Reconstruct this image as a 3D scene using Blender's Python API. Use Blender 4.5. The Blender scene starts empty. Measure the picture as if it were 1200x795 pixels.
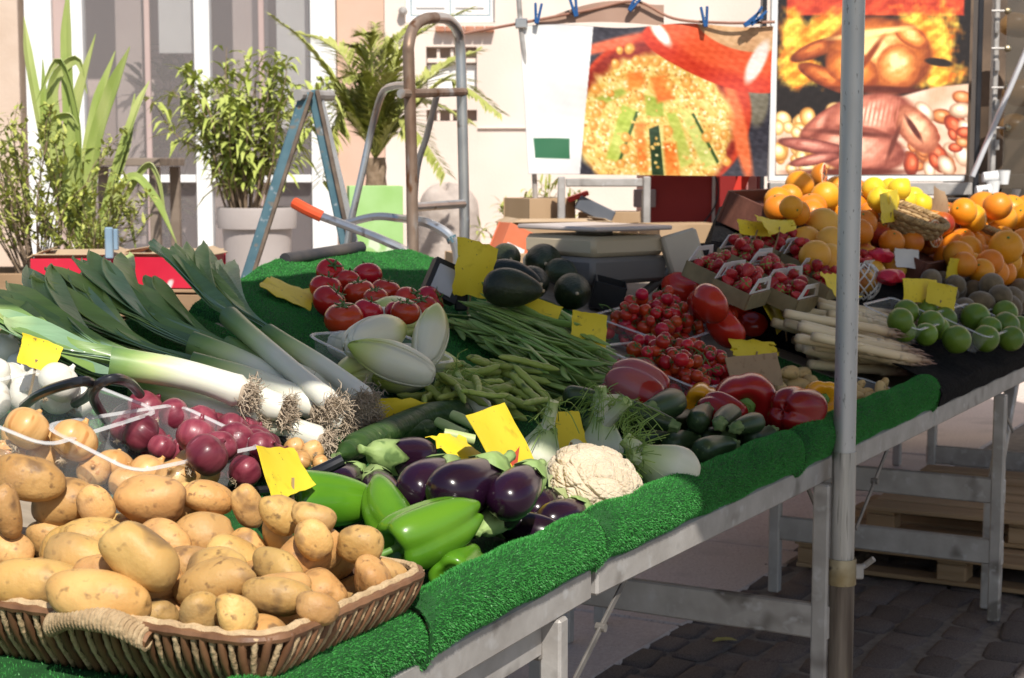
import bpy, bmesh, math, random
import numpy as np
from mathutils import Vector, Matrix
random.seed(11)
rng = np.random.default_rng(11)
SC = bpy.context.scene
COL = SC.collection
R = math.radians

# ---------------------------------------------------------------- camera
FPX, HOR, CAMH = 1950.0, R(6.07), 1.30
cam_data = bpy.data.cameras.new('camera')
cam = bpy.data.objects.new('camera', cam_data); COL.objects.link(cam)
cam.location = (0, 0, CAMH); cam.rotation_euler = (R(90) - HOR, 0, 0)
cam_data.sensor_width = 36; cam_data.lens = 36 * FPX / 1200
cam_data.clip_end = 400; cam_data.clip_start = .05
cam_data.dof.use_dof = True; cam_data.dof.focus_distance = 2.5; cam_data.dof.aperture_fstop = 13.0
SC.camera = cam

# ---------------------------------------------------------------- light
SUN_EL, SUN_AZ = R(47), R(14)        # the sun stands behind the camera, a little to its right
w_ = bpy.data.worlds.new('World'); SC.world = w_; w_.use_nodes = True
nt = w_.node_tree; bg = nt.nodes['Background']
sky = nt.nodes.new('ShaderNodeTexSky'); sky.sky_type = 'NISHITA'; sky.sun_disc = False
sky.sun_elevation = SUN_EL; sky.sun_rotation = R(180) - SUN_AZ
nt.links.new(sky.outputs[0], bg.inputs[0]); bg.inputs[1].default_value = 0.085
sun_d = bpy.data.lights.new('sun', 'SUN'); sun_d.energy = 4.3; sun_d.angle = R(.53); sun_d.color = (1, .945, .86)
sun = bpy.data.objects.new('sun', sun_d); COL.objects.link(sun)
LDIR = Vector((-math.sin(SUN_AZ) * math.cos(SUN_EL), math.cos(SUN_AZ) * math.cos(SUN_EL), -math.sin(SUN_EL)))
sun.rotation_euler = LDIR.to_track_quat('-Z', 'Y').to_euler(); sun.location = (3, -4, 8)
SC.view_settings.view_transform = 'Standard'; SC.view_settings.look = 'None'
SC.view_settings.exposure = 0.36; SC.view_settings.gamma = 1
SC.cycles.use_denoising = True
SC.cycles.max_bounces = 6; SC.cycles.transparent_max_bounces = 12

# ---------------------------------------------------------------- picture <-> place
CC = np.array([0, 0, CAMH])
FW = np.array([0, math.cos(HOR), -math.sin(HOR)]); UP = np.array([0, math.sin(HOR), math.cos(HOR)]); RT = np.array([1., 0, 0])
def ray(x, y): return RT * (x - 600) / FPX - UP * (y - 397.5) / FPX + FW
def at_z(x, y, z): d = ray(x, y); return CC + d * (z - CAMH) / d[2]
def at_y(x, y, Y): d = ray(x, y); return CC + d * Y / d[1]
def depth(P): return (np.asarray(P) - CC) @ FW
class Frame:                                   # a tilted table surface: U along the row, V up the slope, N its normal
    def __init__(s, O, yaw, tilt):
        a, t = R(yaw), R(tilt)
        s.U = np.array([math.sin(a), math.cos(a), 0]); s.Vh = np.array([-math.cos(a), math.sin(a), 0])
        s.V = s.Vh * math.cos(t) + np.array([0, 0, math.sin(t)]); s.N = np.cross(s.U, s.V); s.O = np.array(O, float)
        m = np.eye(4); m[:3, 0], m[:3, 1], m[:3, 2], m[:3, 3] = s.U, s.V, s.N, s.O
        s.M = Matrix(m.tolist())
    def tp(s, x, y, h=0.):
        d = ray(x, y); return CC + d * (((s.O - CC) @ s.N + h) / (d @ s.N))
    def loc(s, P): d = np.asarray(P) - s.O; return np.array([d @ s.U, d @ s.V, d @ s.N])
    def w(s, a, b, h=0.): return s.O + s.U * a + s.V * b + s.N * h
P0 = at_z(697, 662, .703)
F1 = Frame(P0 + [0, 0, -.005], 26.0, 16.5)
F1h = Frame(P0 + [0, 0, .035], 26.0, 0)
F2 = Frame(P0 + [0, 0, -.005], 29.6, 16.5)
F3 = Frame(P0 + [0, 0, .075], 29.6, 22)
F3.rim = 0; F1.rim = F2.rim = 1.; F1h.rim = .2
FG = Frame([P0[0], P0[1], 0], 29.6, 0)         # the ground, squared to the row

# ---------------------------------------------------------------- materials
def mat(name, c, c2=None, sc=6, rough=.5, metal=0, coat=0, sss=0, bump=0, bsc=40, rnd=0, hue=0, stretch=None,
        alpha=1, spec=.36, grad=None, gax=0, speck=None, detail=3, lo=.35, hi=.65, trans=0, coord='Object', sheen=0, dist=.01):
    m = bpy.data.materials.new(name); m.use_nodes = True; n = m.node_tree.nodes; l = m.node_tree.links
    b = n['Principled BSDF']; I = b.inputs
    I['Roughness'].default_value = rough; I['Metallic'].default_value = metal; I['Specular IOR Level'].default_value = spec
    I['Coat Weight'].default_value = coat * .55; I['Coat Roughness'].default_value = .12; I['Alpha'].default_value = alpha
    I['Transmission Weight'].default_value = trans
    if sheen: I['Sheen Weight'].default_value = sheen
    if sss: I['Subsurface Weight'].default_value = sss; I['Subsurface Radius'].default_value = (.6, .3, .12); I['Subsurface Scale'].default_value = .02
    tc = n.new('ShaderNodeTexCoord'); oi = n.new('ShaderNodeObjectInfo')
    ad = n.new('ShaderNodeVectorMath'); ad.operation = 'MULTIPLY_ADD'
    ad.inputs[1].default_value = stretch or (1, 1, 1)
    cb = n.new('ShaderNodeCombineXYZ'); ml = n.new('ShaderNodeMath'); ml.operation = 'MULTIPLY'; ml.inputs[1].default_value = 9.7
    l.new(oi.outputs['Random'], ml.inputs[0])
    for k in range(3): l.new(ml.outputs[0], cb.inputs[k])
    l.new(tc.outputs[coord], ad.inputs[0]); l.new(cb.outputs[0], ad.inputs[2])
    vec = ad.outputs[0]
    col = None
    def rgb(cc): return (cc[0], cc[1], cc[2], 1)
    if grad:
        sp = n.new('ShaderNodeSeparateXYZ'); l.new(tc.outputs['Generated'], sp.inputs[0])
        nz = n.new('ShaderNodeTexNoise'); nz.inputs['Scale'].default_value = sc; l.new(vec, nz.inputs['Vector'])
        ma = n.new('ShaderNodeMath'); ma.operation = 'MULTIPLY_ADD'; ma.inputs[1].default_value = .16; l.new(nz.outputs[0], ma.inputs[0]); 
        sb = n.new('ShaderNodeMath'); sb.operation = 'SUBTRACT'; sb.inputs[1].default_value = .08; l.new(sp.outputs[gax], sb.inputs[0]); l.new(sb.outputs[0], ma.inputs[2])
        rp = n.new('ShaderNodeValToRGB'); e = rp.color_ramp.elements
        e[0].position = grad[0][0]; e[0].color = rgb(grad[0][1]); e[1].position = grad[-1][0]; e[1].color = rgb(grad[-1][1])
        for p, cc in grad[1:-1]: x = e.new(p); x.color = rgb(cc)
        l.new(ma.outputs[0], rp.inputs[0]); col = rp.outputs[0]
    if c2 is not None or col is None:
        nz = n.new('ShaderNodeTexNoise'); nz.inputs['Scale'].default_value = sc; nz.inputs['Detail'].default_value = detail; l.new(vec, nz.inputs['Vector'])
        rp = n.new('ShaderNodeValToRGB'); e = rp.color_ramp.elements
        e[0].position = lo; e[0].color = rgb(c); e[1].position = hi; e[1].color = rgb(c2 if c2 is not None else c)
        l.new(nz.outputs[0], rp.inputs[0])
        if col is None: col = rp.outputs[0]
        else:
            mx = n.new('ShaderNodeMix'); mx.data_type = 'RGBA'; mx.blend_type = 'MULTIPLY'; mx.inputs[0].default_value = 1
            l.new(col, mx.inputs[6]); l.new(rp.outputs[0], mx.inputs[7]); col = mx.outputs[2]
    for sk in ([speck] if speck and not isinstance(speck, list) else speck or []):
        scol, ssc, lo2, hi2 = sk
        nz = n.new('ShaderNodeTexNoise'); nz.inputs['Scale'].default_value = ssc; nz.inputs['Detail'].default_value = 2; l.new(vec, nz.inputs['Vector'])
        rp = n.new('ShaderNodeValToRGB'); e = rp.color_ramp.elements
        e[0].position = lo2; e[0].color = (0, 0, 0, 1); e[1].position = hi2; e[1].color = (1, 1, 1, 1); l.new(nz.outputs[0], rp.inputs[0])
        mx = n.new('ShaderNodeMix'); mx.data_type = 'RGBA'; l.new(rp.outputs[0], mx.inputs[0]); l.new(col, mx.inputs[6]); mx.inputs[7].default_value = rgb(scol); col = mx.outputs[2]
    if rnd or hue:
        hs = n.new('ShaderNodeHueSaturation'); l.new(col, hs.inputs['Color'])
        mr = n.new('ShaderNodeMapRange'); mr.inputs[3].default_value = 1 - rnd; mr.inputs[4].default_value = 1 + rnd; l.new(oi.outputs['Random'], mr.inputs[0]); l.new(mr.outputs[0], hs.inputs['Value'])
        if hue:
            m2 = n.new('ShaderNodeMath'); m2.operation = 'FRACT'; m3 = n.new('ShaderNodeMath'); m3.operation = 'MULTIPLY'; m3.inputs[1].default_value = 7.31
            l.new(oi.outputs['Random'], m3.inputs[0]); l.new(m3.outputs[0], m2.inputs[0])
            mh = n.new('ShaderNodeMapRange'); mh.inputs[3].default_value = .5 - hue; mh.inputs[4].default_value = .5 + hue; l.new(m2.outputs[0], mh.inputs[0]); l.new(mh.outputs[0], hs.inputs['Hue'])
        col = hs.outputs[0]
    l.new(col, I['Base Color'])
    if bump:
        nb = n.new('ShaderNodeTexNoise'); nb.inputs['Scale'].default_value = bsc; nb.inputs['Detail'].default_value = 4; l.new(vec, nb.inputs['Vector'])
        bp = n.new('ShaderNodeBump'); bp.inputs['Strength'].default_value = bump; bp.inputs['Distance'].default_value = dist; l.new(nb.outputs[0], bp.inputs['Height']); l.new(bp.outputs[0], I['Normal'])
    return m
def mat_vcol(name, rough=.45, back=None):      # flat print: colours carried by the print itself
    m = bpy.data.materials.new(name); m.use_nodes = True; n = m.node_tree.nodes; l = m.node_tree.links; b = n['Principled BSDF']
    a = n.new('ShaderNodeVertexColor'); a.layer_name = 'print'; l.new(a.outputs[0], b.inputs['Base Color']); b.inputs['Roughness'].default_value = rough
    return m

# ---------------------------------------------------------------- mesh building
def nrm(v): v = np.asarray(v, float); return v / (np.linalg.norm(v) + 1e-12)
def lump(P, amp, freq, seed, n=7):             # smooth random swelling
    g = np.random.default_rng(seed); k = g.normal(size=(n, 3)) * freq; ph = g.uniform(0, 6.28, n)
    return amp * np.sin(P @ k.T + ph).sum(1) / math.sqrt(n)
def catmull(pts, n):
    P = np.asarray(pts, float); P = np.vstack([2 * P[0] - P[1], P, 2 * P[-1] - P[-2]]); out = []
    m = len(P) - 3
    for t in np.linspace(0, m - 1e-6, n):
        i = int(t); u = t - i; a, b, c, d = P[i:i + 4]
        out.append(.5 * (2 * b + (c - a) * u + (2 * a - 5 * b + 4 * c - d) * u * u + (3 * b - a - 3 * c + d) * u ** 3))
    return np.array(out)
class MB:
    def __init__(s): s.v = []; s.f = []; s.n = 0
    def add(s, V, F):
        V = np.asarray(V, float); s.v.append(V); o = s.n; s.f += [tuple(i + o for i in f) for f in F]; s.n += len(V); return s
    def box(s, c, size, M=None, b=None):
        c = np.asarray(c, float); h = np.asarray(size, float) / 2
        if b is None: b = min(.004, h.min() * .35)
        V = []; idx = {}
        for i in range(8):
            sg = np.array([1 if i & 1 else -1, 1 if i & 2 else -1, 1 if i & 4 else -1])
            for a in range(3):
                q = h - b; q[a] = h[a]; idx[(i, a)] = len(V); V.append(sg * q)
        V = np.array(V); F = []
        for a in range(3):
            o = [k for k in range(3) if k != a]
            for sg in (0, 1):
                base = sg << a; F.append([idx[(base | x << o[0] | y << o[1], a)] for x, y in ((0, 0), (1, 0), (1, 1), (0, 1))])
            for x in (0, 1):
                for y in (0, 1):
                    c1 = x << o[0] | y << o[1]; c2 = c1 | 1 << a
                    F.append([idx[(c1, o[0])], idx[(c2, o[0])], idx[(c2, o[1])], idx[(c1, o[1])]])
        for i in range(8): F.append([idx[(i, 0)], idx[(i, 1)], idx[(i, 2)]])
        if M is not None: V = V @ np.asarray(M)[:3, :3].T
        return s.add(V + c, F)
    def tube(s, pts, r, seg=8, cap=True, flat=1., up=None, closed=False, twist=0):
        P = np.asarray(pts, float); n = len(P); r = np.broadcast_to(np.asarray(r, float), (n,))
        T = np.gradient(P, axis=0) if not closed else np.roll(P, -1, 0) - np.roll(P, 1, 0)
        T /= np.linalg.norm(T, axis=1)[:, None] + 1e-12
        u = nrm(np.cross(T[0], up if up is not None else ([0, 0, 1] if abs(T[0][2]) < .9 else [1, 0, 0])))
        V = []; ph = np.linspace(0, 2 * np.pi, seg, endpoint=False)
        for i in range(n):
            u = nrm(u - T[i] * (u @ T[i])); v = np.cross(T[i], u); p = ph + twist * i
            V.append(P[i] + r[i] * (np.cos(p)[:, None] * u + flat * np.sin(p)[:, None] * v))
        F = []
        for i in range(n if closed else n - 1):
            j = (i + 1) % n
            for k in range(seg): k2 = (k + 1) % seg; F.append((i * seg + k, i * seg + k2, j * seg + k2, j * seg + k))
        V = np.vstack(V)
        if cap and not closed: F += [tuple(range(seg))[::-1], tuple((n - 1) * seg + k for k in range(seg))]
        return s.add(V, F)
    def lathe(s, prof, seg=16, fn=None, ax=0):  # prof: (along, radius); axis X by default
        pr = np.asarray(prof, float); n = len(pr); ph = np.linspace(0, 2 * np.pi, seg, endpoint=False)
        V = np.zeros((n, seg, 3)); V[:, :, 0] = pr[:, 0][:, None]
        V[:, :, 1] = pr[:, 1][:, None] * np.cos(ph); V[:, :, 2] = pr[:, 1][:, None] * np.sin(ph)
        if fn is not None: V = fn(V, np.linspace(0, 1, n)[:, None], ph[None, :])
        V = V.reshape(-1, 3)
        if ax == 2: V = V[:, [1, 2, 0]]
        F = []
        for i in range(n - 1):
            for k in range(seg): k2 = (k + 1) % seg; F.append((i * seg + k, (i + 1) * seg + k, (i + 1) * seg + k2, i * seg + k2))
        F.append(tuple(range(seg))); F.append(tuple((n - 1) * seg + k for k in range(seg))[::-1])
        return s.add(V, F)
    def grid(s, G):                            # (a,b,3) points
        G = np.asarray(G, float); a, b = G.shape[:2]
        return s.add(G.reshape(-1, 3), [(i * b + j, (i + 1) * b + j, (i + 1) * b + j + 1, i * b + j + 1) for i in range(a - 1) for j in range(b - 1)])
    def slab(s, G, t):                         # a sheet with thickness
        G = np.asarray(G, float); a, b = G.shape[:2]
        du = np.gradient(G, axis=0); dv = np.gradient(G, axis=1); N = np.cross(du, dv); N /= np.linalg.norm(N, axis=2)[..., None] + 1e-12
        A = G + N * t / 2; B = G - N * t / 2; F = []; o = a * b
        for i in range(a - 1):
            for j in range(b - 1):
                q = (i * b + j, (i + 1) * b + j, (i + 1) * b + j + 1, i * b + j + 1); F.append(q); F.append(tuple(o + k for k in q[::-1]))
        ed = [(i, 0) for i in range(a)] + [(a - 1, j) for j in range(1, b)] + [(i, b - 1) for i in range(a - 2, -1, -1)] + [(0, j) for j in range(b - 2, 0, -1)]
        ed = [i * b + j for i, j in ed]
        for k in range(len(ed)): x, y = ed[k], ed[(k + 1) % len(ed)]; F.append((x, y, o + y, o + x))
        return s.add(np.vstack([A.reshape(-1, 3), B.reshape(-1, 3)]), F)
    def mesh(s, name, m, smooth=True, fix=True, sharp=None):
        V = np.vstack(s.v); me = bpy.data.meshes.new(name); me.from_pydata(V.tolist(), [], s.f)
        if fix and len(s.f) < 30000:
            b = bmesh.new(); b.from_mesh(me); bmesh.ops.recalc_face_normals(b, faces=b.faces); b.to_mesh(me); b.free()
        for q in (m if isinstance(m, (list, tuple)) else [m]): me.materials.append(q)
        me.polygons.foreach_set('use_smooth', [smooth] * len(me.polygons))
        if smooth and sharp: me.set_sharp_from_angle(angle=R(sharp))
        me.update(); return me
    def build(s, name, m, parent=None, smooth=True, sharp=35, **k):
        return obj(name, s.mesh(name, m, smooth, sharp=sharp, **k), parent)
def obj(name, me, parent=None, M=None):
    o = bpy.data.objects.new(name, me); COL.objects.link(o)
    if M is not None: o.matrix_world = M
    if parent is not None: o.parent = parent
    return o
def empty(name, M=None):
    o = bpy.data.objects.new(name, None); COL.objects.link(o); o.empty_display_size = .05
    if M is not None: o.matrix_world = M if isinstance(M, Matrix) else Matrix.Translation(Vector(M))
    return o
def tag(o, label=None, cat=None, group=None, kind=None):
    if label: o['label'] = label
    if cat: o['category'] = cat
    if group: o['group'] = group
    if kind: o['kind'] = kind
    return o
def frame3(x, z):                              # rotation with X along x and Z near z
    x = nrm(x); z = np.asarray(z, float); z = nrm(z - x * (z @ x)); y = np.cross(z, x); return np.stack([x, y, z], 1)
def m4(Rm, loc, sc=1.):
    m = np.eye(4); m[:3, :3] = np.asarray(Rm) * sc; m[:3, 3] = loc; return Matrix(m.tolist())
def rot_rand(g=rng):
    q = nrm(g.normal(size=4)); w, x, y, z = q
    return np.array([[1 - 2 * (y * y + z * z), 2 * (x * y - z * w), 2 * (x * z + y * w)], [2 * (x * y + z * w), 1 - 2 * (x * x + z * z), 2 * (y * z - x * w)], [2 * (x * z - y * w), 2 * (y * z + x * w), 1 - 2 * (x * x + y * y)]])
def rotx(a): c, s = math.cos(a), math.sin(a); return np.array([[1, 0, 0], [0, c, -s], [0, s, c]])
def rotz(a): c, s = math.cos(a), math.sin(a); return np.array([[c, -s, 0], [s, c, 0], [0, 0, 1]])
def roty(a): c, s = math.cos(a), math.sin(a); return np.array([[c, 0, s], [0, 1, 0], [-s, 0, c]])

# ---------------------------------------------------------------- resting things on each other
PL = np.zeros((0, 3)); PR = np.zeros(0)
def occupy(P, r):
    global PL, PR
    PL = np.vstack([PL, np.atleast_2d(P)]); PR = np.concatenate([PR, np.atleast_1d(r)])
class Kind:                                    # variants: list of [(part name or None, mesh, [(sub, mesh)])]; prox: spheres; D: nominal size
    def __init__(s, name, cat, variants, prox, D): s.name, s.cat, s.vs, s.prox, s.D = name, cat, variants, np.array(prox, float), D
def inst(kind, M, label, group=None, v=None, name=None):
    parts = kind.vs[random.randrange(len(kind.vs)) if v is None else v % len(kind.vs)]
    if len(parts) == 1 and not parts[0][2]: o = obj(name or kind.name, parts[0][1], None, M)
    else:
        o = empty(name or kind.name, M)
        for pn, me, subs in parts:
            c = obj(pn, me, o)
            for sn, sm in subs: obj(sn, sm, c)
    return tag(o, label, kind.cat, group)
def free(C, r, F, base, gap, near):
    fl = 0. if F.rim == 0 else F.rim * np.interp((C - F.O) @ F.V, [-.03, .0, .024, .045, .06, .075], [.05, .065, .082, .07, .03, 0])
    if ((C - F.O) @ F.N - r * .96 - base - fl).min() < 0: return False
    if len(near[1]) == 0: return True
    d = np.linalg.norm(C[:, None] - near[0][None], axis=2); return bool((d - gap * (r[:, None] + near[1][None])).min() >= 0)
def place(F, kind, px, py, size, label, group=None, ang=None, pitch=0, roll=None, Rm=None, base=0., v=None, gap=.93, face=None, hmax=.45, wmax=None, smax=None):
    """Put a thing where the picture shows it: along the line of sight, at the first height where it rests clear of what is there."""
    h0 = base
    while wmax is not None and h0 < hmax and (F.loc(F.tp(px, py, h0))[1] > wmax or F.loc(F.tp(px, py, h0))[0] > smax): h0 += .004
    c0 = F.tp(px, py, h0 + .03); sc = size * depth(c0) / FPX / kind.D
    if Rm is None:
        if face is not None: Rm = frame3(face, F.N)
        elif ang is not None:
            a = R(ang); q = nrm(F.tp(px + 12 * math.cos(a), py + 12 * math.sin(a), base + .03) - c0)
            Rm = frame3(q * math.cos(R(pitch)) + F.N * math.sin(R(pitch)), F.N)
        else: Rm = rot_rand()
        Rm = Rm @ rotx(rng.uniform(0, 6.28) if roll is None else R(roll))
    Q = (kind.prox[:, :3] * sc) @ np.asarray(Rm).T; r = kind.prox[:, 3] * sc
    m = np.linalg.norm(PL - c0, axis=1) < 1.0; near = (PL[m], PR[m])
    h = h0; loc = None
    while h < hmax:
        loc = F.tp(px, py, h)
        if free(Q + loc, r, F, base, gap, near): break
        h += .004
    k = min(1., depth(loc) / depth(c0)); Q, r, sc = Q * k, r * k, sc * k
    occupy(Q + loc, r); return inst(kind, m4(Rm, loc, sc), label, group, v)
def drop(F, kind, n, region, label, group=None, sc=(.9, 1.1), base=0., cand=6, rot=None, gap=.93, hmax=.4, axis='N'):
    """Let n things fall one by one into a region of the table (a function giving a random (s, w)) and keep the lowest spot tried."""
    out = []
    for i in range(n):
        best = None
        for _ in range(cand):
            s_, w_ = region(); k = rng.uniform(*sc); Rm = rot() if rot else rot_rand()
            Q = (kind.prox[:, :3] * k) @ np.asarray(Rm).T; r = kind.prox[:, 3] * k
            b = F.w(s_, w_); m = np.linalg.norm(PL - b, axis=1) < .6; A, B = PL[m], PR[m]
            C = Q + b; h = (base + r * .97 - (C - F.O) @ F.N).max()
            if len(B):
                d = A[None] - C[:, None]; dn = d @ F.N; lat2 = (d ** 2).sum(2) - dn ** 2; RR = (gap * (r[:, None] + B[None])) ** 2
                ok = lat2 < RR
                if ok.any(): h = max(h, (dn + np.sqrt(np.maximum(RR - lat2, 0)))[ok].max())
            if best is None or h < best[0]: best = (h, b + F.N * h, Rm, k, Q, r)
        h, loc, Rm, k, Q, r = best
        if h > (hmax(*F.loc(loc)[:2]) if callable(hmax) else hmax): continue
        occupy(Q + loc, r); out.append(inst(kind, m4(Rm, loc, k), label, group))
    return out
def quadreg(F, pts, h=.03):                    # random spots inside a picture quad laid on the table
    q = [F.loc(F.tp(x, y, h))[:2] for x, y in pts]
    def f():
        a, b = rng.uniform(size=2); p = (q[0] * (1 - a) + q[1] * a) * (1 - b) + (q[3] * (1 - a) + q[2] * a) * b; return p[0], p[1]
    return f
# ================================================================ the setting
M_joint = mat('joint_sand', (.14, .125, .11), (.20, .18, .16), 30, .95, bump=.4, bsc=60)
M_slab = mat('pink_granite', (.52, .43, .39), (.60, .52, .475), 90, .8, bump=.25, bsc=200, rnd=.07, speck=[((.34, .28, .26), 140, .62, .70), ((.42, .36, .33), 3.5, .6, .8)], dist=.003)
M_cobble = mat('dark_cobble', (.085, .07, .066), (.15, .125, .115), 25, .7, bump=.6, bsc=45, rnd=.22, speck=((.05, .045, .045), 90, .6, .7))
M_conc = mat('terrace_concrete', (.42, .37, .33), (.55, .49, .44), 5, .9, bump=.3, bsc=60)
M_wall = mat('pink_render', (.74, .63, .55), (.78, .67, .59), 3, .9, bump=.15, bsc=90, speck=((.68, .56, .48), 1.2, .55, .8))
M_peach = mat('peach_render', (.60, .40, .30), (.64, .44, .34), 3, .9, bump=.15, bsc=90)
M_white = mat('white_paint', (.74, .74, .73), (.80, .80, .79), 5, .45, bump=.05)
M_steel = mat('galvanised_steel', (.37, .345, .32), (.47, .445, .42), 14, .55, metal=.4, bump=.1, bsc=60, speck=[((.20, .18, .16), 9, .62, .72), ((.52, .51, .50), 30, .6, .75)])
M_alu = mat('dull_aluminium', (.50, .50, .50), (.60, .595, .59), 10, .42, metal=.6, stretch=(1, 1, .3), speck=[((.26, .25, .24), 170, .66, .72), ((.40, .38, .36), 12, .6, .8)])
M_dark = mat('black_plastic', (.012, .012, .013), (.022, .022, .024), 12, .45)
M_cloth = mat('black_cloth', (.006, .006, .007), (.014, .014, .015), 60, .95, bump=.8, bsc=120, spec=.08)

gm = MB(); gm.grid([[(x, y, -.012) for y in np.linspace(-20, 120, 8)] for x in np.linspace(-90, 90, 8)])
tag(gm.build('ground', M_joint, smooth=False), kind='structure')
ground = bpy.data.objects['ground']
# stone slabs behind the table row, cobbles on the customers' side
def piece(name, cx, cy, sx, sy, t, m, top, seed, lumpy=0., ang=0, parent=ground):
    b = MB(); b.box((0, 0, 0), (sx, sy, t), b=min(.006, sx * .1))
    V = b.v[0]
    if lumpy: V += np.stack([lump(V * 14, lumpy, 1, seed), lump(V * 14, lumpy, 1, seed + 1), lump(V * 10, lumpy * .5, 1, seed + 2)], 1)
    P = FG.w(cx, cy, top - t / 2)
    o = obj(name, b.mesh(name, m, False), parent, m4(np.stack([FG.U, FG.Vh, [0, 0, 1]], 1) @ rotz(ang), P)); return o
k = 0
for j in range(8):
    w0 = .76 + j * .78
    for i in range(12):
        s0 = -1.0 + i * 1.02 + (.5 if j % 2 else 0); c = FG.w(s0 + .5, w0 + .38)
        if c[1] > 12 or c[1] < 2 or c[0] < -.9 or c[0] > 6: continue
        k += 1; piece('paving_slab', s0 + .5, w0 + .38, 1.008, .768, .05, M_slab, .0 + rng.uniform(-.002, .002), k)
rows = np.arange(-.72, .74, .118); k = 0
cob = [piece.__name__]
cmesh = []
for v in range(14):
    b = MB(); b.box((0, 0, 0), (1, 1, 1), b=.13); V = b.v[0]
    V += np.stack([lump(V * 3, .07, 1, v), lump(V * 3, .07, 1, v + 50), lump(V * 3, .05, 1, v + 90)], 1); cmesh.append(b.mesh('cobble', M_cobble, True, sharp=50))
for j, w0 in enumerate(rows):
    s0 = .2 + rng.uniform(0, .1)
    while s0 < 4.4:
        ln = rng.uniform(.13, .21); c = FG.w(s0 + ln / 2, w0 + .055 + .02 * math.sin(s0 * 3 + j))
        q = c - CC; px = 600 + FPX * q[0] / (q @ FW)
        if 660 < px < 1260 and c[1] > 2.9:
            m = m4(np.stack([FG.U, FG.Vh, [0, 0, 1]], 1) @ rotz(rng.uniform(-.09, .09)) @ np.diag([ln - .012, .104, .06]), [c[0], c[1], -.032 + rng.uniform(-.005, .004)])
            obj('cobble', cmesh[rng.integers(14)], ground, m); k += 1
        s0 += ln
# raised terrace with a kerb in front of the houses
TZ = .35
b = MB(); b.box((-4.2, 9.6, TZ / 2 - .01), (9.4, 6.2, TZ), b=.012); tag(b.build('terrace', M_conc, smooth=False), kind='structure')

# ---------------------------------------------------------------- houses
YF = 11.0
def fx(px): return at_y(px, 200, YF)[0]
def fz(py): return at_y(600, py, YF)[2]
house = empty('house', (fx(600), YF, 0)); tag(house, 'pale pink rendered house with small grille window behind the stall', 'house')
def part(o, name, m, boxes, smooth=False, **k):
    b = MB(); L = np.array(o.location)
    for (x0, x1, y0, y1, z0, z1) in boxes: b.box(np.array([(x0 + x1) / 2, (y0 + y1) / 2, (z0 + z1) / 2]) - L, (x1 - x0, y1 - y0, z1 - z0), **k)
    return b.build(name, m, o, smooth=smooth)
xa, xb = fx(452), 9.0
gx0, gx1, gz0, gz1 = fx(500), fx(559), fz(106), fz(55)
vx0, vx1, vz0, vz1 = fx(476), fx(580), fz(26), fz(-130)
lx0, lx1, lz0, lz1 = fx(500), fx(559), fz(142), fz(129)
part(house, 'wall', M_wall, [(xa, gx0, YF, YF + .3, 0, fz(27)), (gx1, xb, YF, YF + .3, 0, fz(27)), (gx0, gx1, YF, YF + .3, gz1, fz(27)), (gx0, gx1, YF, YF + .3, lz1, gz0), (gx0, gx1, YF, YF + .3, 0, lz0),
     (xa, vx0, YF, YF + .3, fz(27), 6), (vx1, xb, YF, YF + .3, fz(27), 6), (vx0, vx1, YF, YF + .3, vz1, 6)], b=.0005)
part(house, 'peach_wall', M_peach, [(fx(396), xa - .002, YF + .02, YF + .3, 0, 6)])
part(house, 'moulding', M_wall, [(fx(560), xb, YF - .02, YF - .002, fz(151), fz(149))])
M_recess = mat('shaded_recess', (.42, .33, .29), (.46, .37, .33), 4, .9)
M_glass = mat('window_glass', (.30, .27, .27), None, 4, .04, alpha=.28, spec=.8)
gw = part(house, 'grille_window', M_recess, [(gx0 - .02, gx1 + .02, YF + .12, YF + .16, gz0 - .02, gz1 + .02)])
part(house, 'shutter_panel', M_white, [(gx0 + .004, gx1 - .004, YF + .075, YF + .11, gz0 + .002, fz(75))])
bars = MB()
for px in (514, 530, 544): 
    b = MB(); b.box((fx(px) - house.location.x, .045, (fz(58) + fz(75)) / 2), (.022, .03, fz(56) - fz(75))); o = b.build('grille_bar', M_wall, house, smooth=False)
for py in (71,):
    b = MB(); b.box(((gx0 + gx1) / 2 - house.location.x, .045, fz(py)), (gx1 - gx0 - .01, .034, .03)); b.build('grille_bar', M_wall, house, smooth=False)
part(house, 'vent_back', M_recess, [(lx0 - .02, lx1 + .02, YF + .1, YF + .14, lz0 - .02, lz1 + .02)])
for px in (514, 529, 544):
    b = MB(); b.box((fx(px) - house.location.x, .045, (lz0 + lz1) / 2), (.02, .05, lz1 - lz0 - .004)); b.build('vent_bar', M_wall, house, smooth=False)
vw = part(house, 'window', M_white, [(vx0, vx0 + .03, YF + .05, YF + .1, vz0, vz1), (vx1 - .03, vx1, YF + .05, YF + .1, vz0, vz1), (vx0 + .031, vx1 - .031, YF + .05, YF + .1, vz0, vz0 + .04)])
for i in range(2):
    x0 = vx0 + .035 + i * (vx1 - vx0 - .07) / 2; b = MB()
    b.box((x0 + (vx1 - vx0 - .07) / 4 - house.location.x, .08, (vz0 + vz1) / 2 + .02), ((vx1 - vx0 - .07) / 2 - .008, .03, vz1 - vz0 - .06)); sp = b.build('shutter', M_white, house, smooth=False)
    for j in range(12):
        b = MB(); b.box((x0 + (vx1 - vx0 - .07) / 4 - house.location.x, .06, vz0 + .12 + j * .07), ((vx1 - vx0 - .07) / 2 - .07, .014, .05), roty(0)); b.build('slat', M_white, sp, smooth=False)
M_brick = mat('brick_sill', (.42, .17, .10), (.52, .25, .16), 20, .85, bump=.3)
nb_ = 6
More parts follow.
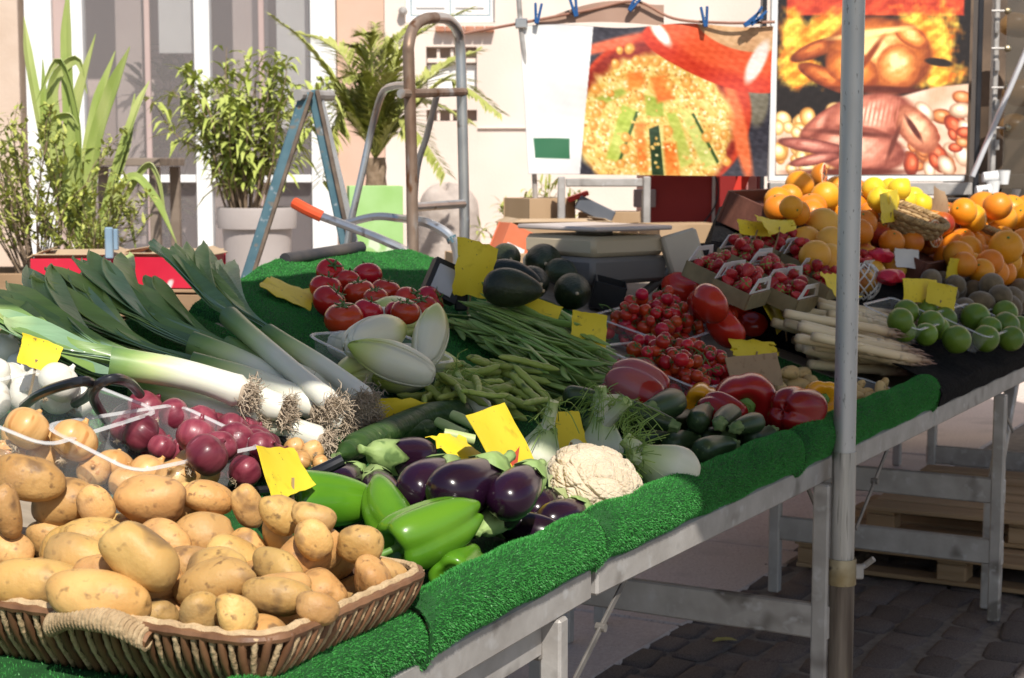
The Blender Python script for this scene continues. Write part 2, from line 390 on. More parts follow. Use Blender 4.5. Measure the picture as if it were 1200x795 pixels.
for i in range(nb_):
    x0 = fx(511) + i * (fx(580) - fx(511)) / nb_; b = MB(); b.box((x0 + .032 - house.location.x, -.03, fz(35)), ((fx(580) - fx(511)) / nb_ - .006, .09, .034)); b.build('sill_brick', M_brick, house, smooth=False)
b = MB(); b.lathe([(0, .02), (.02, .03), (.05, .03), (.07, .012)], 10, ax=0); 
hk = b.build('wall_hook', M_steel, house); hk.matrix_local = m4(rotz(R(-90)), [fx(474) - house.location.x, -.004, fz(14)])

shop = empty('shop_front', (fx(200), YF, 0)); tag(shop, 'glazed shop front with white frames and a white sill', 'shop')
L0 = shop.location.x
M_tan = mat('tan_render', (.52, .40, .31), (.58, .46, .37), 4, .9, bump=.2)
M_mauve = mat('mauve_panel', (.42, .31, .29), (.47, .36, .33), 2, .8)
M_refl = mat('reflected_pink', (.55, .44, .41), (.64, .52, .48), 1.5, .9)  # pink of the house reflected in the glass, put into this colour
part(shop, 'pier', M_tan, [(-8, fx(28), YF - .04, YF + .3, 0, 6)])
part(shop, 'upper_wall', M_wall, [(fx(28) + .002, fx(396) - .002, YF + .12, YF + .3, 3.2, 6)])
for a, c in ((35, 66), (84, 102), (231, 249), (366, 395)):
    part(shop, 'frame_post', M_white, [(fx(a), fx(c), YF - .03, YF + .08, TZ, 3.19)])
part(shop, 'mauve_panel', M_mauve, [(fx(66) + .002, fx(84) - .002, YF + .01, YF + .06, TZ, 3.19)])
part(shop, 'sill', M_white, [(fx(102) + .002, fx(231) - .002, YF - .06, YF + .07, fz(214), fz(205)), (fx(249) + .002, fx(366) - .002, YF - .06, YF + .07, fz(214), fz(205))])
part(shop, 'lower_panel', M_mauve, [(fx(102) + .002, fx(231) - .002, YF, YF + .05, TZ, fz(300)), (fx(249) + .002, fx(366) - .002, YF, YF + .05, TZ, fz(300))])
for a, c in ((102, 175), (175, 231), (249, 308), (308, 366)):
    part(shop, 'pane', M_glass, [(fx(a) + .004, fx(c) - .004, YF + .025, YF + .035, fz(205) + .002, 3.18)])
    part(shop, 'pane', M_glass, [(fx(a) + .004, fx(c) - .004, YF + .025, YF + .035, fz(300) + .002, fz(214) - .002)])
for a in (175, 308): part(shop, 'glazing_bar', M_mauve, [(fx(a) - .018, fx(a) + .018, YF + .015, YF + .045, TZ + .3, 3.18)])
part(shop, 'reflection_wall', M_refl, [(fx(20), fx(400), YF + 1.3, YF + 1.4, 0, 3.4)])  # wall added behind the panes to stand in for their pink reflection
part(shop, 'inner_floor', M_conc, [(fx(20), fx(400), YF + .3, YF + 1.29, TZ - .1, TZ)])
part(shop, 'inner_ceiling', M_white, [(fx(20), fx(400), YF + .31, YF + 1.29, 3.2, 3.3)])
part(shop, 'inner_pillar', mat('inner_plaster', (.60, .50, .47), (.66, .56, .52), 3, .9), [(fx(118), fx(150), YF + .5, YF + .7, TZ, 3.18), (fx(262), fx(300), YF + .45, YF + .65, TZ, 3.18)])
part(shop, 'blind', M_white, [(fx(180), fx(228), YF + .25, YF + .27, fz(60), 3.15), (fx(320), fx(362), YF + .25, YF + .27, fz(150), 3.15)])

# ================================================================ awning, tables, turf
lh = np.array([LDIR[0], LDIR[1]]) / -LDIR[2]
lu, lv = lh @ FG.U[:2], lh @ FG.Vh[:2]
ZA = 2.36
m = bpy.data.materials.new('awning_canvas'); m.use_nodes = True; n = m.node_tree.nodes; l = m.node_tree.links
tr = n.new('ShaderNodeBsdfTranslucent'); tr.inputs[0].default_value = (.80, .68, .50, 1); pb = n['Principled BSDF']; pb.inputs['Base Color'].default_value = (.7, .66, .58, 1); pb.inputs['Roughness'].default_value = .9
mx = n.new('ShaderNodeMixShader'); mx.inputs[0].default_value = .34; l.new(pb.outputs[0], mx.inputs[1]); l.new(tr.outputs[0], mx.inputs[2]); l.new(mx.outputs[0], n['Material Output'].inputs[0])
M_canvas = m
sa = .02 - (ZA - .86) * lu; wb0 = 1.18 - (ZA - 1.05) * lv; wb1 = .28 - (ZA - 1.15) * lv
_d = ray(991, 450); pole_p = CC + _d * (((FG.O - CC) @ FG.Vh - .036) / (_d @ FG.Vh))
aw = empty('market_awning', (pole_p[0], pole_p[1], 0)); tag(aw, 'worn grey metal pole holding up the stall awning', 'awning')
AL = np.array([pole_p[0], pole_p[1], 0])
G = [];
for a in np.linspace(0, 1, 14):
    row = []
    for c in np.linspace(0, 1, 10):
        wb = wb0 + (wb1 - wb0) * min(1, max(0, a * 6.2 - 1.6) / 1.8); w_ = -1.7 + c * (wb + 1.7); s_ = sa + .10 - .36 * (w_ + .9) * (1 - a) + a * 6.2; P = FG.w(s_, w_, ZA + .12 * math.sin(c * 3.14) * (1 if 0 < a < 1 else 1)); row.append(P - AL)
    G.append(row)
b = MB(); b.slab(G, .004); b.build('canopy', M_canvas, aw)
for w_ in (-1.69, .0, max(wb0, wb1) - .9):
    b = MB(); b.tube([FG.w(sa, w_, ZA + .09) - AL, FG.w(sa + 6.2, w_, ZA + .09) - AL], .02, 8); b.build('canopy_rail', M_alu, aw)
# the pole: upper aluminium tube, scuffed sleeve, brass clamp, dark outer tube
def pz(py): return at_y(985, py, pole_p[1])[2]
M_sleeve = mat('scratched_sleeve', (.42, .41, .39), (.56, .55, .53), 30, .38, metal=.75, stretch=(2.5, 2.5, .12), bump=.25, bsc=50, speck=((.16, .14, .12), 60, .58, .68))
M_brass = mat('worn_brass', (.34, .27, .15), (.46, .40, .28), 18, .42, metal=.8, bump=.2, speck=((.12, .10, .08), 30, .6, .7))
M_rusttube = mat('dark_rusty_tube', (.10, .075, .06), (.26, .22, .18), 10, .5, metal=.6, stretch=(3, 3, .25), bump=.2, speck=((.34, .29, .17), 14, .6, .75))
def vtube(o, name, m, z0, z1, r, seg=20, lo=(0, 0)):
    b = MB(); b.tube([(lo[0], lo[1], z) for z in np.linspace(z0, z1, 6)], r, seg); return b.build(name, m, o)
vtube(aw, 'upper_tube', M_alu, pz(530), ZA + .1, .0225)
vtube(aw, 'sleeve', M_sleeve, pz(660), pz(529), .0245)
cl = vtube(aw, 'clamp', M_brass, pz(684), pz(654), .0295)
b = MB(); b.tube([(.03, .0, pz(668)), (.05, .01, pz(664)), (.065, 0, pz(655))], .006, 6); b.box((.034, 0, pz(670)), (.02, .016, .03)); b.build('clamp_lever', M_steel, cl)
vtube(aw, 'lower_tube', M_rusttube, 0, pz(684), .0265)
b = MB(); b.box((0, 0, .012), (.16, .16, .012)); b.build('foot_plate', M_steel, aw, smooth=False)

def bar(o, name, m, A, B, wd, th, side=(0, 0, 1)):  # a straight flat bar between two world points
    L = np.array(o.location); A = np.asarray(A) - L; B = np.asarray(B) - L; Rm = frame3(B - A, side); b = MB()
    b.box((0, 0, 0), (np.linalg.norm(B - A), wd, th)); q = b.build(name, m, o, smooth=False); q.matrix_local = m4(Rm, (A + B) / 2); return q
def on_w(px, py, w, F=FG):                     # line of sight meets the upright plane at depth w behind the row's front
    d = ray(px, py); return CC + d * (((F.O - CC) @ F.Vh + w) / (d @ F.Vh))
M_board = mat('table_board', (.30, .25, .19), (.38, .32, .25), 8, .8, stretch=(1, 6, 1))
def table(F, s0, s1, trestles, label, wmax=1.06, apron=False, boards=None):
    g = Frame([F.O[0], F.O[1], 0], math.degrees(math.atan2(F.U[0], F.U[1])), 0)
    o = empty('market_table', g.w((s0 + s1) / 2, .3)); tag(o, label, 'table', 'folding steel tables of the stall'); L = np.array(o.location)
    for Fb, a0, a1, c0, c1 in boards or [(F, s0, s1, .07, wmax)]:
        b = MB(); b.add([Fb.w(x, y, z) - L for z in (-.014, -.034) for x, y in ((a0, c0), (a1, c0), (a1, c1), (a0, c1))],
            [(0, 1, 2, 3), (7, 6, 5, 4), (0, 4, 5, 1), (1, 5, 6, 2), (2, 6, 7, 3), (3, 7, 4, 0)]); b.build('board', M_board, o, smooth=False)
    bar(o, 'front_rail', M_steel, g.w(s0, .015, .677), g.w(s1, .015, .677), .03, .05)
    if apron: bar(o, 'apron', M_steel, g.w(s0, .03, .625), g.w(s1 - .07, .03, .625), .012, .055)
    for (s, bars, wf, wr) in trestles:
        bar(o, 'leg', M_steel, g.w(s, wf, 0), g.w(s, wf, .652), .034, .03, g.U)
        bar(o, 'leg', M_steel, g.w(s, wr, 0), g.w(s, wr, .70 + wr * .255 - .02), .034, .03, g.U)
        for z in bars: bar(o, 'crossbar', M_steel, g.w(s, wf - .02, z), g.w(s, wr + .02, z), .022, .072)
    bar(o, 'back_leg', M_steel, g.w(s0 + .1, wmax - .1, 0), g.w(s0 + .1, wmax - .1, .70 + wmax * .255 - .06), .034, .03, g.U)
    bar(o, 'back_leg', M_steel, g.w(s1 - .1, wmax - .1, 0), g.w(s1 - .1, wmax - .1, .70 + wmax * .255 - .06), .034, .03, g.U)
    return o, g
tA, gA = table(F1, -1.6, -.01, [(-.12, [], .012, .62), (-1.4, [.36], .012, .62)], 'steel folding table under the potato basket, its front rail in sunlight', apron=True, boards=[(F1h, -1.6, -.54, .07, .50), (F1, -.536, -.01, .07, 1.06), (F1, -1.6, -.538, .52, 1.06)])
bar(tA, 'leg', M_steel, on_w(627, 772, .03), [*on_w(627, 772, .03)[:2], .65], .03, .024, gA.U); 
tB, gB = table(F2, .01, 1.84, [(1.03, [.365], .0, .66)], 'steel folding table under the vegetables with legs beside the awning pole')
tC, gC = table(F2, 1.85, 4.9, [(2.53, [.2, .375], -.0, .66), (4.25, [.16], .0, .66)], 'steel folding table under the fruit with a bent leg')
M_brace = mat('dark_brace_steel', (.16, .15, .14), (.26, .24, .22), 20, .5, metal=.5)
# bent front leg of the fruit table
L = np.array(tC.location); q = [on_w(1187, 446, .05), on_w(1178, 520, .05), on_w(1161, 588, .05), on_w(1158, 660, .05)]; q.append(np.array([q[3][0], q[3][1], .0]))
for A, B in ((0, 2), (2, 4)): bar(tC, 'bent_leg', M_steel, q[A], q[B], .036, .03, gC.U)
for o, a, c, ww in ((tA, (735, 674), (672, 800), .02), (tB, (1046, 511), (1003, 620), .02), (tB, (944, 566), (976, 642), .03), (tC, (1166, 455), (1187, 506), .02)):
    A, B = on_w(*a, ww), on_w(*c, ww); bar(o, 'brace', M_brace, A, B, .011, .004, gB.Vh)
    md = (A + B) / 2 - np.array(o.location); b = MB(); b.lathe([(-.008, .003), (-.008, .007), (.008, .007), (.008, .003)], 10); q = b.build('brace_joint', M_brace, o); q.matrix_local = m4(frame3(gB.Vh, [0, 0, 1]), md)

# artificial turf: a backing sheet with real blades
M_turfb = mat('turf_backing', (.008, .055, .011), (.014, .085, .018), 40, .8)
M_blade = mat('turf_blade', (.030, .22, .036), (.075, .37, .075), 300, .45, spec=.35)
RIM = [(.006, .004), (-.006, .022), (-.007, .050), (.003, .071), (.022, .082), (.042, .075), (.056, .052), (.064, .024), (.075, .002), (.11, -.005)]
RIM_LOW = [(.006, -.036), (-.006, -.018), (-.007, .006), (.003, .024), (.022, .032), (.042, .027), (.056, .014), (.068, .004), (.085, -.003), (.11, -.005)]
def turf(F, s0, s1, w0, w1, label, rim, dens=1.0, seed=0, low=1., cut=0.):
    g = np.random.default_rng(seed); ns = max(4, int((s1 - s0) / .02)); 
    prof = list(catmull(RIM_LOW if low < 1 else RIM, 22)) if rim else []
    prof += [(w, -.005) for w in np.linspace(max(w0, .15), w1, 16)]
    pr = np.array(prof); S_ = np.linspace(s0, s1, ns)
    H = lambda s, w: .0025 * np.sin(s * 17 + w * 5 + seed) + .002 * np.sin(s * 41 - w * 23)
    def edge(s): return -.016 * np.exp(-np.minimum(s - s0, s1 - s) / .010)
    Gd = np.array([[(s, w0 + (p[0] - w0) * (1 - cut * max(0, .9 - s)) if cut else p[0], p[1] + H(s, p[0]) + edge(s)) for p in pr] for s in S_])
    o = empty('turf_mat', F.M @ Matrix.Translation(((s0 + s1) / 2, (w0 + w1) / 2, 0))); tag(o, label, 'turf mat', 'artificial turf mats on the tables')
    Gd = Gd - np.array([(s0 + s1) / 2, (w0 + w1) / 2, 0]); b = MB(); b.slab(Gd, .004); b.build('backing', M_turfb, o)
    du = np.gradient(Gd, axis=0); dv = np.gradient(Gd, axis=1); N = np.cross(du, dv); N /= np.linalg.norm(N, axis=2)[..., None]
    seg = np.linalg.norm(np.diff(Gd[0], axis=0), axis=1); prob = seg.copy()
    if rim: prob[21:] *= .12
    area = (s1 - s0) * prob.sum(); n = int(area * 420000 * dens)
    j = g.choice(len(seg), n, p=prob / prob.sum()); a = g.uniform(0, ns - 1.001, n); i = a.astype(int); fa = (a - i)[:, None]; fb = g.uniform(size=n)[:, None]
    P = Gd[i, j] * (1 - fa) * (1 - fb) + Gd[i + 1, j] * fa * (1 - fb) + Gd[i, j + 1] * (1 - fa) * fb + Gd[i + 1, j + 1] * fa * fb
    Nn = N[i, j]; d = Nn + g.normal(size=(n, 3)) * .42; d /= np.linalg.norm(d, axis=1)[:, None]; ln = g.uniform(.0035, .0068, n)[:, None]
    sd = np.cross(d, g.normal(size=(n, 3))); sd /= np.linalg.norm(sd, axis=1)[:, None]; wd = g.uniform(.0006, .0011, n)[:, None]
    V = np.stack([P - sd * wd, P + sd * wd, P + d * ln], 1).reshape(-1, 3)
    me = bpy.data.meshes.new('turf_blades'); me.vertices.add(len(V)); me.vertices.foreach_set('co', V.ravel()); me.loops.add(len(V)); me.loops.foreach_set('vertex_index', np.arange(len(V)))
    me.polygons.add(n); me.polygons.foreach_set('loop_start', np.arange(0, len(V), 3)); me.update(calc_edges=True); me.materials.append(M_blade)
    q = obj('turf_blades', me, o); q['kind'] = 'stuff'; return o
turf(F1h, -1.5, -.522, -.04, .50, 'bright green artificial turf mat under the potato basket', True, seed=1, low=.55)
turf(F1, -.535, -.004, -.04, .62, 'bright green artificial turf mat under the eggplants and green peppers', True, seed=7)
turf(F2, .004, .866, -.04, .62, 'green artificial turf mat under the cauliflower and the zucchini', True, seed=2)
turf(F2, .874, 1.83, -.04, .45, 'green artificial turf mat under the asparagus, ending at the black cloth', True, seed=3)
turf(F1, -1.5, -.01, .625, 1.08, 'green artificial turf mat under the leek leaves', False, .25, seed=4)
turf(F2, .004, .352, .63, 1.10, 'green artificial turf mat beneath the leek shafts', False, .8, seed=5)
turf(F2, .366, 1.5, .63, 1.34, 'green artificial turf mat with tomatoes and a fallen price tag', False, .8, seed=6, cut=.55)
b = MB(); A = F2.w(.92, 1.325, .0); B = F2.w(1.26, 1.35, .006); b.tube([A + (B - A) * t for t in np.linspace(0, 1, 5)], .016, 12)
tag(b.build('edge_bar', mat('bar_rubber', (.03, .032, .04), (.10, .085, .075), 8, .5)), 'dark round bar lying along the back edge of the turf', 'bar')

# black cloth over the stepped fruit display
def cloth():
    o = empty('black_cloth', F3.w(3, .5)); tag(o, 'black cloth spread under the limes and fruit crates', 'cloth'); L = np.array(o.location)
    for nm, s0, s1, w0, w1, fr in (('cloth_front', 1.80, 5.1, -.03, .36, True), ('cloth_back', 1.95, 5.1, .362, 1.2, False)):
        G = []
        for s in np.linspace(s0, s1, 60):
            row = []
            if fr: row += [F3.w(s, -.045, -.052 + .003 * math.sin(s * 30)) - L, F3.w(s, -.04, -.02) - L]
            w1s = w1 if fr else .80 + .24 * min(1, max(0, (s - 2.2) / .6))
            for w in np.linspace(w0, w1s, 24): row.append(F3.w(s, w, .004 * math.sin(s * 21 + w * 9) + .003 * math.sin(s * 9 - w * 30) - .01) - L)
            if not fr: row.append(F3.w(s, w1s + .01, -.5) - L)
            G.append(row)
        if not fr: G = [[p + np.array([0, 0, -.30]) * (k > -1) for k, p in enumerate(G[0])]] + G
        b = MB(); b.slab(np.array(G), .003); b.build(nm, M_cloth, o)
cloth()
# ================================================================ kinds of produce
def ell_prof(L, rr, n=14, p=1.0):
    t = np.linspace(0.02, np.pi - .02, n); return [(-L / 2 * math.cos(a), rr * math.sin(a) ** p) for a in t]
def blob(L, r, seed, amp=.06, freq=1.0, n=16, seg=20, p=.9, flat=1., bend=0.):
    b = MB()
    def fn(V, t, ph):
        S = V.shape; Q = V.reshape(-1, 3); d = Q / np.array([L / 2, r, r]); Q = Q * (1 + lump(d, amp, 1.6 * freq, seed))[:, None]
        Q[:, 2] *= flat; Q[:, 2] += bend * (Q[:, 0] / L * 2) ** 2 * L; return Q.reshape(S)
    b.lathe(ell_prof(L, r, n, p), seg, fn); return b
# potatoes
M_pot = mat('potato_skin', (.47, .26, .08), (.60, .37, .13), 9, .52, bump=.3, bsc=90, rnd=.2, hue=.01, sss=.08, speck=[((.27, .155, .06), 60, .60, .72), ((.34, .20, .085), 6, .50, .74), ((.24, .14, .06), 17, .60, .72), ((.20, .12, .05), 24, .66, .74)], dist=.004)
def dent(b, n, seed, R0):                      # eyes of a potato
    g = np.random.default_rng(seed); V = b.v[0]; c = V[g.integers(40, len(V) - 40, n)]
    for q in c: d = np.linalg.norm(V - q, axis=1); V *= (1 - .055 * np.exp(-(d / R0) ** 2))[:, None]
pots = []
for i in range(12):
    L, r = .105 + .012 * (i % 3), .034 + .003 * (i % 4); b = blob(L, r, i + 3, .13, .85, 26, 34, .8, .9, bend=.04 * math.sin(i)); dent(b, 9, i, .006); pots.append([(None, b.mesh('potato', M_pot), [])])
K_pot = Kind('potato', 'potato', pots, [(0, 0, 0, .033), (.03, 0, 0, .028), (-.03, 0, 0, .028)], .112)
K_potr = Kind('potato', 'potato', pots, [(0, 0, 0, .033), (.027, 0, 0, .028), (-.027, 0, 0, .028)], .112)
M_ratte = mat('small_potato_skin', (.50, .32, .12), (.60, .42, .18), 14, .5, bump=.2, bsc=80, rnd=.12, speck=((.3, .18, .07), 50, .6, .7))
rat = [[(None, blob(.06, .017, i + 30, .08, 1, 14, 14, .8).mesh('small_potato', M_ratte), [])] for i in range(4)]
K_rat = Kind('small_potato', 'potato', rat, [(0, 0, 0, .0165), (.017, 0, 0, .014), (-.017, 0, 0, .014)], .06)
# onions: axis X is root to neck
def onion_mesh(r, seed, m, neck=.35, nm='bulb'):
    b = MB(); g = np.random.default_rng(seed)
    pr = [(-.92 * r, .03 * r), (-.89 * r, .25 * r), (-.76 * r, .62 * r), (-.45 * r, .91 * r), (-.05 * r, 1.0 * r), (.36 * r, .93 * r), (.66 * r, .70 * r), (.80 * r, .45 * r), (.87 * r, .20 * r), (.90 * r + neck * r * .3, .11 * r), (.90 * r + neck * r * .6, .10 * r)]
    pr = catmull(pr, 26)
    def fn(V, t, ph):
        k = 1 + .05 * np.sin(ph * 2 + seed) + .03 * np.sin(ph * 5 + seed * 2) + .012 * np.sin(ph * 13); V[..., 1:] *= k[..., None]; V[..., 0] *= .94 + .05 * math.sin(seed * 3); V[..., 1] += .12 * r * np.maximum(t - .75, 0) * 4 * math.cos(seed); return V
    b.lathe(pr, 28, fn); return b.mesh(nm, m)
def root_tuft(r, seed, m, n=26, ln=.35, nm='roots', spread=.8):
    b = MB(); g = np.random.default_rng(seed)
    for _ in range(n):
        d = nrm([-1, *(g.normal(size=2) * spread)]); p = np.array([-.95 * r, *(g.normal(size=2) * .09 * r)]); q = p + d * r * ln * g.uniform(.5, 1.1); k = q + nrm(d + g.normal(size=3) * .9) * r * ln * .6
        b.tube([p, q, k], [r * .02, r * .018, r * .012], 4, cap=False)
    return b.mesh(nm, m, fix=False)
M_yon = mat('yellow_onion_skin', (.52, .27, .09), (.66, .40, .16), 34, .4, coat=.15, stretch=(.12, 1, 1), bump=.15, bsc=60, rnd=.12, speck=((.46, .20, .06), 60, .58, .7))
M_ron = mat('red_onion_skin', (.12, .014, .028), (.23, .045, .065), 46, .38, coat=.15, stretch=(.1, 1, 1), bump=.12, bsc=60, rnd=.3, speck=((.40, .16, .20), 70, .68, .78))
M_won = mat('white_onion_skin', (.72, .68, .58), (.80, .77, .69), 30, .4, stretch=(.12, 1, 1), bump=.12, rnd=.05, speck=((.60, .50, .36), 50, .62, .75))
M_root = mat('dry_root', (.42, .32, .2), (.55, .44, .3), 20, .9, rnd=.15)
M_dry = mat('dry_skin', (.60, .47, .30), (.72, .60, .42), 20, .7)
def onions(m, cat, nm):
    vs = []
    for i in range(4): vs.append([('bulb', onion_mesh(.04, i + 1, m, .25 + .12 * (i % 3)), []), ('roots', root_tuft(.04, i, M_root, 18, .22), [])])
    return Kind(nm, cat, vs, [(0, 0, 0, .038)], .08)
K_yon = onions(M_yon, 'onion', 'yellow_onion'); K_ron = onions(M_ron, 'onion', 'red_onion'); K_won = onions(M_won, 'onion', 'white_onion')
# peppers: stem end at -X
def pepper(L, r, m, mstem, seed, lobes=4, taper=.8, nm='pepper'):
    pr = [(-.30 * L, .03 * r), (-.31 * L, .26 * r), (-.39 * L, .46 * r), (-.45 * L, .70 * r), (-.40 * L, .95 * r), (-.22 * L, 1.03 * r), (.05 * L, .97 * r), (.28 * L, .9 * r * (taper * .5 + .5)), (.42 * L, .70 * r * taper), (.47 * L, .45 * r * taper), (.43 * L, .2 * r), (.40 * L, .02 * r)]
    b = MB(); g = np.random.default_rng(seed); p0 = g.uniform(0, 6)
    am = g.uniform(.7, 1.3, lobes)
    def fn(V, t, ph):
        cr = np.abs(np.sin((ph - p0) * lobes / 2)) ** .7; e = .17 + .16 * np.abs(t - .5) * 2
        k = 1 + e * (cr - .72); V[..., 1:] *= k[..., None]; V[..., 0] += .13 * L * (cr - .6) * np.where(t > .5, (t - .5) * 1.6, -(.5 - t) * 1.2)
        Q = V.reshape(-1, 3); Q = Q * (1 + lump(Q / r, .03, 1.1, seed))[:, None]; V = Q.reshape(V.shape); V[..., 2] += .10 * L * math.sin(seed) * (V[..., 0] / L) ** 2 * 2; return V
    b.lathe(catmull(pr, 34), 44, fn); body = b.mesh('body', m)
    s = MB(); dz = .04 * L * math.cos(seed)
    s.tube(catmull([(-.33 * L, 0, 0), (-.42 * L, 0, .0), (-.50 * L, .02 * r, dz * .6), (-.57 * L, .05 * r, dz)], 9), np.array([.25, .17, .13, .12, .115, .115, .12, .13, .14]) * r, 9)
    st = s.mesh('stem', mstem)
    c = MB(); c.lathe([(-.335 * L, .20 * r), (-.345 * L, .30 * r), (-.36 * L, .27 * r), (-.37 * L, .15 * r), (-.375 * L, .05 * r)], 12, lambda V, t, ph: V * np.where((np.arange(12) % 2 == 0)[None, :, None] & (t < .5)[..., None], [1, 1.2, 1.2], [1., 1, 1]))
    return [('body', body, []), ('stem', st, [('calyx', c.mesh('calyx', mstem))])]
M_pst = mat('pepper_stem', (.09, .20, .035), (.16, .30, .06), 30, .5, rnd=.1)
M_gpep = mat('green_pepper', (.065, .19, .010), (.11, .26, .015), 10, .27, coat=.3, rnd=.12, sss=.05, bump=.06, bsc=25, speck=((.04, .13, .008), 6, .55, .75))
M_rpep = mat('red_pepper', (.25, .008, .008), (.33, .014, .012), 10, .24, coat=.35, rnd=.2, bump=.06, bsc=25)
M_ypep = mat('orange_pepper', (.80, .32, .01), (.85, .40, .015), 10, .2, coat=.6, rnd=.05)
PROXP = lambda L, r: [(0, 0, 0, r * .93), (-.2 * L, 0, 0, r * .9), (.2 * L, 0, 0, r * .82)]
K_gp = Kind('green_pepper', 'pepper', [pepper(.13, .036, M_gpep, M_pst, s, 3 + s % 2, .72) for s in (1, 2, 3, 4)], PROXP(.13, .036), .125)
K_rp = Kind('red_pepper', 'pepper', [pepper(.095, .048, M_rpep, M_pst, s, 4 - s % 2, .85) for s in (11, 12, 14)], PROXP(.095, .048), .096)
K_yp = Kind('orange_pepper', 'pepper', [pepper(.09, .042, M_ypep, M_pst, s, 4, .85) for s in (21, 22)], PROXP(.09, .042), .085)
# tomatoes: calyx at +Z
def tomato(r, m, seed, ribs=0, flat=.82, cal=True):
    b = MB(); t = np.linspace(-1.52, 1.52, 20); pr = []
    for a in t: pr.append((r * flat * math.sin(a) - (.16 * r * math.exp(-((a - 1.52) / .28) ** 2)), r * math.cos(a) ** .92 + .001))
    def fn(V, t, ph):
        if ribs:
            k = 1 + .10 * (np.abs(np.sin(ph * ribs / 2 + seed)) ** .6 - .6) * np.minimum(1, (t * 1.3)); k = k * (1 + .05 * np.sin(2 * ph + seed)); V[..., 1:] *= k[..., None]
        Q = V.reshape(-1, 3); return (Q * (1 + lump(Q / r, .02, 1.2, seed))[:, None]).reshape(V.shape)
    b.lathe(pr, 28, fn, ax=2); parts = [('body', b.mesh('body', m), [])]
    if cal:
        c = MB(); g = np.random.default_rng(seed); z0 = r * flat * .86
        for i in range(5):
            a = i * 1.257 + g.uniform(-.2, .2); d = np.array([math.cos(a), math.sin(a), 0]); n = np.array([-d[1], d[0], 0]); ln = r * g.uniform(.55, .8); pts = [(0, .07), (.35, .1), (.7, .07), (1, .01)]; G = []
            for u, wd in pts: q = d * ln * u + np.array([0, 0, z0 + r * (.02 + .12 * u * u * g.uniform(-.2, 1.4))]); G.append([q - n * wd * r, q + n * wd * r])
            c.slab(np.array(G), .03 * r)
        c.tube([(0, 0, z0 - .03 * r), (.05 * r, 0, z0 + .2 * r), (.16 * r, .05 * r, z0 + .34 * r)], [.07 * r, .05 * r, .06 * r], 6); parts.append(('calyx', c.mesh('calyx', M_tst), []))
    return parts
M_tst = mat('tomato_stem', (.07, .13, .03), (.12, .2, .05), 30, .6)
M_tom = mat('tomato_skin', (.46, .018, .01), (.56, .03, .014), 8, .2, coat=.45, rnd=.12, hue=.01)
M_beef = mat('beef_tomato_skin', (.46, .02, .010), (.56, .04, .016), 6, .2, coat=.45, rnd=.15)
M_cher = mat('cherry_tomato_skin', (.42, .02, .01), (.52, .04, .014), 8, .2, coat=.4, rnd=.2, hue=.015)
PT = [(0, 0, 0, .033)]
K_tom = Kind('tomato', 'tomato', [tomato(.036, M_tom, s) for s in (1, 2, 3)], PT, .072)
K_beef = Kind('beef_tomato', 'tomato', [tomato(.045, M_beef, s, 6 + s % 3, .76, False) for s in (1, 2, 3)], [(0, 0, 0, .040)], .09)
K_cher = Kind('cherry_tomato', 'tomato', [[('fruit', tomato(.0145, M_cher, s, 0, .95)[0][1], []), ('calyx', tomato(.0145, M_cher, s, 0, .95)[1][1], [])] for s in (1, 2)], [(0, 0, 0, .0142)], .029)
# eggplant: calyx at +X
M_egg = mat('eggplant_skin', (.010, .003, .010), (.022, .005, .02), 6, .22, coat=.3, bump=.05, bsc=20, rnd=.2, speck=((.05, .018, .04), 5, .62, .85))
M_ecal = mat('eggplant_calyx', (.17, .27, .08), (.27, .37, .13), 16, .6, rnd=.15, speck=((.10, .17, .05), 30, .6, .7), bump=.2)
def eggplant(seed):
    L, r = .19, .043; pr = [(-.5 * L, .03 * r), (-.488 * L, .36 * r), (-.43 * L, .72 * r), (-.3 * L, .97 * r), (-.13 * L, 1.0 * r), (.05 * L, .88 * r), (.22 * L, .70 * r), (.36 * L, .56 * r), (.45 * L, .40 * r), (.46 * L, .1 * r)]
    bd = .05 * math.sin(seed * 2.1)
    def fn(V, t, ph):
        V[..., 2] += bd * (V[..., 0] / L * 2) ** 2 * L; Q = V.reshape(-1, 3); return (Q * (1 + lump(Q / r, .02, .9, seed))[:, None]).reshape(V.shape)
    b = MB(); b.lathe(catmull(pr, 24), 30, fn)
    c = MB(); g = np.random.default_rng(seed)
    def cf(V, t, ph):
        lob = (.5 + .5 * np.cos(ph * 5 + seed)) ** 1.5; V[..., 0] -= np.maximum(0, .28 - t) / .28 * lob * .17 * L; V[..., 1:] *= (1 + np.maximum(0, .28 - t) * lob * .5 + .03 * np.sin(ph * 9))[..., None]; V[..., 2] += bd * (V[..., 0] / L * 2) ** 2 * L; return V
    c.lathe([(.27 * L, .80 * r), (.31 * L, .76 * r), (.36 * L, .70 * r), (.42 * L, .60 * r), (.47 * L, .42 * r), (.50 * L, .26 * r), (.56 * L, .2 * r), (.62 * L, .19 * r), (.66 * L, .21 * r), (.66 * L, .05 * r)], 30, cf)
    return [('body', b.mesh('body', M_egg), []), ('calyx', c.mesh('calyx', M_ecal), [])]
K_egg = Kind('eggplant', 'eggplant', [eggplant(s) for s in (1, 2, 3)], [(-.045, 0, 0, .041), (0, 0, 0, .040), (.045, 0, 0, .032), (.085, 0, 0, .022)], .19)
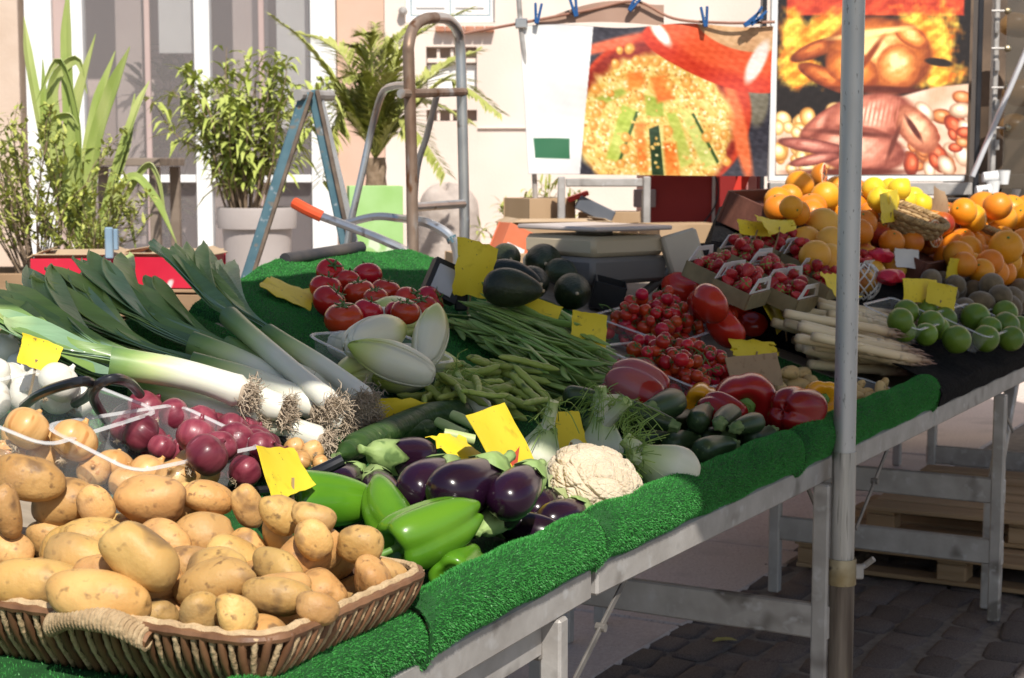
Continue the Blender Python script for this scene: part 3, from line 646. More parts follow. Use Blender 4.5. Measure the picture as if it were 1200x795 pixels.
# zucchini: stem at +X
M_zuc = mat('zucchini_skin', (.022, .042, .014), (.045, .078, .028), 60, .4, coat=.1, stretch=(.15, 1, 1), rnd=.25, bump=.1, speck=[((.12, .16, .06), 120, .64, .72), ((.07, .09, .05), 4, .66, .9)])
M_zucp = mat('pale_zucchini', (.22, .27, .13), (.30, .35, .19), 60, .4, stretch=(.15, 1, 1), rnd=.1, speck=((.40, .42, .28), 90, .6, .7))
M_zst = mat('zucchini_stem', (.10, .17, .05), (.2, .26, .1), 60, .6, stretch=(.2, 1, 1))
def zucchini(seed, m=None):
    L, r = .15, .027; bd = .06 * math.sin(seed * 1.7); pr = [(-.5 * L, .02 * r), (-.49 * L, .4 * r), (-.45 * L, .8 * r), (-.35 * L, 1.05 * r), (-.1 * L, 1.05 * r), (.15 * L, .95 * r), (.35 * L, .78 * r), (.42 * L, .66 * r), (.43 * L, .1 * r)]
    def fn(V, t, ph): V[..., 1:] *= (1 + .025 * np.cos(ph * 6))[..., None]; V[..., 2] += bd * (V[..., 0] / L * 2) ** 2 * L; return V
    b = MB(); b.lathe(catmull(pr, 22), 24, fn); c = MB()
    def cf(V, t, ph): V[..., 1:] *= (1 + .2 * np.cos(ph * 5) * (t > .15))[..., None]; V[..., 2] += bd * (V[..., 0] / L * 2) ** 2 * L; return V
    c.lathe([(.40 * L, .72 * r), (.44 * L, .68 * r), (.47 * L, .55 * r), (.52 * L, .48 * r), (.56 * L, .5 * r), (.57 * L, .46 * r), (.572 * L, .1 * r)], 20, cf)
    return [('body', b.mesh('body', m or M_zuc), []), ('stem', c.mesh('stem', M_zst), [])]
PZ = [(-.05, 0, 0, .023), (-.03, 0, 0, .026), (0, 0, 0, .026), (.03, 0, 0, .024), (.058, 0, 0, .018)]
K_zuc = Kind('zucchini', 'zucchini', [zucchini(s) for s in (1, 2, 3)], PZ, .155)
K_zucp = Kind('pale_zucchini', 'zucchini', [zucchini(5, M_zucp)], PZ, .155)
# endive: tip at +X
M_end = mat('endive_leaf', (.9, .9, .9), (1, 1, 1), 30, .35, coat=.2, stretch=(.15, 1, 1), sss=.1, bump=.15, bsc=30, rnd=.04, grad=[(0, (.76, .72, .58)), (.48, (.78, .74, .54)), (.70, (.68, .68, .28)), (1, (.42, .52, .08))])
def endive(seed):
    L, r = .165, .032; parts = []; g = np.random.default_rng(seed)
    def P(k): return catmull([(-.5 * L, .25 * r), (-.47 * L, .5 * r), (-.36 * L, .8 * r), (-.12 * L, 1.0 * r), (.1 * L, .95 * r), (.3 * L, .66 * r), (.43 * L, .3 * r), (.5 * L, .04 * r)], 20) * np.array([1, k])
    b = MB(); b.lathe(P(.96), 22, lambda V, t, ph: V * (1 + .02 * np.sin(ph * 4 + 6 * t))[..., None]); parts.append(('heart', b.mesh('heart', M_end), []))
    for i in range(4):
        pp = P(1.0 + .025 * (4 - i)); a0 = i * 1.9 + seed; wid = 1.15; n0 = 20 - (i % 2) * 2; G = []
        for k in range(n0):
            ph = a0 + np.linspace(-wid, wid, 9) * min(1, .35 + (n0 - 1 - k) * .18) * min(1, .5 + k * .1); rr = pp[k, 1] + .0004; lift = .0025 * (k / n0) ** 3
            G.append(np.stack([np.full(9, pp[k, 0]), (rr + lift) * np.cos(ph), (rr + lift) * np.sin(ph)], 1))
        m = MB(); m.slab(np.array(G), .0012); parts.append(('leaf', m.mesh('leaf', M_end), []))
    return parts
K_end = Kind('endive', 'endive', [endive(s) for s in (1, 2, 3)], [(-.05, 0, 0, .027), (-.02, 0, 0, .031), (.015, 0, 0, .031), (.045, 0, 0, .02), (.07, 0, 0, .009)], .165)
# avocado / asparagus / beans
M_avo = mat('avocado_skin', (.014, .018, .010), (.035, .045, .018), 12, .42, bump=.7, bsc=130, rnd=.25, coat=.1, dist=.003)
def avo(seed):
    b = MB(); L, r = .13, .043; b.lathe(catmull([(-.5 * L, .05 * r), (-.48 * L, .42 * r), (-.38 * L, .8 * r), (-.18 * L, 1.0 * r), (.06 * L, .95 * r), (.28 * L, .68 * r), (.42 * L, .43 * r), (.49 * L, .2 * r), (.5 * L, .03 * r)], 22), 26, lambda V, t, ph: (V.reshape(-1, 3) * (1 + lump(V.reshape(-1, 3) / r, .03, 1.0, seed))[:, None]).reshape(V.shape))
    s = MB(); s.lathe([(.48 * L, .10 * r), (.53 * L, .09 * r), (.54 * L, .03 * r)], 8); return [('body', b.mesh('body', M_avo), []), ('stem', s.mesh('stem', M_root), [])]
K_avo = Kind('avocado', 'avocado', [avo(s) for s in (1, 2)], [(-.022, 0, 0, .041), (.015, 0, 0, .037), (.042, 0, 0, .022)], .13)
M_asp = mat('white_asparagus', (.9, .9, .88), (1, 1, 1), 40, .45, stretch=(.1, 1, 1), bump=.1, rnd=.08, grad=[(0, (.74, .58, .36)), (.08, (.84, .70, .46)), (.72, (.78, .60, .38)), (.86, (.38, .25, .17)), (1, (.17, .08, .08))])
def asp(seed):
    L, r = .27, .0105; g = np.random.default_rng(seed); b = MB(); n = 26; x = np.linspace(-L / 2, L / 2, n); bd = g.uniform(-.01, .01)
    rr = r * np.interp(np.linspace(0, 1, n), [0, .02, .75, .84, .93, 1], [.9, 1, .95, 1.0, .72, .12]); pts = np.stack([x, bd * (x / L * 2) ** 2, bd * .4 * np.sin(x * 15)], 1); b.tube(pts, rr, 10)
    for i in range(13):
        xx = L * (.30 + .19 * i / 12) if i > 3 else L * (-.15 + .13 * i); a = i * 2.4; k = np.interp(xx, x, rr); d = np.array([0, math.cos(a), math.sin(a)]); c = np.array([xx, 0, 0]) + np.array([np.interp(xx, x, pts[:, 0]) - xx, np.interp(xx, x, pts[:, 1]), np.interp(xx, x, pts[:, 2])])
        t = np.cross([1, 0, 0], d); G = [[c + d * k * .9 - t * k * .75, c + d * k * 1.0, c + d * k * .9 + t * k * .75], [c + [.012, 0, 0] + d * k * 1.05 - t * k * .5, c + [.012, 0, 0] + d * k * 1.22, c + [.012, 0, 0] + d * k * 1.05 + t * k * .5], [c + [.024, 0, 0] + d * k * .85 - t * k * .08, c + [.025, 0, 0] + d * k * .95, c + [.024, 0, 0] + d * k * .85 + t * k * .08]]
        b.slab(np.array(G), .0008)
    return [(None, b.mesh('asparagus_spear', M_asp), [])]
K_asp = Kind('asparagus_spear', 'asparagus', [asp(s) for s in range(5)], [(x, 0, 0, .0102) for x in np.linspace(-.12, .11, 12)], .27)
M_bean = mat('flat_bean', (.16, .27, .055), (.25, .37, .095), 20, .42, rnd=.22, hue=.012, bump=.15, bsc=30, speck=((.26, .33, .12), 30, .62, .75))
M_broad = mat('broad_bean', (.26, .34, .06), (.36, .42, .10), 20, .42, rnd=.18, bump=.2, bsc=30, speck=((.08, .12, .03), 30, .64, .75))
def bean(L, r, fl, seed, m, lumps=0, nm='flat_bean'):
    g = np.random.default_rng(seed); n = 20; t = np.linspace(0, 1, n); x = (t - .5) * L; c1, c2 = g.uniform(-.10, .10), g.uniform(-.05, .05)
    pts = np.stack([x, c1 * L * (2 * t - 1) ** 2 + c2 * L * np.sin(t * 6), .02 * L * np.sin(t * 4 + seed)], 1)
    rr = r * np.interp(t, [0, .015, .05, .12, .85, .95, .985, 1], [.18, .22, .6, 1, 1, .6, .2, .06]) * (1 + lumps * np.sin(t * 34 + seed)); b = MB(); b.tube(pts, rr, 10, flat=fl, up=(0, 0, 1)); return [(None, b.mesh(nm, m), [])]
K_bean = Kind('flat_bean', 'bean', [bean(.21, .0085, .36, s, M_bean, .05) for s in range(7)], [(x, 0, 0, .0052) for x in np.linspace(-.09, .09, 11)], .21)
K_broad = Kind('broad_bean', 'bean', [bean(.15, .0095, .8, s + 20, M_broad, .12, 'broad_bean') for s in range(6)], [(x, 0, 0, .0085) for x in np.linspace(-.06, .06, 8)], .15)
# clear plastic trays, price tags
def mat_plastic(name, a):
    m = mat(name, (.85, .86, .87), None, 5, .08, alpha=a, spec=.7); return m
M_clear = mat_plastic('clear_plastic', .07)
M_crim = mat_plastic('clear_rim', .34)
def tray(F, s0, s1, w0, w1, h, label, m=None, flare=.018, base=.0, group='clear plastic trays on the stall', ang=0, name='plastic_tray'):
    o = empty(name, F.M @ Matrix.Translation(((s0 + s1) / 2, (w0 + w1) / 2, base)) @ Matrix.Rotation(R(ang), 4, 'Z')); tag(o, label, 'tray', group)
    a, c = (s1 - s0) / 2, (w1 - w0) / 2
    def ring(a, c, z, rad, n=5):
        out = []
        for cx, cy, p0 in ((a, c, 0), (-a, c, 90), (-a, -c, 180), (a, -c, 270)):
            for i in range(n): q = R(p0 + 90 * i / (n - 1)); out.append(((abs(cx) - rad) * np.sign(cx) + rad * math.cos(q), (abs(cy) - rad) * np.sign(cy) + rad * math.sin(q), z))
        return out
    rs = [ring(a - flare, c - flare, .002, .02), ring(a - flare * .4, c - flare * .4, h * .5, .022), ring(a, c, h, .025)]
    G = np.array(rs); G = np.concatenate([G, G[:, :1]], 1); b = MB(); b.slab(G, .0012); mm = m or M_clear; b.build('wall', mm, o)
    b = MB(); q = np.array(rs[0]); n = len(q); b.add(np.vstack([q, q - [0, 0, .0015]]), [tuple(range(n)), tuple(range(2 * n - 1, n - 1, -1))]); b.build('bottom', mm, o)
    b = MB(); b.tube(ring(a + .004, c + .004, h, .028), .0045, 6, closed=True, flat=.5, up=(0, 0, 1)); b.build('rim', M_crim if m is None else m, o)
    return o
M_tagy = mat('yellow_card', (.72, .54, .02), (.78, .60, .035), 12, .55, rnd=.08, speck=[((.58, .42, .02), 40, .60, .75), ((.20, .14, .04), 130, .70, .74)])
M_tagb = mat('card_stick', (.30, .2, .1), (.4, .28, .15), 20, .8)
M_kraft = mat('kraft_card', (.33, .22, .13), (.40, .28, .17), 8, .85, speck=((.26, .17, .1), 60, .6, .7), bump=.1)
tagn = [0]
def pricetag(pts, F=F2, h=.1, label='', m=None, curl=.004, worn=False, thick=.0012, lean=None, stick=True, cat='price tag'):
    """A card whose four picture corners (top-left, top-right, bottom-right, bottom-left) stand upright on the produce; h: height of its lower edge."""
    tl, tr, br, bl = pts
    A = F.tp(*bl, h); B = F.tp(*br, h)
    top = lambda q, foot: CC + ray(*q) * (depth(foot) + (lean if lean is not None else .0))
    D, C_ = top(tl, A), top(tr, B); o = empty('price_tag', (A + B) / 2); tag(o, label, cat, 'yellow price tags on the stall' if m is None else None); L = np.array(o.location)
    tagn[0] += 1; g = np.random.default_rng(tagn[0]); nx, ny = 9, 9; G = np.zeros((nx, ny, 3)); nn = nrm(np.cross(B - A, D - A))
    for i in range(nx):
        for j in range(ny):
            u, v = i / (nx - 1), j / (ny - 1); p = (A * (1 - u) + B * u) * (1 - v) + (D * (1 - u) + C_ * u) * v
            e = (.0025 if worn else .0008); p = p + nn * (curl * math.sin(u * 3.1 + tagn[0]) + curl * .8 * math.sin(v * 2.6 + tagn[0] * 2)) + (g.normal(size=3) * e if i in (0, nx - 1) or j in (0, ny - 1) else 0)
            G[i, j] = p - L
    b = MB(); b.slab(G, thick); b.build('card', m or M_tagy, o)
    if stick:
        b = MB(); mid = (D + C_) / 2 * .3 + (A + B) / 2 * .7 - L + nn * .004; b.tube([mid, mid * .3 - F.N * .02, -F.N * (h * .8) + nn * .004], .0022, 5); b.build('stick', M_tagb, o)
    return o
# ================================================================ vegetables on the near tables
# ---- wicker basket of potatoes
rimh = .075
cA = F1h.loc(F1h.tp(308, 757, rimh)); cB = F1h.loc(F1h.tp(512, 668, rimh)); cL = F1h.loc(F1h.tp(0, 714, rimh))
BS0, BS1, BW0, BW1 = cA[0] + .003, cB[0] + .003, (cA[1] + cB[1]) / 2, (cA[1] + cB[1]) / 2 + .50
def basket(F, s0, s1, w0, w1, h, label, mA, mB, pitch=.0115, handle=True, base=0., group=None, inset=.045, strand=.0048):
    o = empty('wicker_basket', F.M @ Matrix.Translation(((s0 + s1) / 2, (w0 + w1) / 2, base))); tag(o, label, 'basket', group)
    a, c, rad = (s1 - s0) / 2, (w1 - w0) / 2, .05
    def peri(a, c, rad, step):
        out = []; segs = [((a, -c + rad), (a, c - rad)), None, ((a - rad, c), (-a + rad, c)), None, ((-a, c - rad), (-a, -c + rad)), None, ((-a + rad, -c), (a - rad, -c)), None]; cor = [(a - rad, c - rad, 0), (-a + rad, c - rad, 90), (-a + rad, -c + rad, 180), (a - rad, -c + rad, 270)]; k = 0
        for sgm in segs:
            if sgm is None:
                x, y, p0 = cor[k]; k += 1; n = max(2, int(rad * 1.57 / step))
                for i in range(n): q = R(p0 + 90 * (i + .5) / n); out.append((x + rad * math.cos(q), y + rad * math.sin(q), math.cos(q), math.sin(q)))
            else:
                A, B = np.array(sgm[0]), np.array(sgm[1]); d = B - A; ln = np.linalg.norm(d); n = max(2, int(ln / step)); nx, ny = d[1] / ln, -d[0] / ln
                for i in range(n): q = A + d * (i + .5) / n; out.append((q[0], q[1], nx, ny))
        return out
    # strands climb the wall: outwards and up, leaning a little
    def smesh(r, m, nm, rope):
        b = MB(); t = np.linspace(0, 1, 14); P = np.stack([-inset * (1 - t) ** 1.4 + .004 * np.sin(t * 3.1), .012 * t, h * t ** .9], 1)
        rr = r * (1 + (.22 * np.sin(t * 40) if rope else 0)); b.tube(P, rr, 6); return b.mesh(nm, m)
    mb, mr = smesh(strand, mA, 'cane', False), smesh(strand * .72, mB, 'rope', True)
    for i, (x, y, nx, ny) in enumerate(peri(a, c, rad, pitch)):
        if handle and ny < -.9 and False: continue
        obj('cane' if i % 2 == 0 else 'rope', mb if i % 2 == 0 else mr, o, None).matrix_local = m4(np.array([[nx, -ny, 0], [ny, nx, 0], [0, 0, 1]]), (x, y, .003))
    b = MB(); pts = lambda k, z: [(x + nx * k, y + ny * k, z) for x, y, nx, ny in peri(a, c, rad, .03)]
    G = np.array([pts(-inset - .006, .006), pts(-.022, h * .4), pts(-.0085, h * .96)]); G = np.concatenate([G, G[:, :1]], 1); b.slab(G, .003); b.build('lining', mat('cane_lining', (.07, .035, .02), (.12, .065, .035), 30, .8, bump=.3), o)
    b = MB(); q = np.array(pts(-inset - .004, .006)); n = len(q); b.add(np.vstack([q, q - [0, 0, .004]]), [tuple(range(n)), tuple(range(2 * n - 1, n - 1, -1))]); b.build('bottom', mA, o)
    for z, k, m_ in ((h, .001, mA), (h + .004, -.006, mB)):
        b = MB(); P = np.array(pts(k, z)); P = np.vstack([P, P[:1]]); P = catmull(P, len(P) * 4)[:-3]; b.tube(P, .0052 * (1 + .18 * np.sin(np.arange(len(P)) * 1.6)), 7, closed=True); b.build('rim', m_, o)
    if handle:                                 # grip wound with cord on the end wall
        y = -.0 ; b = MB(); x0 = -a - .001; t = np.linspace(0, 1, 520); cy = -c * .15; hw = .066
        core = catmull([(x0 - .003, cy - hw, h - .012), (x0 - .012, cy - hw * .5, h + .003), (x0 - .014, cy, h + .006), (x0 - .012, cy + hw * .5, h + .003), (x0 - .003, cy + hw, h - .012)], 520)
        a2 = t * 2 * np.pi * 26; off = np.stack([np.cos(a2) * .0115, np.zeros(520), np.sin(a2) * .0115], 1); b.tube(core + off, .0028, 5); g = b.build('handle', mB, o)
        b = MB(); b.tube(core[::20], .0095, 8); b.build('handle_core', mA, g)
    return o
M_cane = mat('dark_cane', (.14, .065, .032), (.22, .11, .055), 30, .5, rnd=.25, stretch=(1, 1, .4), bump=.2)
M_rope = mat('tan_cord', (.42, .29, .16), (.52, .38, .22), 60, .85, rnd=.1, bump=.4, bsc=150)
basket(F1h, BS0, BS1, BW0, BW1, rimh, 'brown and tan wicker basket heaped with large potatoes', M_cane, M_rope)
occ = []
for s_ in np.arange(BS0, BS1 + .01, .02):
    for w_ in (BW0, BW1): occ.append(F1h.w(s_, w_, rimh - .01))
for w_ in np.arange(BW0, BW1, .02):
    for s_ in (BS0, BS1): occ.append(F1h.w(s_, w_, rimh - .01))
occupy(np.array(occ), np.full(len(occ), .008))
LP, GP = 'large golden potato heaped in the brown wicker basket', 'potatoes heaped in the wicker basket'
reg = lambda: (rng.uniform(BS0 + .08, BS1 - .08), rng.uniform(BW0 + .08, BW1 - .08))
lay = lambda: frame3([rng.normal(), rng.normal(), rng.normal() * .3] @ np.stack([F1h.U, F1h.V, F1h.N]), F1h.N) @ rotx(rng.uniform(0, 6))
dome = lambda s_, w_: .035 + .085 * max(0, 1 - (abs(s_ - (BS0 + BS1) / 2 - .03) / .19) ** 4) * max(0, 1 - (abs(w_ - (BW0 + BW1) / 2 - .03) / .25) ** 4)
drop(F1h, K_pot, 120, reg, LP, GP, (.62, .78), base=.008, cand=10, rot=lay, hmax=dome)
for px, py, sz, an in [(20, 690, 70, 10), (8, 640, 55, 20), (349, 732, 52, -10), (302, 742, 70, 5), (180, 722, 62, -15), (235, 722, 62, 80), (277, 718, 50, 60), (326, 703, 72, 15), (371, 712, 50, 30), (408, 697, 72, -28), (456, 674, 58, 40), (440, 684, 46, 75), (45, 680, 100, 5), (110, 700, 100, 8), (61, 634, 70, 25), (8, 600, 62, 85),
      (112, 632, 60, 20), (112, 668, 50, 0), (256, 672, 80, 0), (293, 650, 74, 60), (378, 657, 95, -10), (421, 636, 66, 10), (328, 632, 62, 65), (223, 640, 50, 10), (245, 624, 50, 30), (192, 614, 60, 20), (163, 652, 108, 44), (325, 602, 58, 40), (366, 607, 58, 15), (218, 592, 60, 60), (178, 586, 92, 5), (290, 592, 64, 75), (243, 580, 50, 20), (72, 588, 94, -3), (33, 558, 72, 10), (110, 592, 54, 60), (365, 632, 56, 60)]:
    place(F1h, K_potr, px, py, max(sz, 60) * 1.02, LP, GP, face=nrm(RT * math.cos(R(an)) - UP * math.sin(R(an)) * .85 + FW * (.35 * math.sin(R(an)) + rng.normal() * .12)), base=.01, gap=.86, hmax=.26, wmax=BW1 - .05, smax=BS1 - .035)

# ---- trays and heaps of onions behind the potatoes
def trpx(F, p, q, h, hh, label, **k):          # tray from two opposite picture corners of its rim
    A, B = F.loc(F.tp(*p, hh)), F.loc(F.tp(*q, hh)); return tray(F, min(A[0], B[0]), max(A[0], B[0]), min(A[1], B[1]), max(A[1], B[1]), h, label, **k)
sC, wC, _ = F1.loc(F1.tp(178, 556, .03)); sD, wD, _ = F1.loc(F1.tp(52, 520, .03))
tray(F1, sC - .13, sC + .13, wC - .075, wC + .085, .085, 'clear plastic tray of yellow onions touching the red onion heap', ang=-4)
tray(F1, sD - .13, sD + .13, wD - .085, wD + .10, .085, 'clear plastic tray of yellow onions beside the white onions', ang=6)
LY, GY = 'yellow onion in the clear tray touching the red onions', 'yellow onions in plastic trays'
for px, py, sz in [(134, 548, 48), (176, 556, 50), (205, 560, 46), (150, 566, 44), (229, 553, 60), (26, 512, 50), (85, 524, 52), (55, 530, 50), (7, 535, 46), (32, 502, 54), (88, 516, 55), (110, 552, 40)]:
    place(F1, K_yon, px, py, sz, LY if px > 105 else 'yellow onion in the clear tray beside the white onions', GY, Rm=frame3(nrm(F1.N + F1.U * rng.normal() * .7 + F1.V * rng.normal() * .6), F1.V), base=.005)
LW, GW = 'white onion heaped at the table end beside the leek leaves', 'white onions beside the leeks'
for px, py, sz in [(-12, 470, 50), (33, 462, 48), (70, 462, 50), (14, 446, 46), (5, 412, 48), (50, 446, 40), (-10, 440, 44), (90, 470, 40), (70, 448, 50), (30, 430, 44)]:
    place(F1, K_won, px, py, sz, LW, GW, Rm=frame3(nrm(F1.N * .8 + F1.U * rng.normal() * .7 + F1.V * rng.normal() * .6), F1.V), base=0)
LR, GR = 'shiny red onion in the heap behind the yellow onion trays', 'red onions in a heap'
for px, py, sz in [(165, 515, 46), (205, 500, 44), (250, 500, 44), (285, 505, 44), (215, 530, 46), (255, 545, 44), (285, 556, 42), (262, 530, 44), (180, 520, 44), (230, 520, 44), (310, 525, 42), (300, 515, 44), (310, 545, 40), (155, 497, 44), (192, 506, 44), (234, 496, 46), (271, 503, 44), (172, 479, 50), (205, 487, 44), (165, 508, 48), (274, 517, 50), (230, 511, 50), (257, 524, 44), (243, 533, 58), (300, 523, 46), (287, 553, 44), (145, 505, 36), (308, 523, 40), (190, 525, 38), (325, 535, 34)]:
    place(F1, K_ron, px, py, sz * .92, LR, GR, Rm=frame3(nrm(F1.N * .7 + F1.U * rng.normal() * .8 + F1.V * rng.normal() * .7), F1.V), base=0, hmax=.14)
for px, py, sz in [(345, 525, 26), (366, 530, 28), (352, 540, 26), (376, 545, 24)]: place(F1, K_yon, px, py, sz, 'small shallot lying between the leek roots and the price tag', 'shallots by the leek roots', base=0)
# black carrying loops of the onion carrier
hc = empty('carry_basket', F1.tp(140, 520)); tag(hc, 'black tubular loop handles standing up beside the red onions', 'basket'); L = np.array(hc.location)
M_rub = mat('black_rubber', (.012, .012, .015), (.02, .02, .024), 10, .3, coat=.2)
for pts in ([(28, 476, .06), (45, 463, .10), (70, 453, .13), (98, 447, .15), (109, 452, .13), (104, 463, .10), (88, 473, .06)], [(124, 492, .05), (114, 476, .09), (109, 462, .12), (118, 449, .15), (136, 444, .16), (152, 449, .14), (164, 462, .09)]):
    P = np.array([F1.tp(*q) for q in pts]) - L; b = MB(); b.tube(catmull(P, 30), .0072, 10); b.build('handle', M_rub, hc)
b = MB(); P = np.array([F1.tp(*q) for q in [(366, 556, .05), (384, 548, .065), (402, 539, .08)]]) - L; b.tube(catmull(P, 8), .0095, 10); b.build('handle_end', M_rub, hc)
b = MB(); P = np.array([F1.tp(*q, .012) for q in [(120, 510), (150, 475), (240, 470), (340, 520), (380, 555), (300, 575), (200, 560)]]) - L; b.tube(catmull(np.vstack([P, P[:1]]), 50)[:-1], .006, 8, closed=True); b.build('rim', M_rub, hc)

# ---- leeks
M_shaft = mat('leek_shaft', (.92, .92, .9), (1, 1, 1), 40, .34, coat=.2, stretch=(.06, 1, 1), bump=.1, sss=.1, grad=[(0, (.74, .72, .64)), (.45, (.74, .74, .60)), (.68, (.52, .60, .28)), (.85, (.22, .34, .10)), (1, (.10, .19, .07))])
M_leaf = [mat('leek_leaf_%d' % i, (.85, .85, .85), (1.1, 1.1, 1.1), 50, .45, stretch=(.05, 1, 1), bump=.25, bsc=60, coat=.1, grad=[(0, e), (.25, c), (1, d)]) for i, (c, d, e) in enumerate([((.19, .31, .09), (.10, .18, .075), (.44, .54, .20)), ((.16, .27, .10), (.09, .165, .09), (.38, .50, .18)), ((.20, .33, .18), (.17, .27, .20), (.4, .52, .24)), ((.23, .35, .08), (.12, .21, .065), (.48, .56, .20))])]
M_lroot = mat('leek_root', (.36, .28, .20), (.48, .39, .29), 30, .9)
def leek(root, mid, tips, r, label, F=F2, seed=0, wl=.043, mi=0):
    g = np.random.default_rng(seed); A = F.tp(*root); B = F.tp(*mid); o = empty('leek', A); tag(o, label, 'leek', 'leeks piled on the turf'); ax = nrm(B - A); Ls = np.linalg.norm(B - A)
    Rm = frame3(ax, F.N); b = MB(); t = np.linspace(0, 1, 16); rr = r * np.interp(t, [0, .03, .1, .3, .8, 1], [.75, 1.12, 1.0, .92, .98, 1.08])
    pts = np.stack([t * Ls, .012 * np.sin(t * 3 + seed), .006 * np.sin(t * 3.1)], 1); b.tube(pts, rr, 18); sh = b.build('shaft', M_shaft, o); sh.matrix_local = m4(Rm, (0, 0, 0))
    b = MB()
    for k in range(300):
        d = nrm([-1.0, g.normal() * .8, g.normal() * .8 - .15]); p = np.array([.002, *(g.normal(size=2) * r * .42)]); q = p + d * g.uniform(.006, .022); e = q + nrm(d + g.normal(size=3) * 1.2) * g.uniform(.006, .016); e2 = e + nrm(g.normal(size=3)) * .010
        b.tube([p, q, e, e2], [.0008, .0007, .0006, .0004], 3, cap=False)
    b.lathe([(-.006, .2 * r), (-.004, .6 * r), (.004, .8 * r), (.008, .7 * r)], 10); rt = b.build('roots', M_lroot, o, fix=False); rt.matrix_local = m4(Rm, (0, 0, 0))
    tips = [q for t_ in tips for q in (t_, (t_[0] + g.normal() * 14, t_[1] + g.normal() * 8, t_[2] * g.uniform(.75, 1.05)))]
    for k, tip in enumerate(tips):             # long folded leaves fanning away from the shaft
        T = F.tp(*tip); n = 16; Bm = B - ax * Ls * .12; L = np.linalg.norm(T - Bm); d0 = ax; sd = nrm(np.cross(F.N, T - Bm)); wk = wl * (1 - .02 * k) * g.uniform(.85, 1.1)
        ctrl = [Bm, Bm + ax * L * .33, T - (T - (Bm + ax * L * .45)) * .45, T]; C = catmull(ctrl, n); off = g.uniform(-.3, .3); G = []
        for i in range(n):
            u = i / (n - 1); tg = nrm(C[min(i + 1, n - 1)] - C[max(i - 1, 0)]); s2 = nrm(np.cross(F.N, tg)); up = np.cross(tg, s2); s2 = nrm(s2 * math.cos(off) + up * math.sin(off)); up = np.cross(tg, s2)
            w = wk * float(np.interp(u, [0, .12, .35, .8, .93, 1], [.55, .7, .95, .95, .6, .08])); fold = float(np.interp(u, [0, .3, 1], [1.25, .8, .45])); row = []
            for v in np.linspace(-1, 1, 7): row.append(C[i] + s2 * (w * .5 * math.sin(v * fold) / math.sin(max(fold, .3))) + up * (w * .5 * (math.cos(v * fold) - 1) * -1.0 + r * .55 * (1 - u) * .2 + .0035 * math.sin(u * 9 + v * 2 + seed)) - A)
            G.append(row)
        b = MB(); b.slab(np.array(G), .0018); q = b.build('leaf', M_leaf[(mi + k) % 4], o)
    occupy(np.array([A + (B - A) * t for t in np.linspace(0, 1, 14)]), np.full(14, r * .95))
LK = 'leek with white shaft and dark green leaves, its hairy roots towards the '
leek((415, 466, .035), (262, 410, .05), [(120, 307, .09), (95, 319, .08), (140, 297, .10), (70, 329, .07)], .022, 'leek whose root lies against the clear endive tray', seed=1, mi=3)
leek((405, 492, .025), (240, 436, .035), [(30, 354, .05), (10, 367, .05), (60, 341, .06), (85, 334, .07)], .024, 'leek whose root touches the yellow paper beside the endive tray', seed=2, mi=1)
leek((332, 482, .06), (190, 434, .07), [(8, 331, .11), (40, 319, .11), (-10, 345, .1), (60, 311, .12)], .023, 'leek with leaf ends reaching farthest over the table edge', seed=3, mi=3)
leek((287, 464, .085), (130, 424, .09), [(-25, 361, .11), (-35, 341, .12), (5, 373, .11)], .025, 'thick white leek in full sunlight with pale blue-green leaves', seed=4, mi=2, wl=.062)
leek((378, 520, .02), (240, 474, .03), [(80, 413, .04), (60, 397, .04)], .021, 'short leek lying lowest beside the red onions', seed=5)
leek((390, 476, .075), (272, 372, .09), [(205, 287, .13), (190, 291, .13), (218, 285, .13), (176, 289, .12)], .018, 'slim pale green leek lying across the other shafts', seed=6, wl=.036, mi=3)
leek((300, 497, .03), (155, 454, .04), [(0, 389, .05), (20, 394, .05)], .021, 'sunlit leek shaft beneath the thick white leek', seed=7, mi=3)
leek((432, 490, .02), (305, 430, .03), [(160, 334, .07), (135, 341, .06), (180, 324, .08)], .020, 'leek with the bushiest roots, nearest the cucumber', seed=8, mi=0)
leek((352, 462, .045), (222, 404, .06), [(85, 301, .13), (60, 311, .12), (105, 294, .13), (35, 324, .11)], .021, 'leek buried in the middle of the pile with upright leaves', seed=9, mi=1)
leek((372, 480, .05), (225, 428, .06), [(55, 327, .10), (80, 317, .11), (25, 339, .09), (105, 307, .11)], .022, 'leek with broad mid-green leaves fanned over the pile', seed=10, mi=0)
leek((425, 470, .06), (320, 392, .075), [(240, 301, .11), (225, 293, .12), (252, 307, .10), (210, 299, .11)], .018, 'leek slanting over the turf, its leaves ending nearest the blue trestle', seed=11, wl=.036, mi=1)
# ---- endives in a clear tray
A = F2.loc(F2.tp(455, 455, .01)); tray(F2, A[0] - .06, A[0] + .17, A[1] - .02, A[1] + .15, .06, 'clear plastic tray of white endives on the turf', ang=-8)
LE, GE = 'white endive with yellow-green tip in the clear tray', 'endives in the clear tray'
for px, py, sz, an, pi in [(418, 436, 85, 160, 0), (470, 440, 85, 175, 0), (500, 425, 80, 10, 0), (430, 412, 80, 15, 0), (461, 368, 85, 172, 8), (452, 380, 80, 5, 0), (505, 392, 82, -82, 35), (442, 394, 98, -10, 6), (458, 423, 92, 197, 4)]:
    place(F2, K_end, px, py, sz * 1.18, LE, GE, ang=an, pitch=pi, base=.004)
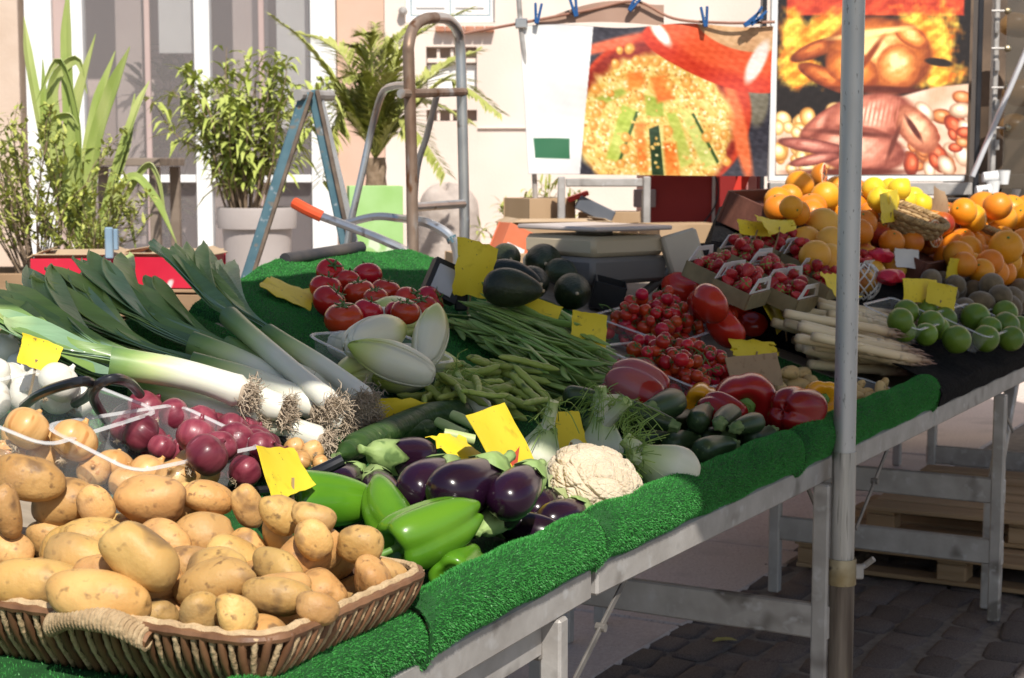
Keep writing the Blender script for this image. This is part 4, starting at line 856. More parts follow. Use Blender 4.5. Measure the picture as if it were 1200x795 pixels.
# ---- tomatoes on the turf
LT, GT = 'ripe red tomato with green calyx lying on the turf', 'tomatoes on the turf'
def tilt(F, a=.5): return frame3(nrm(np.cross(nrm(F.N + F.U * rng.normal() * a + F.V * rng.normal() * a), rng.normal(size=3))), nrm(F.N + F.U * rng.normal() * a + F.V * rng.normal() * a))
for px, py, sz in [(382, 338, 38), (421, 344, 38), (452, 342, 36), (479, 354, 38), (503, 354, 38), (431, 366, 36), (403, 374, 46), (386, 354, 42), (454, 362, 34), (497, 362, 34), (387, 319, 34), (430, 324, 36), (466, 365, 30), (408, 330, 32), (440, 350, 30), (475, 366, 34)]:
    place(F2, K_tom, px, py, sz, LT, GT, Rm=tilt(F2), base=0, hmax=.15)
# ---- beans
reg = quadreg(F2, [(528, 362), (600, 352), (722, 432), (648, 462)])
def brot(F, A, B, j):
    d = nrm(F.tp(*B, .03) - F.tp(*A, .03))
    def f():
        a = rng.normal() * j; q = d * math.cos(a) + np.cross(F.N, d) * math.sin(a); q = q + F.N * rng.normal() * .06; return frame3(q, F.N) @ rotx(rng.normal() * .5)
    return f
reg1 = quadreg(F2, [(570, 385), (612, 375), (690, 420), (640, 440)])
drop(F2, K_bean, 165, lambda: (reg1() if rng.uniform() < .75 else quadreg(F2, [(545, 380), (625, 362), (705, 415), (635, 455)])()), 'long flat green bean in the tidy heap beside the avocados', 'flat green beans in a heap', (.85, 1.15), cand=5, rot=brot(F2, (530, 370), (690, 440), .25), hmax=.16, gap=.85)
for px, py, an in [(545, 372, 10), (560, 366, -10), (535, 385, 60), (600, 372, 25), (655, 400, 35), (560, 400, 30), (690, 440, 60), (575, 385, 20), (625, 420, 40), (640, 395, 30), (600, 410, 45), (660, 430, 55), (612, 430, 50), (590, 398, 30)]:
    place(F2, K_bean, px, py, 95, 'long flat green bean in the tidy heap beside the avocados', 'flat green beans in a heap', ang=an, roll=rng.uniform(-30, 30), gap=.8, hmax=.2)
reg2 = quadreg(F2, [(500, 452), (600, 432), (640, 470), (520, 482)])
drop(F2, K_broad, 44, reg2, 'plump yellow-green broad bean pod heaped behind the cucumber', 'broad bean pods in a heap', (.7, 1.05), cand=5, rot=lambda: frame3(F2.U * rng.normal() + F2.V * rng.normal() + F2.N * rng.normal() * .12, F2.N) @ rotx(rng.uniform(0, 6)), hmax=.085, gap=.85)
for px, py, an in [(520, 445, -25), (545, 440, 30), (560, 450, 80), (500, 465, 110), (600, 455, 15), (630, 470, -8), (650, 472, -15), (570, 462, 5), (540, 460, 60), (585, 445, 15)]:
    place(F2, K_broad, px, py, 66, 'plump yellow-green broad bean pod heaped behind the cucumber', 'broad bean pods in a heap', ang=an, gap=.85, hmax=.13)
# ---- cucumbers, cut stalks
M_cuc = mat('cucumber_skin', (.025, .06, .014), (.05, .095, .025), 50, .4, stretch=(.1, 1, 1), bump=.3, bsc=70, speck=((.14, .2, .07), 80, .64, .72))
def longveg(F, pts, r, name, label, m, cat, group=None, ends=(.4, .6), seg=18):
    P = catmull(np.array([F.tp(*q) for q in pts]), 26); t = np.linspace(0, 1, 26); o = empty(name, P[0]); tag(o, label, cat, group); b = MB()
    b.tube(P - P[0], r * np.interp(t, [0, .02, .08, .9, .98, 1], [ends[0] * .4, ends[0], .95, 1, ends[1], ends[1] * .4]), seg); b.build('body', m, o)
    d = nrm(P[0] - P[1]); s = MB(); s.tube([d * -.004, d * .008, d * .016 + [0, 0, .003]], [r * .3, r * .22, r * .25], 7); s.build('stem', M_zst, o); occupy(P[::2], np.full(13, r * .95)); return o
longveg(F2, [(405, 528, .022), (450, 508, .024), (500, 488, .026), (552, 482, .026)], .023, 'cucumber', 'long dark green cucumber lying behind the eggplants', M_cuc, 'cucumber')
longveg(F2, [(396, 534, .02), (430, 518, .02), (470, 506, .018), (510, 500, .018)], .017, 'cucumber', 'slimmer cucumber lying against the longer one by the leek roots', M_zucp if False else M_cuc, 'cucumber')
M_stalk = mat('pale_stalk', (.32, .42, .14), (.46, .54, .24), 30, .45, stretch=(.1, 1, 1))
for i, (a, c) in enumerate([((512, 494), (545, 510)), ((530, 486), (560, 500)), ((520, 508), (556, 516))]):
    A, B = F2.tp(*a, .05 + .01 * i), F2.tp(*c, .05 + .01 * i); b = MB(); b.tube([A + (B - A) * t - A for t in np.linspace(0, 1, 5)], [.008, .009, .009, .009, .009], 12); o = b.build('cut_stalk', M_stalk); o.location = A; tag(o, 'pale green cut stalk end lying beside the cucumber', 'stalk', 'cut stalks beside the cucumber')
# ---- eggplants
LG, GG = 'glossy dark purple eggplant with green calyx on the turf', 'eggplants heaped on the turf'
for px, py, sz, an, pi in [(445, 575, 110, 250, 0), (505, 590, 110, -60, 0), (610, 620, 105, 200, 0), (405, 563, 95, -38, 0), (560, 600, 105, -40, 0), (470, 537, 110, 172, 8), (638, 592, 95, -40, 0), (505, 562, 125, -25, 6), (552, 568, 150, -22, 4), (608, 572, 125, -38, 8), (664, 606, 105, -20, 3), (585, 606, 90, 150, 0)]:
    place(F2, K_egg, px, py, sz, LG, GG, ang=an, pitch=pi, base=0, gap=.88, hmax=.13)
# ---- green peppers
LGP = 'glossy green bell pepper beside the potato basket'
tocam = nrm(CC - F2.tp(500, 630))
for px, py, sz, fc, lb in [(540, 668, 100, F1.U + F1.V * .2, 'smooth green pepper pressed against the turf edge'), (385, 588, 115, F1.U * .8 - F1.V * .5, 'long green pepper lying behind the potatoes by the price tag'), (452, 598, 100, F1.V * .8 + F1.U * .6 + F1.N * .3, 'broad green pepper between the potatoes and the eggplants'), (507, 622, 128, nrm(np.array([.75, .55, .25])), 'lit green pepper showing its cut stem over the basket edge')]:
    place(F1, K_gp, px, py, sz, lb, 'green peppers beside the potato basket', face=fc, base=0, gap=.86, hmax=.14, roll=40)
# ---- fennel and cauliflower
M_fen = mat('fennel_bulb', (.9, .92, .88), (1, 1, 1), 50, .38, coat=.15, stretch=(1, 1, .08), bump=.25, bsc=40, grad=[(0, (.66, .64, .50)), (.45, (.70, .70, .56)), (.8, (.46, .55, .25)), (1, (.28, .40, .10))], gax=2)
M_frond = mat('fennel_frond', (.16, .26, .045), (.26, .38, .08), 20, .5, rnd=.1)
def fennel(F, px, py, h, r, dirv, label, stalks=((0, .09), ), fronds=0, seed=0, lie=False):
    g = np.random.default_rng(seed); P = F.tp(px, py, h); Z = nrm(dirv); o = empty('fennel', m4(frame3(np.cross(Z, [0, 1, .2]), Z), P)); tag(o, label, 'fennel', 'fennel bulbs beside the cauliflower'); b = MB()
    for k in range(5):                         # overlapping sheaths
        a0 = k * 2.35; rr = r * (1 - .05 * k); pr = catmull([(-.9 * r, .35 * rr), (-.75 * r, .72 * rr), (-.3 * r, .98 * rr), (.15 * r, .95 * rr), (.6 * r, .74 * rr), (1.0 * r, .52 * rr), (1.35 * r, .40 * rr)], 14); G = []
        for z, q in pr: ph = a0 + np.linspace(-1.5, 1.5, 12); G.append(np.stack([q * np.cos(ph), .82 * q * np.sin(ph), np.full(12, z)], 1))
        m = MB(); m.slab(np.array(G), .004); m.build('sheath', M_fen, o)
    m = MB(); m.lathe([(-.95 * r, .1 * r), (-.85 * r, .4 * r), (-.6 * r, .6 * r), (0, .75 * r), (.7 * r, .55 * r), (1.3 * r, .3 * r)], 14, ax=2); m.build('heart', M_fen, o)
    for i, (a, ln) in enumerate(stalks):
        t = np.linspace(0, 1, 8); m = MB(); m.tube(np.stack([math.cos(a * 3) * a * t * ln, a * t * ln, r * .9 + t * ln], 1), r * np.interp(t, [0, .2, 1], [.42, .32, .26]), 10); s = m.build('stalk', M_fen, o)
        if fronds:
            m = MB(); end = np.array([math.cos(a * 3) * a * ln, a * ln, r * .9 + ln])
            for _ in range(int(fronds * .6)):
                d = nrm(g.normal(size=3) * [1, 1, .6] + [.0, 0, -.2]); L = g.uniform(.03, .075); st = end - np.array([0, 0, ln * g.uniform(0, .9)]); sp = catmull([st, st + d * L * .5 + [0, 0, .008], st + d * L + [0, 0, -.012]], 6); m.tube(sp, .0009, 3, cap=False)
                for q in range(9):
                    c = sp[min(5, int(q * .36))]; e = c + nrm(g.normal(size=3) + d) * g.uniform(.006, .016); m.tube([c, e], [.0006, .0004], 3, cap=False)
            f = m.build('frond', M_frond, s, fix=False)
    occupy(P, r * .9); return o
fennel(F2, 632, 532, .055, .036, F2.N + F2.U * .15, 'fennel with one long pale stalk standing by the big price tag', ((.12, .06), (.3, .035)), 14, 1)
fennel(F2, 664, 532, .045, .034, F2.N * .6 + F2.V, 'small fennel bulb in front of the upright yellow tag', ((-.2, .03),), 0, 2)
fennel(F2, 706, 522, .052, .038, F2.N + F2.V * .3, 'fennel with feathery green fronds behind the cauliflower', ((.05, .07), (.9, .05), (-.6, .05)), 40, 3)
fennel(F2, 786, 552, .075, .048, -F2.U * .55 + F2.V * .75 + F2.N * .25, 'large round fennel bulb lying against the turf edge', ((.3, .035), (-.4, .05)), 40, 4)
fennel(F2, 560, 478, .03, .024, F2.N * .5 + F2.V, 'small fennel with wispy fronds behind the big price tag', ((.2, .05), (-.2, .06)), 40, 5)
M_cau = mat('cauliflower_curd', (.55, .45, .32), (.63, .53, .39), 18, .7, bump=.9, bsc=170, sss=.12, speck=((.42, .31, .19), 8, .58, .8), dist=.004)
def cauliflower():
    g = np.random.default_rng(5); n1, n2 = 130, 260; th = np.arccos(np.linspace(1, -.35, n1)); ph = np.linspace(0, 2 * np.pi, n2, endpoint=False)
    D = np.stack([np.sin(th)[:, None] * np.cos(ph), np.sin(th)[:, None] * np.sin(ph), np.repeat(np.cos(th)[:, None], n2, 1)], 2).reshape(-1, 3)
    def seeds(n, s): q = np.random.default_rng(s).normal(size=(n, 3)); return q / np.linalg.norm(q, axis=1)[:, None]
    def cells(n, s):
        d = np.arccos(np.clip(D @ seeds(n, s).T, -1, 1)); d.sort(axis=1); return d[:, 0], d[:, 1]
    a1, a2 = cells(64, 1); b1, b2 = cells(1500, 2)
    rr = .080 * (1 + .10 * np.sqrt(np.clip((a2 - a1) / .14, 0, 1)) - .10 + .034 * np.sqrt(np.clip((b2 - b1) / .035, 0, 1))) + lump(D, .003, 1.5, 3)
    V = D * rr[:, None] * [1.05, 1.0, .72]; F_ = [(i * n2 + k, (i + 1) * n2 + k, (i + 1) * n2 + (k + 1) % n2, i * n2 + (k + 1) % n2) for i in range(n1 - 1) for k in range(n2)]
    b = MB(); b.add(V, F_); P = F2.tp(697, 570, .058); o = empty('cauliflower', m4(np.stack([F2.U, F2.V, F2.N], 1) @ rotx(.25), P)); tag(o, 'cream cauliflower head resting against the turf edge', 'cauliflower'); b.build('curd', M_cau, o, sharp=None)
    M_cl = mat('cauliflower_leaf', (.36, .42, .18), (.52, .56, .32), 20, .5, stretch=(1, 1, .2))
    for k in range(9):
        a = k * .7 + .2; d = np.array([math.cos(a), math.sin(a), 0]); s = np.array([-d[1], d[0], 0]); G = []
        for t in np.linspace(0, 1, 6): G.append([d * (.03 + .052 * math.sin(t * 1.9)) + s * v * .03 * (1 - .4 * t) + np.array([0, 0, -.045 + .045 * t]) for v in (-1, -.4, .4, 1)])
        m = MB(); m.slab(np.array(G), .003); m.build('leaf', M_cl, o)
    occupy(P, .075)
cauliflower()
# ---- red and orange peppers
front = lambda px, py: nrm(F2.tp(px, py, .05) - CC)
place(F2, K_rp, 842, 488, 56, 'dark red pepper half hidden under the big red pepper', 'red peppers', face=F2.V + F2.N * .3, base=0)
place(F2, K_yp, 823, 470, 42, 'orange pepper between the zucchini and the big red pepper', 'orange peppers', face=nrm(front(823, 470) + F2.N * .4), base=0)
place(F2, K_yp, 960, 470, 46, 'orange pepper at the turf edge beside the pole', 'orange peppers', face=nrm(front(960, 470) + RT * -.3 - UP * .1), base=0)
place(F2, K_rp, 873, 470, 72, 'big glossy red pepper with its green stem facing out', 'red peppers', roll=20, face=nrm(front(873, 470) + RT * -.05 + UP * .30), base=0, v=0, hmax=.12)
place(F2, K_rp, 931, 484, 66, 'red pepper lying on its side between two orange peppers', 'red peppers', face=nrm(front(931, 484) * -.8 + RT * -.4 + UP * .1), base=0, v=1)
M_wrap = mat('cling_film', (.9, .9, .92), None, 5, .06, alpha=.09, spec=.9, bump=.6, bsc=25)
wp = place(F2, K_rp, 742, 458, 72, 'red pepper wrapped in crinkled clear film', 'red peppers', face=nrm(F2.V - F2.U * .3 + F2.N * .3), base=0, v=2)
b = blob(.104, .053, 77, .07, 1.6, 20, 30, .75); fm = b.mesh('film_wrap', M_wrap, True); obj('film_wrap', fm, wp)
# ---- zucchini
LZ, GZ = 'dark green zucchini piled between the fennel and the peppers', 'zucchini in a pile'
for px, py, sz, an in [(858, 544, 78, -15), (885, 528, 72, -20), (820, 540, 72, -10), (905, 514, 62, -20), (700, 492, 70, 150), (745, 505, 66, 15), (730, 495, 66, 10), (768, 516, 66, -5), (840, 515, 70, -10), (798, 520, 72, -12), (836, 528, 84, -14), (795, 498, 72, -18), (866, 508, 70, 160), (889, 516, 70, -16), (780, 478, 92, 160), (878, 500, 66, 165), (820, 493, 76, -60), (850, 494, 74, 140), (760, 492, 70, 20), (690, 470, 66, 10)]:
    place(F2, K_zuc, px, py - 3, sz * 1.0, LZ, GZ, ang=an, base=0, gap=.88, hmax=.17)
place(F2, K_zucp, 712, 474, 66, 'pale curved zucchini beside the wrapped red pepper', None, ang=-15, gap=.85)
# ---- cherry tomatoes in two trays, loose beef tomatoes
for i, (p, q) in enumerate((((716, 402), (812, 362)), ((735, 458), (850, 402)))):
    A, B = F2.loc(F2.tp(*p, .05)), F2.loc(F2.tp(*q, .05)); c = (A + B) / 2
    hs, hw = ((.155, .10), (.145, .125))[i]
    tray(F2, c[0] - hs, c[0] + hs, c[1] - hw, c[1] + hw, .055, ['clear tray of cherry tomatoes beside the scale', 'clear tray of cherry tomatoes behind the zucchini'][i], ang=[4, -6][i])
    reg = lambda c=c: (c[0] + rng.uniform(-hs + .025, hs - .025) * .95, c[1] + rng.uniform(-hw + .025, hw - .025) * .95)
    drop(F2, K_cher, 135, reg, ['small red cherry tomato in the tray beside the scale', 'small red cherry tomato in the tray behind the zucchini'][i], ['cherry tomatoes beside the scale', 'cherry tomatoes behind the zucchini'][i], (.75, 1.2), base=.004, cand=4, hmax=.125, rot=lambda: tilt(F2, .9), gap=.96)
    b = MB(); g = np.random.default_rng(i)      # the vines they hang on
    for _ in range(46):
        s_, w_ = reg(); P = F2.w(s_, w_, g.uniform(.045, .085)); d = nrm(F2.U * g.normal() + F2.V * g.normal() + F2.N * g.normal() * .4); L_ = g.uniform(.02, .06); b.tube(catmull([P, P + d * L_ * .5 + F2.N * .006, P + d * L_], 5) - F2.w(c[0], c[1]), .0012, 4, cap=False)
        for _ in range(3): q = P + d * L_ * g.uniform(0, 1); b.tube([q - F2.w(c[0], c[1]), q + nrm(g.normal(size=3)) * .011 - F2.w(c[0], c[1])], .0008, 3, cap=False)
    o = b.build('tomato_vine', M_tst, fix=False); o.location = F2.w(c[0], c[1]); tag(o, ['tangle of thin green vines over the cherry tomatoes beside the scale', 'tangle of thin green vines over the cherry tomatoes behind the zucchini'][i], 'vine', 'cherry tomato vines')
LB = 'large ribbed red tomato heaped behind the cherry tomatoes'
for px, py, sz in [(800, 345, 44), (815, 368, 40), (842, 372, 44), (880, 366, 40), (822, 345, 40), (863, 356, 44), (828, 362, 50), (882, 380, 34), (850, 384, 52), (838, 350, 40), (798, 338, 44), (845, 352, 40), (864, 350, 38), (832, 356, 50)]:
    place(F2, K_beef, px, py, sz, LB, 'large tomatoes behind the cherry tomatoes', Rm=tilt(F2, .7), base=0, hmax=.17)
# ---- avocados
for px, py, sz, an in [(601, 338, 70, 15), (672, 342, 66, 70), (625, 332, 60, 60), (637, 308, 66, 80), (594, 302, 52, 60), (601, 328, 72, 20), (660, 320, 50, 30)]:
    place(F2, K_avo, px, py, sz, 'dark green avocado heaped in front of the scale', 'avocados in front of the scale', ang=an, pitch=10, base=0, hmax=.2)
# ---- asparagus, small potatoes
d = brot(F2, (915, 392), (1085, 425), .05); reg = quadreg(F2, [(972, 392), (1010, 392), (1015, 418), (990, 420)])
drop(F2, K_asp, 62, lambda: (lambda q: (q[0] + rng.normal() * .02, q[1]))(reg()), 'white asparagus spear with purple tip in the stacked bundle', 'white asparagus spears', (.92, 1.1), cand=4, rot=d, hmax=.12, gap=.92)
for px, py, an in [(968, 384, 8), (980, 378, 10), (975, 395, 12), (990, 400, 14), (1000, 390, 16), (1005, 408, 10), (995, 415, 8), (985, 372, 12), (1010, 398, 14), (1000, 420, 6), (985, 388, 10), (1004, 400, 12), (1012, 416, 8), (998, 408, 10), (1016, 428, 4), (1006, 432, 6), (990, 380, 12), (1020, 410, 12)]: place(F2, K_asp, px, py, 150, 'white asparagus spear with purple tip in the stacked bundle', 'white asparagus spears', ang=an, gap=.9, hmax=.2)
A = F2.loc(F2.tp(1015, 462, .04)); tray(F2, A[0] - .13, A[0] + .12, A[1] - .055, A[1] + .06, .045, 'shallow clear tray of small potatoes at the turf edge')
drop(F2, K_rat, 34, lambda: (A[0] + rng.uniform(-.105, .10), A[1] + rng.uniform(-.035, .04)), 'small yellow potato in the shallow tray by the asparagus', 'small potatoes in the tray', (.55, .8), base=.004, cand=5, hmax=.065)
for px, py, sz, an in [(920, 445, 30, 30), (940, 440, 34, -20), (935, 452, 32, 10), (915, 455, 28, 60), (950, 447, 28, 40), (925, 437, 30, 0)]: place(F2, K_rat, px, py, sz, 'small knobbly potato lying behind the red pepper', 'small potatoes behind the red pepper', ang=an)
# ---- price tags
pricetag([(28, 390), (72, 406), (62, 438), (22, 425)], F1, .09, 'yellow price tag stuck among the white onions')
pricetag([(298, 526), (346, 524), (374, 566), (322, 590)], F1, .08, 'yellow price tag between the red onions and the potatoes', lean=.03)
bt = pricetag([(545, 489), (590, 471), (640, 566), (604, 590)], F2, .06, 'big tilted yellow price tag with a red corner mark above the eggplants', lean=.02, curl=.002)
q = [CC + ray(*c_) * (depth(bt.location) - .004) - np.array(bt.location) for c_ in ((584, 557), (609, 523), (605, 556))]; b = MB(); b.add(q + [p + FW * .002 for p in q], [(0, 1, 2), (5, 4, 3), (0, 3, 4, 1), (1, 4, 5, 2), (2, 5, 3, 0)]); b.build('red_mark', mat('red_print', (.36, .04, .02), (.44, .06, .03), 20, .6), bt, smooth=False)
pricetag([(645, 482), (679, 482), (687, 533), (652, 536)], F2, .05, 'upright yellow price tag beside the fennel stalk')
pricetag([(305, 332), (318, 326), (368, 342), (366, 362)], F2, .004, 'worn yellow price tag lying flat on the turf', worn=True, stick=False, lean=.0)
pricetag([(537, 278), (580, 290), (574, 352), (530, 345)], F2, .05, 'crumpled yellow tag with torn black marks beside the avocados', worn=True, curl=.01)
pricetag([(606, 342), (659, 360), (652, 380), (597, 362)], F2, .07, 'yellow price tag lying between the avocados and the beans', lean=.0)
pricetag([(671, 363), (712, 370), (710, 414), (668, 404)], F2, .05, 'yellow price tag between the flat beans and the cherry tomatoes')
pricetag([(877, 334), (896, 326), (940, 372), (912, 390)], F2, .06, 'worn yellow price tag leaning over the asparagus ends', worn=True, lean=.03)
pricetag([(851, 419), (910, 413), (916, 452), (855, 446)], F2, .06, 'brown cardboard tag behind the big red pepper', m=M_kraft, thick=.002)
pricetag([(858, 396), (905, 402), (912, 418), (862, 418)], F2, .05, 'faded yellow tag lying behind the brown cardboard tag', worn=True)
pricetag([(438, 466), (500, 470), (495, 498), (440, 492)], F2, .004, 'yellow paper lying flat under the leek roots', worn=True, stick=False, lean=.0)
pricetag([(497, 512), (540, 510), (574, 545), (530, 548)], F2, .06, 'torn yellow tag folded behind the eggplants', worn=True, curl=.008)
pricetag([(640, 535), (652, 533), (655, 565), (640, 572)], F2, .06, 'red paper corner of a label tucked beside the big price tag', m=mat('red_print', (.42, .05, .03), (.5, .08, .04), 20, .6), stick=False) if False else None
# black price holder
A = F2.tp(514, 350, .03); o = empty('price_holder', A); tag(o, 'black price holder with pale blank plate beside the tomatoes', 'price holder'); L = np.array(A)
c = [CC + ray(x, y) * depth(A) * k - L for x, y, k in ((510, 302, 1.0), (545, 318, 1.01), (530, 358, 1.0), (494, 340, .99))]; nn = nrm(np.cross(c[1] - c[0], c[3] - c[0]))
b = MB(); b.slab(np.array([[c[3], c[0]], [c[2], c[1]]]), .022); b.build('frame', M_dark, o, smooth=False)
f_ = lambda u, v: (c[0] * (1 - u) + c[1] * u) * (1 - v) + (c[3] * (1 - u) + c[2] * u) * v
sg = np.sign(nn @ (CC - L)); b = MB(); b.slab(np.array([[f_(.14, .9), f_(.14, .16)], [f_(.78, .9), f_(.78, .16)]]) + nn * sg * .0125, .002); b.build('plate', mat('pale_plate', (.42, .43, .45), (.5, .5, .52), 10, .4), o, smooth=False)
b = MB(); b.box(c[2] * .6 + c[1] * .4 + np.array([.008, .02, -.01]), (.03, .03, .07)); b.build('clip', M_dark, o, smooth=False)
# ---- scale
SP = F2.tp(708, 322, .0); SPb = at_z(705, 330, SP[2]); 
sc_o = empty('scale', m4(rotz(R(-52)), F2.w(*F2.loc(F2.tp(696, 320, .03))[:2], .03))); tag(sc_o, 'beige shop scale with flat weighing plate and a display', 'scale')
Ms1 = mat('scale_beige', (.52, .43, .29), (.56, .47, .33), 6, .5); Ms2 = mat('scale_grey', (.16, .15, .14), (.2, .19, .18), 6, .5); Ms3 = mat('scale_plate', (.58, .50, .46), (.64, .56, .52), 5, .4, metal=.2, speck=((.4, .3, .25), 6, .66, .75))
for nm, z0, z1, sx, sy, m in (('base', -.02, .05, .30, .27, Ms2), ('housing', .051, .105, .29, .255, Ms1), ('plate', .118, .130, .33, .27, Ms3)):
    b = MB(); b.box((0, 0, (z0 + z1) / 2), (sx, sy, z1 - z0), b=.012 if nm != 'plate' else .004); b.build(nm, m, sc_o, sharp=40)
b = MB(); b.lathe([(.10, .05), (.12, .05)], 20, ax=2); b.build('plate_post', Ms2, sc_o)
D = CC + ray(801, 300) * (depth(F2.tp(708, 322, .03)) - .06) - np.array(sc_o.matrix_world.translation)
inv = sc_o.matrix_world.to_3x3().inverted(); D = np.array(inv @ Vector(D)); b = MB(); b.box((0, 0, 0), (.10, .045, .13), b=.008); dp = b.build('display', mat('display_casing', (.50, .43, .33), (.54, .47, .37), 6, .45), sc_o, sharp=40)
fz_ = np.array(inv @ Vector(nrm(-ray(801, 300) + UP * .5 + RT * .15))); dp.matrix_local = m4(frame3(np.cross(fz_, np.array(inv @ Vector(UP + RT * -.3))), np.array(inv @ Vector(nrm(UP + RT * -.35)))), D)
b = MB(); b.box((0, -.024, .0), (.075, .003, .08)); b.build('window', mat('display_window', (.33, .30, .25), None, 5, .2), dp, smooth=False)
b = MB(); b.box((0, -.024, .05), (.04, .003, .016)); b.build('label', mat('red_label', (.5, .16, .10), None, 5, .5), dp, smooth=False)
b = MB(); P_ = np.array([D, D * .75 + [0, 0, -.05], D * .5 + [0, 0, -.09]]); b.tube(P_, .012, 8); b.build('arm', Ms2, sc_o)
# small black box by the scale
P = F2.tp(712, 345, .03); o = empty('black_punnet', m4(np.stack([F2.U, F2.V, F2.N], 1) @ rotz(.5), P)); tag(o, 'small open black plastic box between the avocados and the scale', 'box')
for nm, c_, s_ in (('side', (0, .04, .0), (.085, .003, .07)), ('side', (0, -.04, .0), (.085, .003, .07)), ('side', (.044, 0, .0), (.003, .077, .07)), ('side', (-.044, 0, .0), (.003, .077, .07)), ('bottom', (0, 0, -.034), (.08, .076, .003))):
    b = MB(); b.box(c_, s_); b.build(nm, M_dark, o, smooth=False)
# ================================================================ fruit on the black cloth
M_or = mat('orange_peel', (.80, .26, .012), (.85, .33, .02), 10, .38, bump=.5, bsc=260, rnd=.08, hue=.012, coat=.1, speck=((.78, .40, .05), 8, .6, .8), dist=.002)
M_gf = mat('grapefruit_peel', (.78, .36, .04), (.82, .44, .07), 6, .4, bump=.4, bsc=240, rnd=.06, speck=((.72, .25, .05), 4, .55, .8), dist=.002)
M_blood = mat('blood_orange_peel', (.72, .20, .015), (.78, .28, .02), 5, .36, bump=.4, bsc=240, rnd=.1, speck=((.34, .035, .015), 5, .5, .68), dist=.002)
M_lem = mat('lemon_peel', (.85, .55, .02), (.88, .62, .04), 8, .4, bump=.5, bsc=200, rnd=.05, dist=.002)
M_lime = mat('lime_peel', (.10, .19, .02), (.17, .27, .03), 9, .34, bump=.4, bsc=200, rnd=.15, coat=.15, speck=((.34, .32, .04), 4, .62, .85), dist=.002)
M_kiwi = mat('kiwi_skin', (.12, .085, .045), (.18, .13, .07), 60, .85, bump=.6, bsc=300, rnd=.2, sheen=.3, dist=.002)
M_mango = mat('mango_skin', (.72, .33, .03), (.72, .42, .05), 5, .36, coat=.2, rnd=.1, speck=((.45, .07, .03), 8, .5, .72))
M_foil = mat('red_foil', (.50, .01, .035), (.6, .02, .05), 10, .3, coat=.3, bump=.6, bsc=40)
M_flesh = mat('blood_orange_flesh', (.55, .10, .03), (.72, .28, .06), 60, .25, coat=.5, speck=((.40, .02, .03), 20, .5, .65))
M_pith = mat('pith', (.80, .66, .42), None, 5, .5)
def citrus(r, m, seed, nip=0., stem=True):
    b = MB(); t = np.linspace(-1.54, 1.54, 18); pr = [(r * .95 * math.sin(a) + r * nip * (math.exp(-((a - 1.54) / .3) ** 2) - math.exp(-((a + 1.54) / .3) ** 2)) - (0 if nip else .07 * r * math.exp(-((a - 1.54) / .16) ** 2)), r * math.cos(a) ** .95 + .0005) for a in t]
    b.lathe(pr, 24, lambda V, t, ph: (V.reshape(-1, 3) * (1 + lump(V.reshape(-1, 3) / r, .018, 1.2, seed))[:, None]).reshape(V.shape), ax=2); P = [('peel', b.mesh('peel', m), [])]
    s = MB(); s.lathe([(r * (.90 + nip), .09 * r), (r * (.935 + nip), .08 * r), (r * (.94 + nip), .01 * r)], 7, ax=2); P.append(('stem_scar', s.mesh('stem_scar', M_pst), [])); return P
def half(r, m, seed):
    b = MB(); a = np.linspace(-1.54, 0, 10); b.lathe([(r * math.sin(q), r * math.cos(q) + .0005) for q in a], 24, ax=2)
    f = MB(); f.lathe([(-.002, r * .99), (.001, r * .985), (.0015, r * .9)], 24, ax=2); sg = []
    for k in range(9):
        w = MB(); c = k * 2 * math.pi / 9; ph = np.linspace(c + .06, c + 2 * math.pi / 9 - .06, 5); top = [(0.13 * r * math.cos(c + .35), .13 * r * math.sin(c + .35), .0035)] + [(.88 * r * math.cos(p), .88 * r * math.sin(p), .0025) for p in ph]; V = top + [(x, y, -.002) for x, y, z in top]; n = len(top)
        w.add(V, [tuple(range(n))] + [(i, (i + 1) % n, n + (i + 1) % n, n + i) for i in range(n)]); sg.append(('segment', w.mesh('segment', M_flesh)))
    return [('peel', b.mesh('peel', m), []), ('cut_face', f.mesh('cut_face', M_pith), sg)]
def ball(nm, cat, r, m, n=3, k=.97, **q): return Kind(nm, cat, [citrus(r, m, s, **q) for s in range(n)], [(0, 0, 0, r * k)], 2 * r)
K_or = ball('orange', 'orange', .043, M_or); K_gf = ball('grapefruit', 'grapefruit', .05, M_gf); K_bl = ball('blood_orange', 'orange', .04, M_blood); K_lem = ball('lemon', 'lemon', .032, M_lem, 2, nip=.22)
K_lime = ball('lime', 'lime', .034, M_lime, 3, nip=.06); K_tan = ball('tangerine', 'tangerine', .036, M_or, 2)
K_half = Kind('halved_orange', 'orange', [half(.04, M_blood, 1)], [(0, 0, -.012, .030)], .08)
K_kiwi = Kind('kiwi', 'kiwi', [[(None, blob(.07, .027, s, .02, 1, 14, 18, .85).mesh('kiwi', M_kiwi), [])] for s in range(2)], [(0, 0, 0, .026), (.012, 0, 0, .022), (-.012, 0, 0, .022)], .06)
K_man = Kind('mango', 'mango', [[(None, blob(.12, .042, s + 9, .05, .8, 18, 22, .8).mesh('mango', M_mango), [])] for s in range(2)], [(0, 0, 0, .04), (.03, 0, 0, .035), (-.03, 0, 0, .035)], .115)
M_crate = mat('brown_crate', (.10, .035, .022), (.15, .055, .035), 10, .7, stretch=(.3, 3, 1), bump=.2)
M_wick = mat('pale_wicker', (.36, .24, .11), (.46, .32, .16), 30, .7, rnd=.2); M_wick2 = mat('mid_wicker', (.24, .14, .06), (.32, .2, .09), 30, .7, rnd=.2)
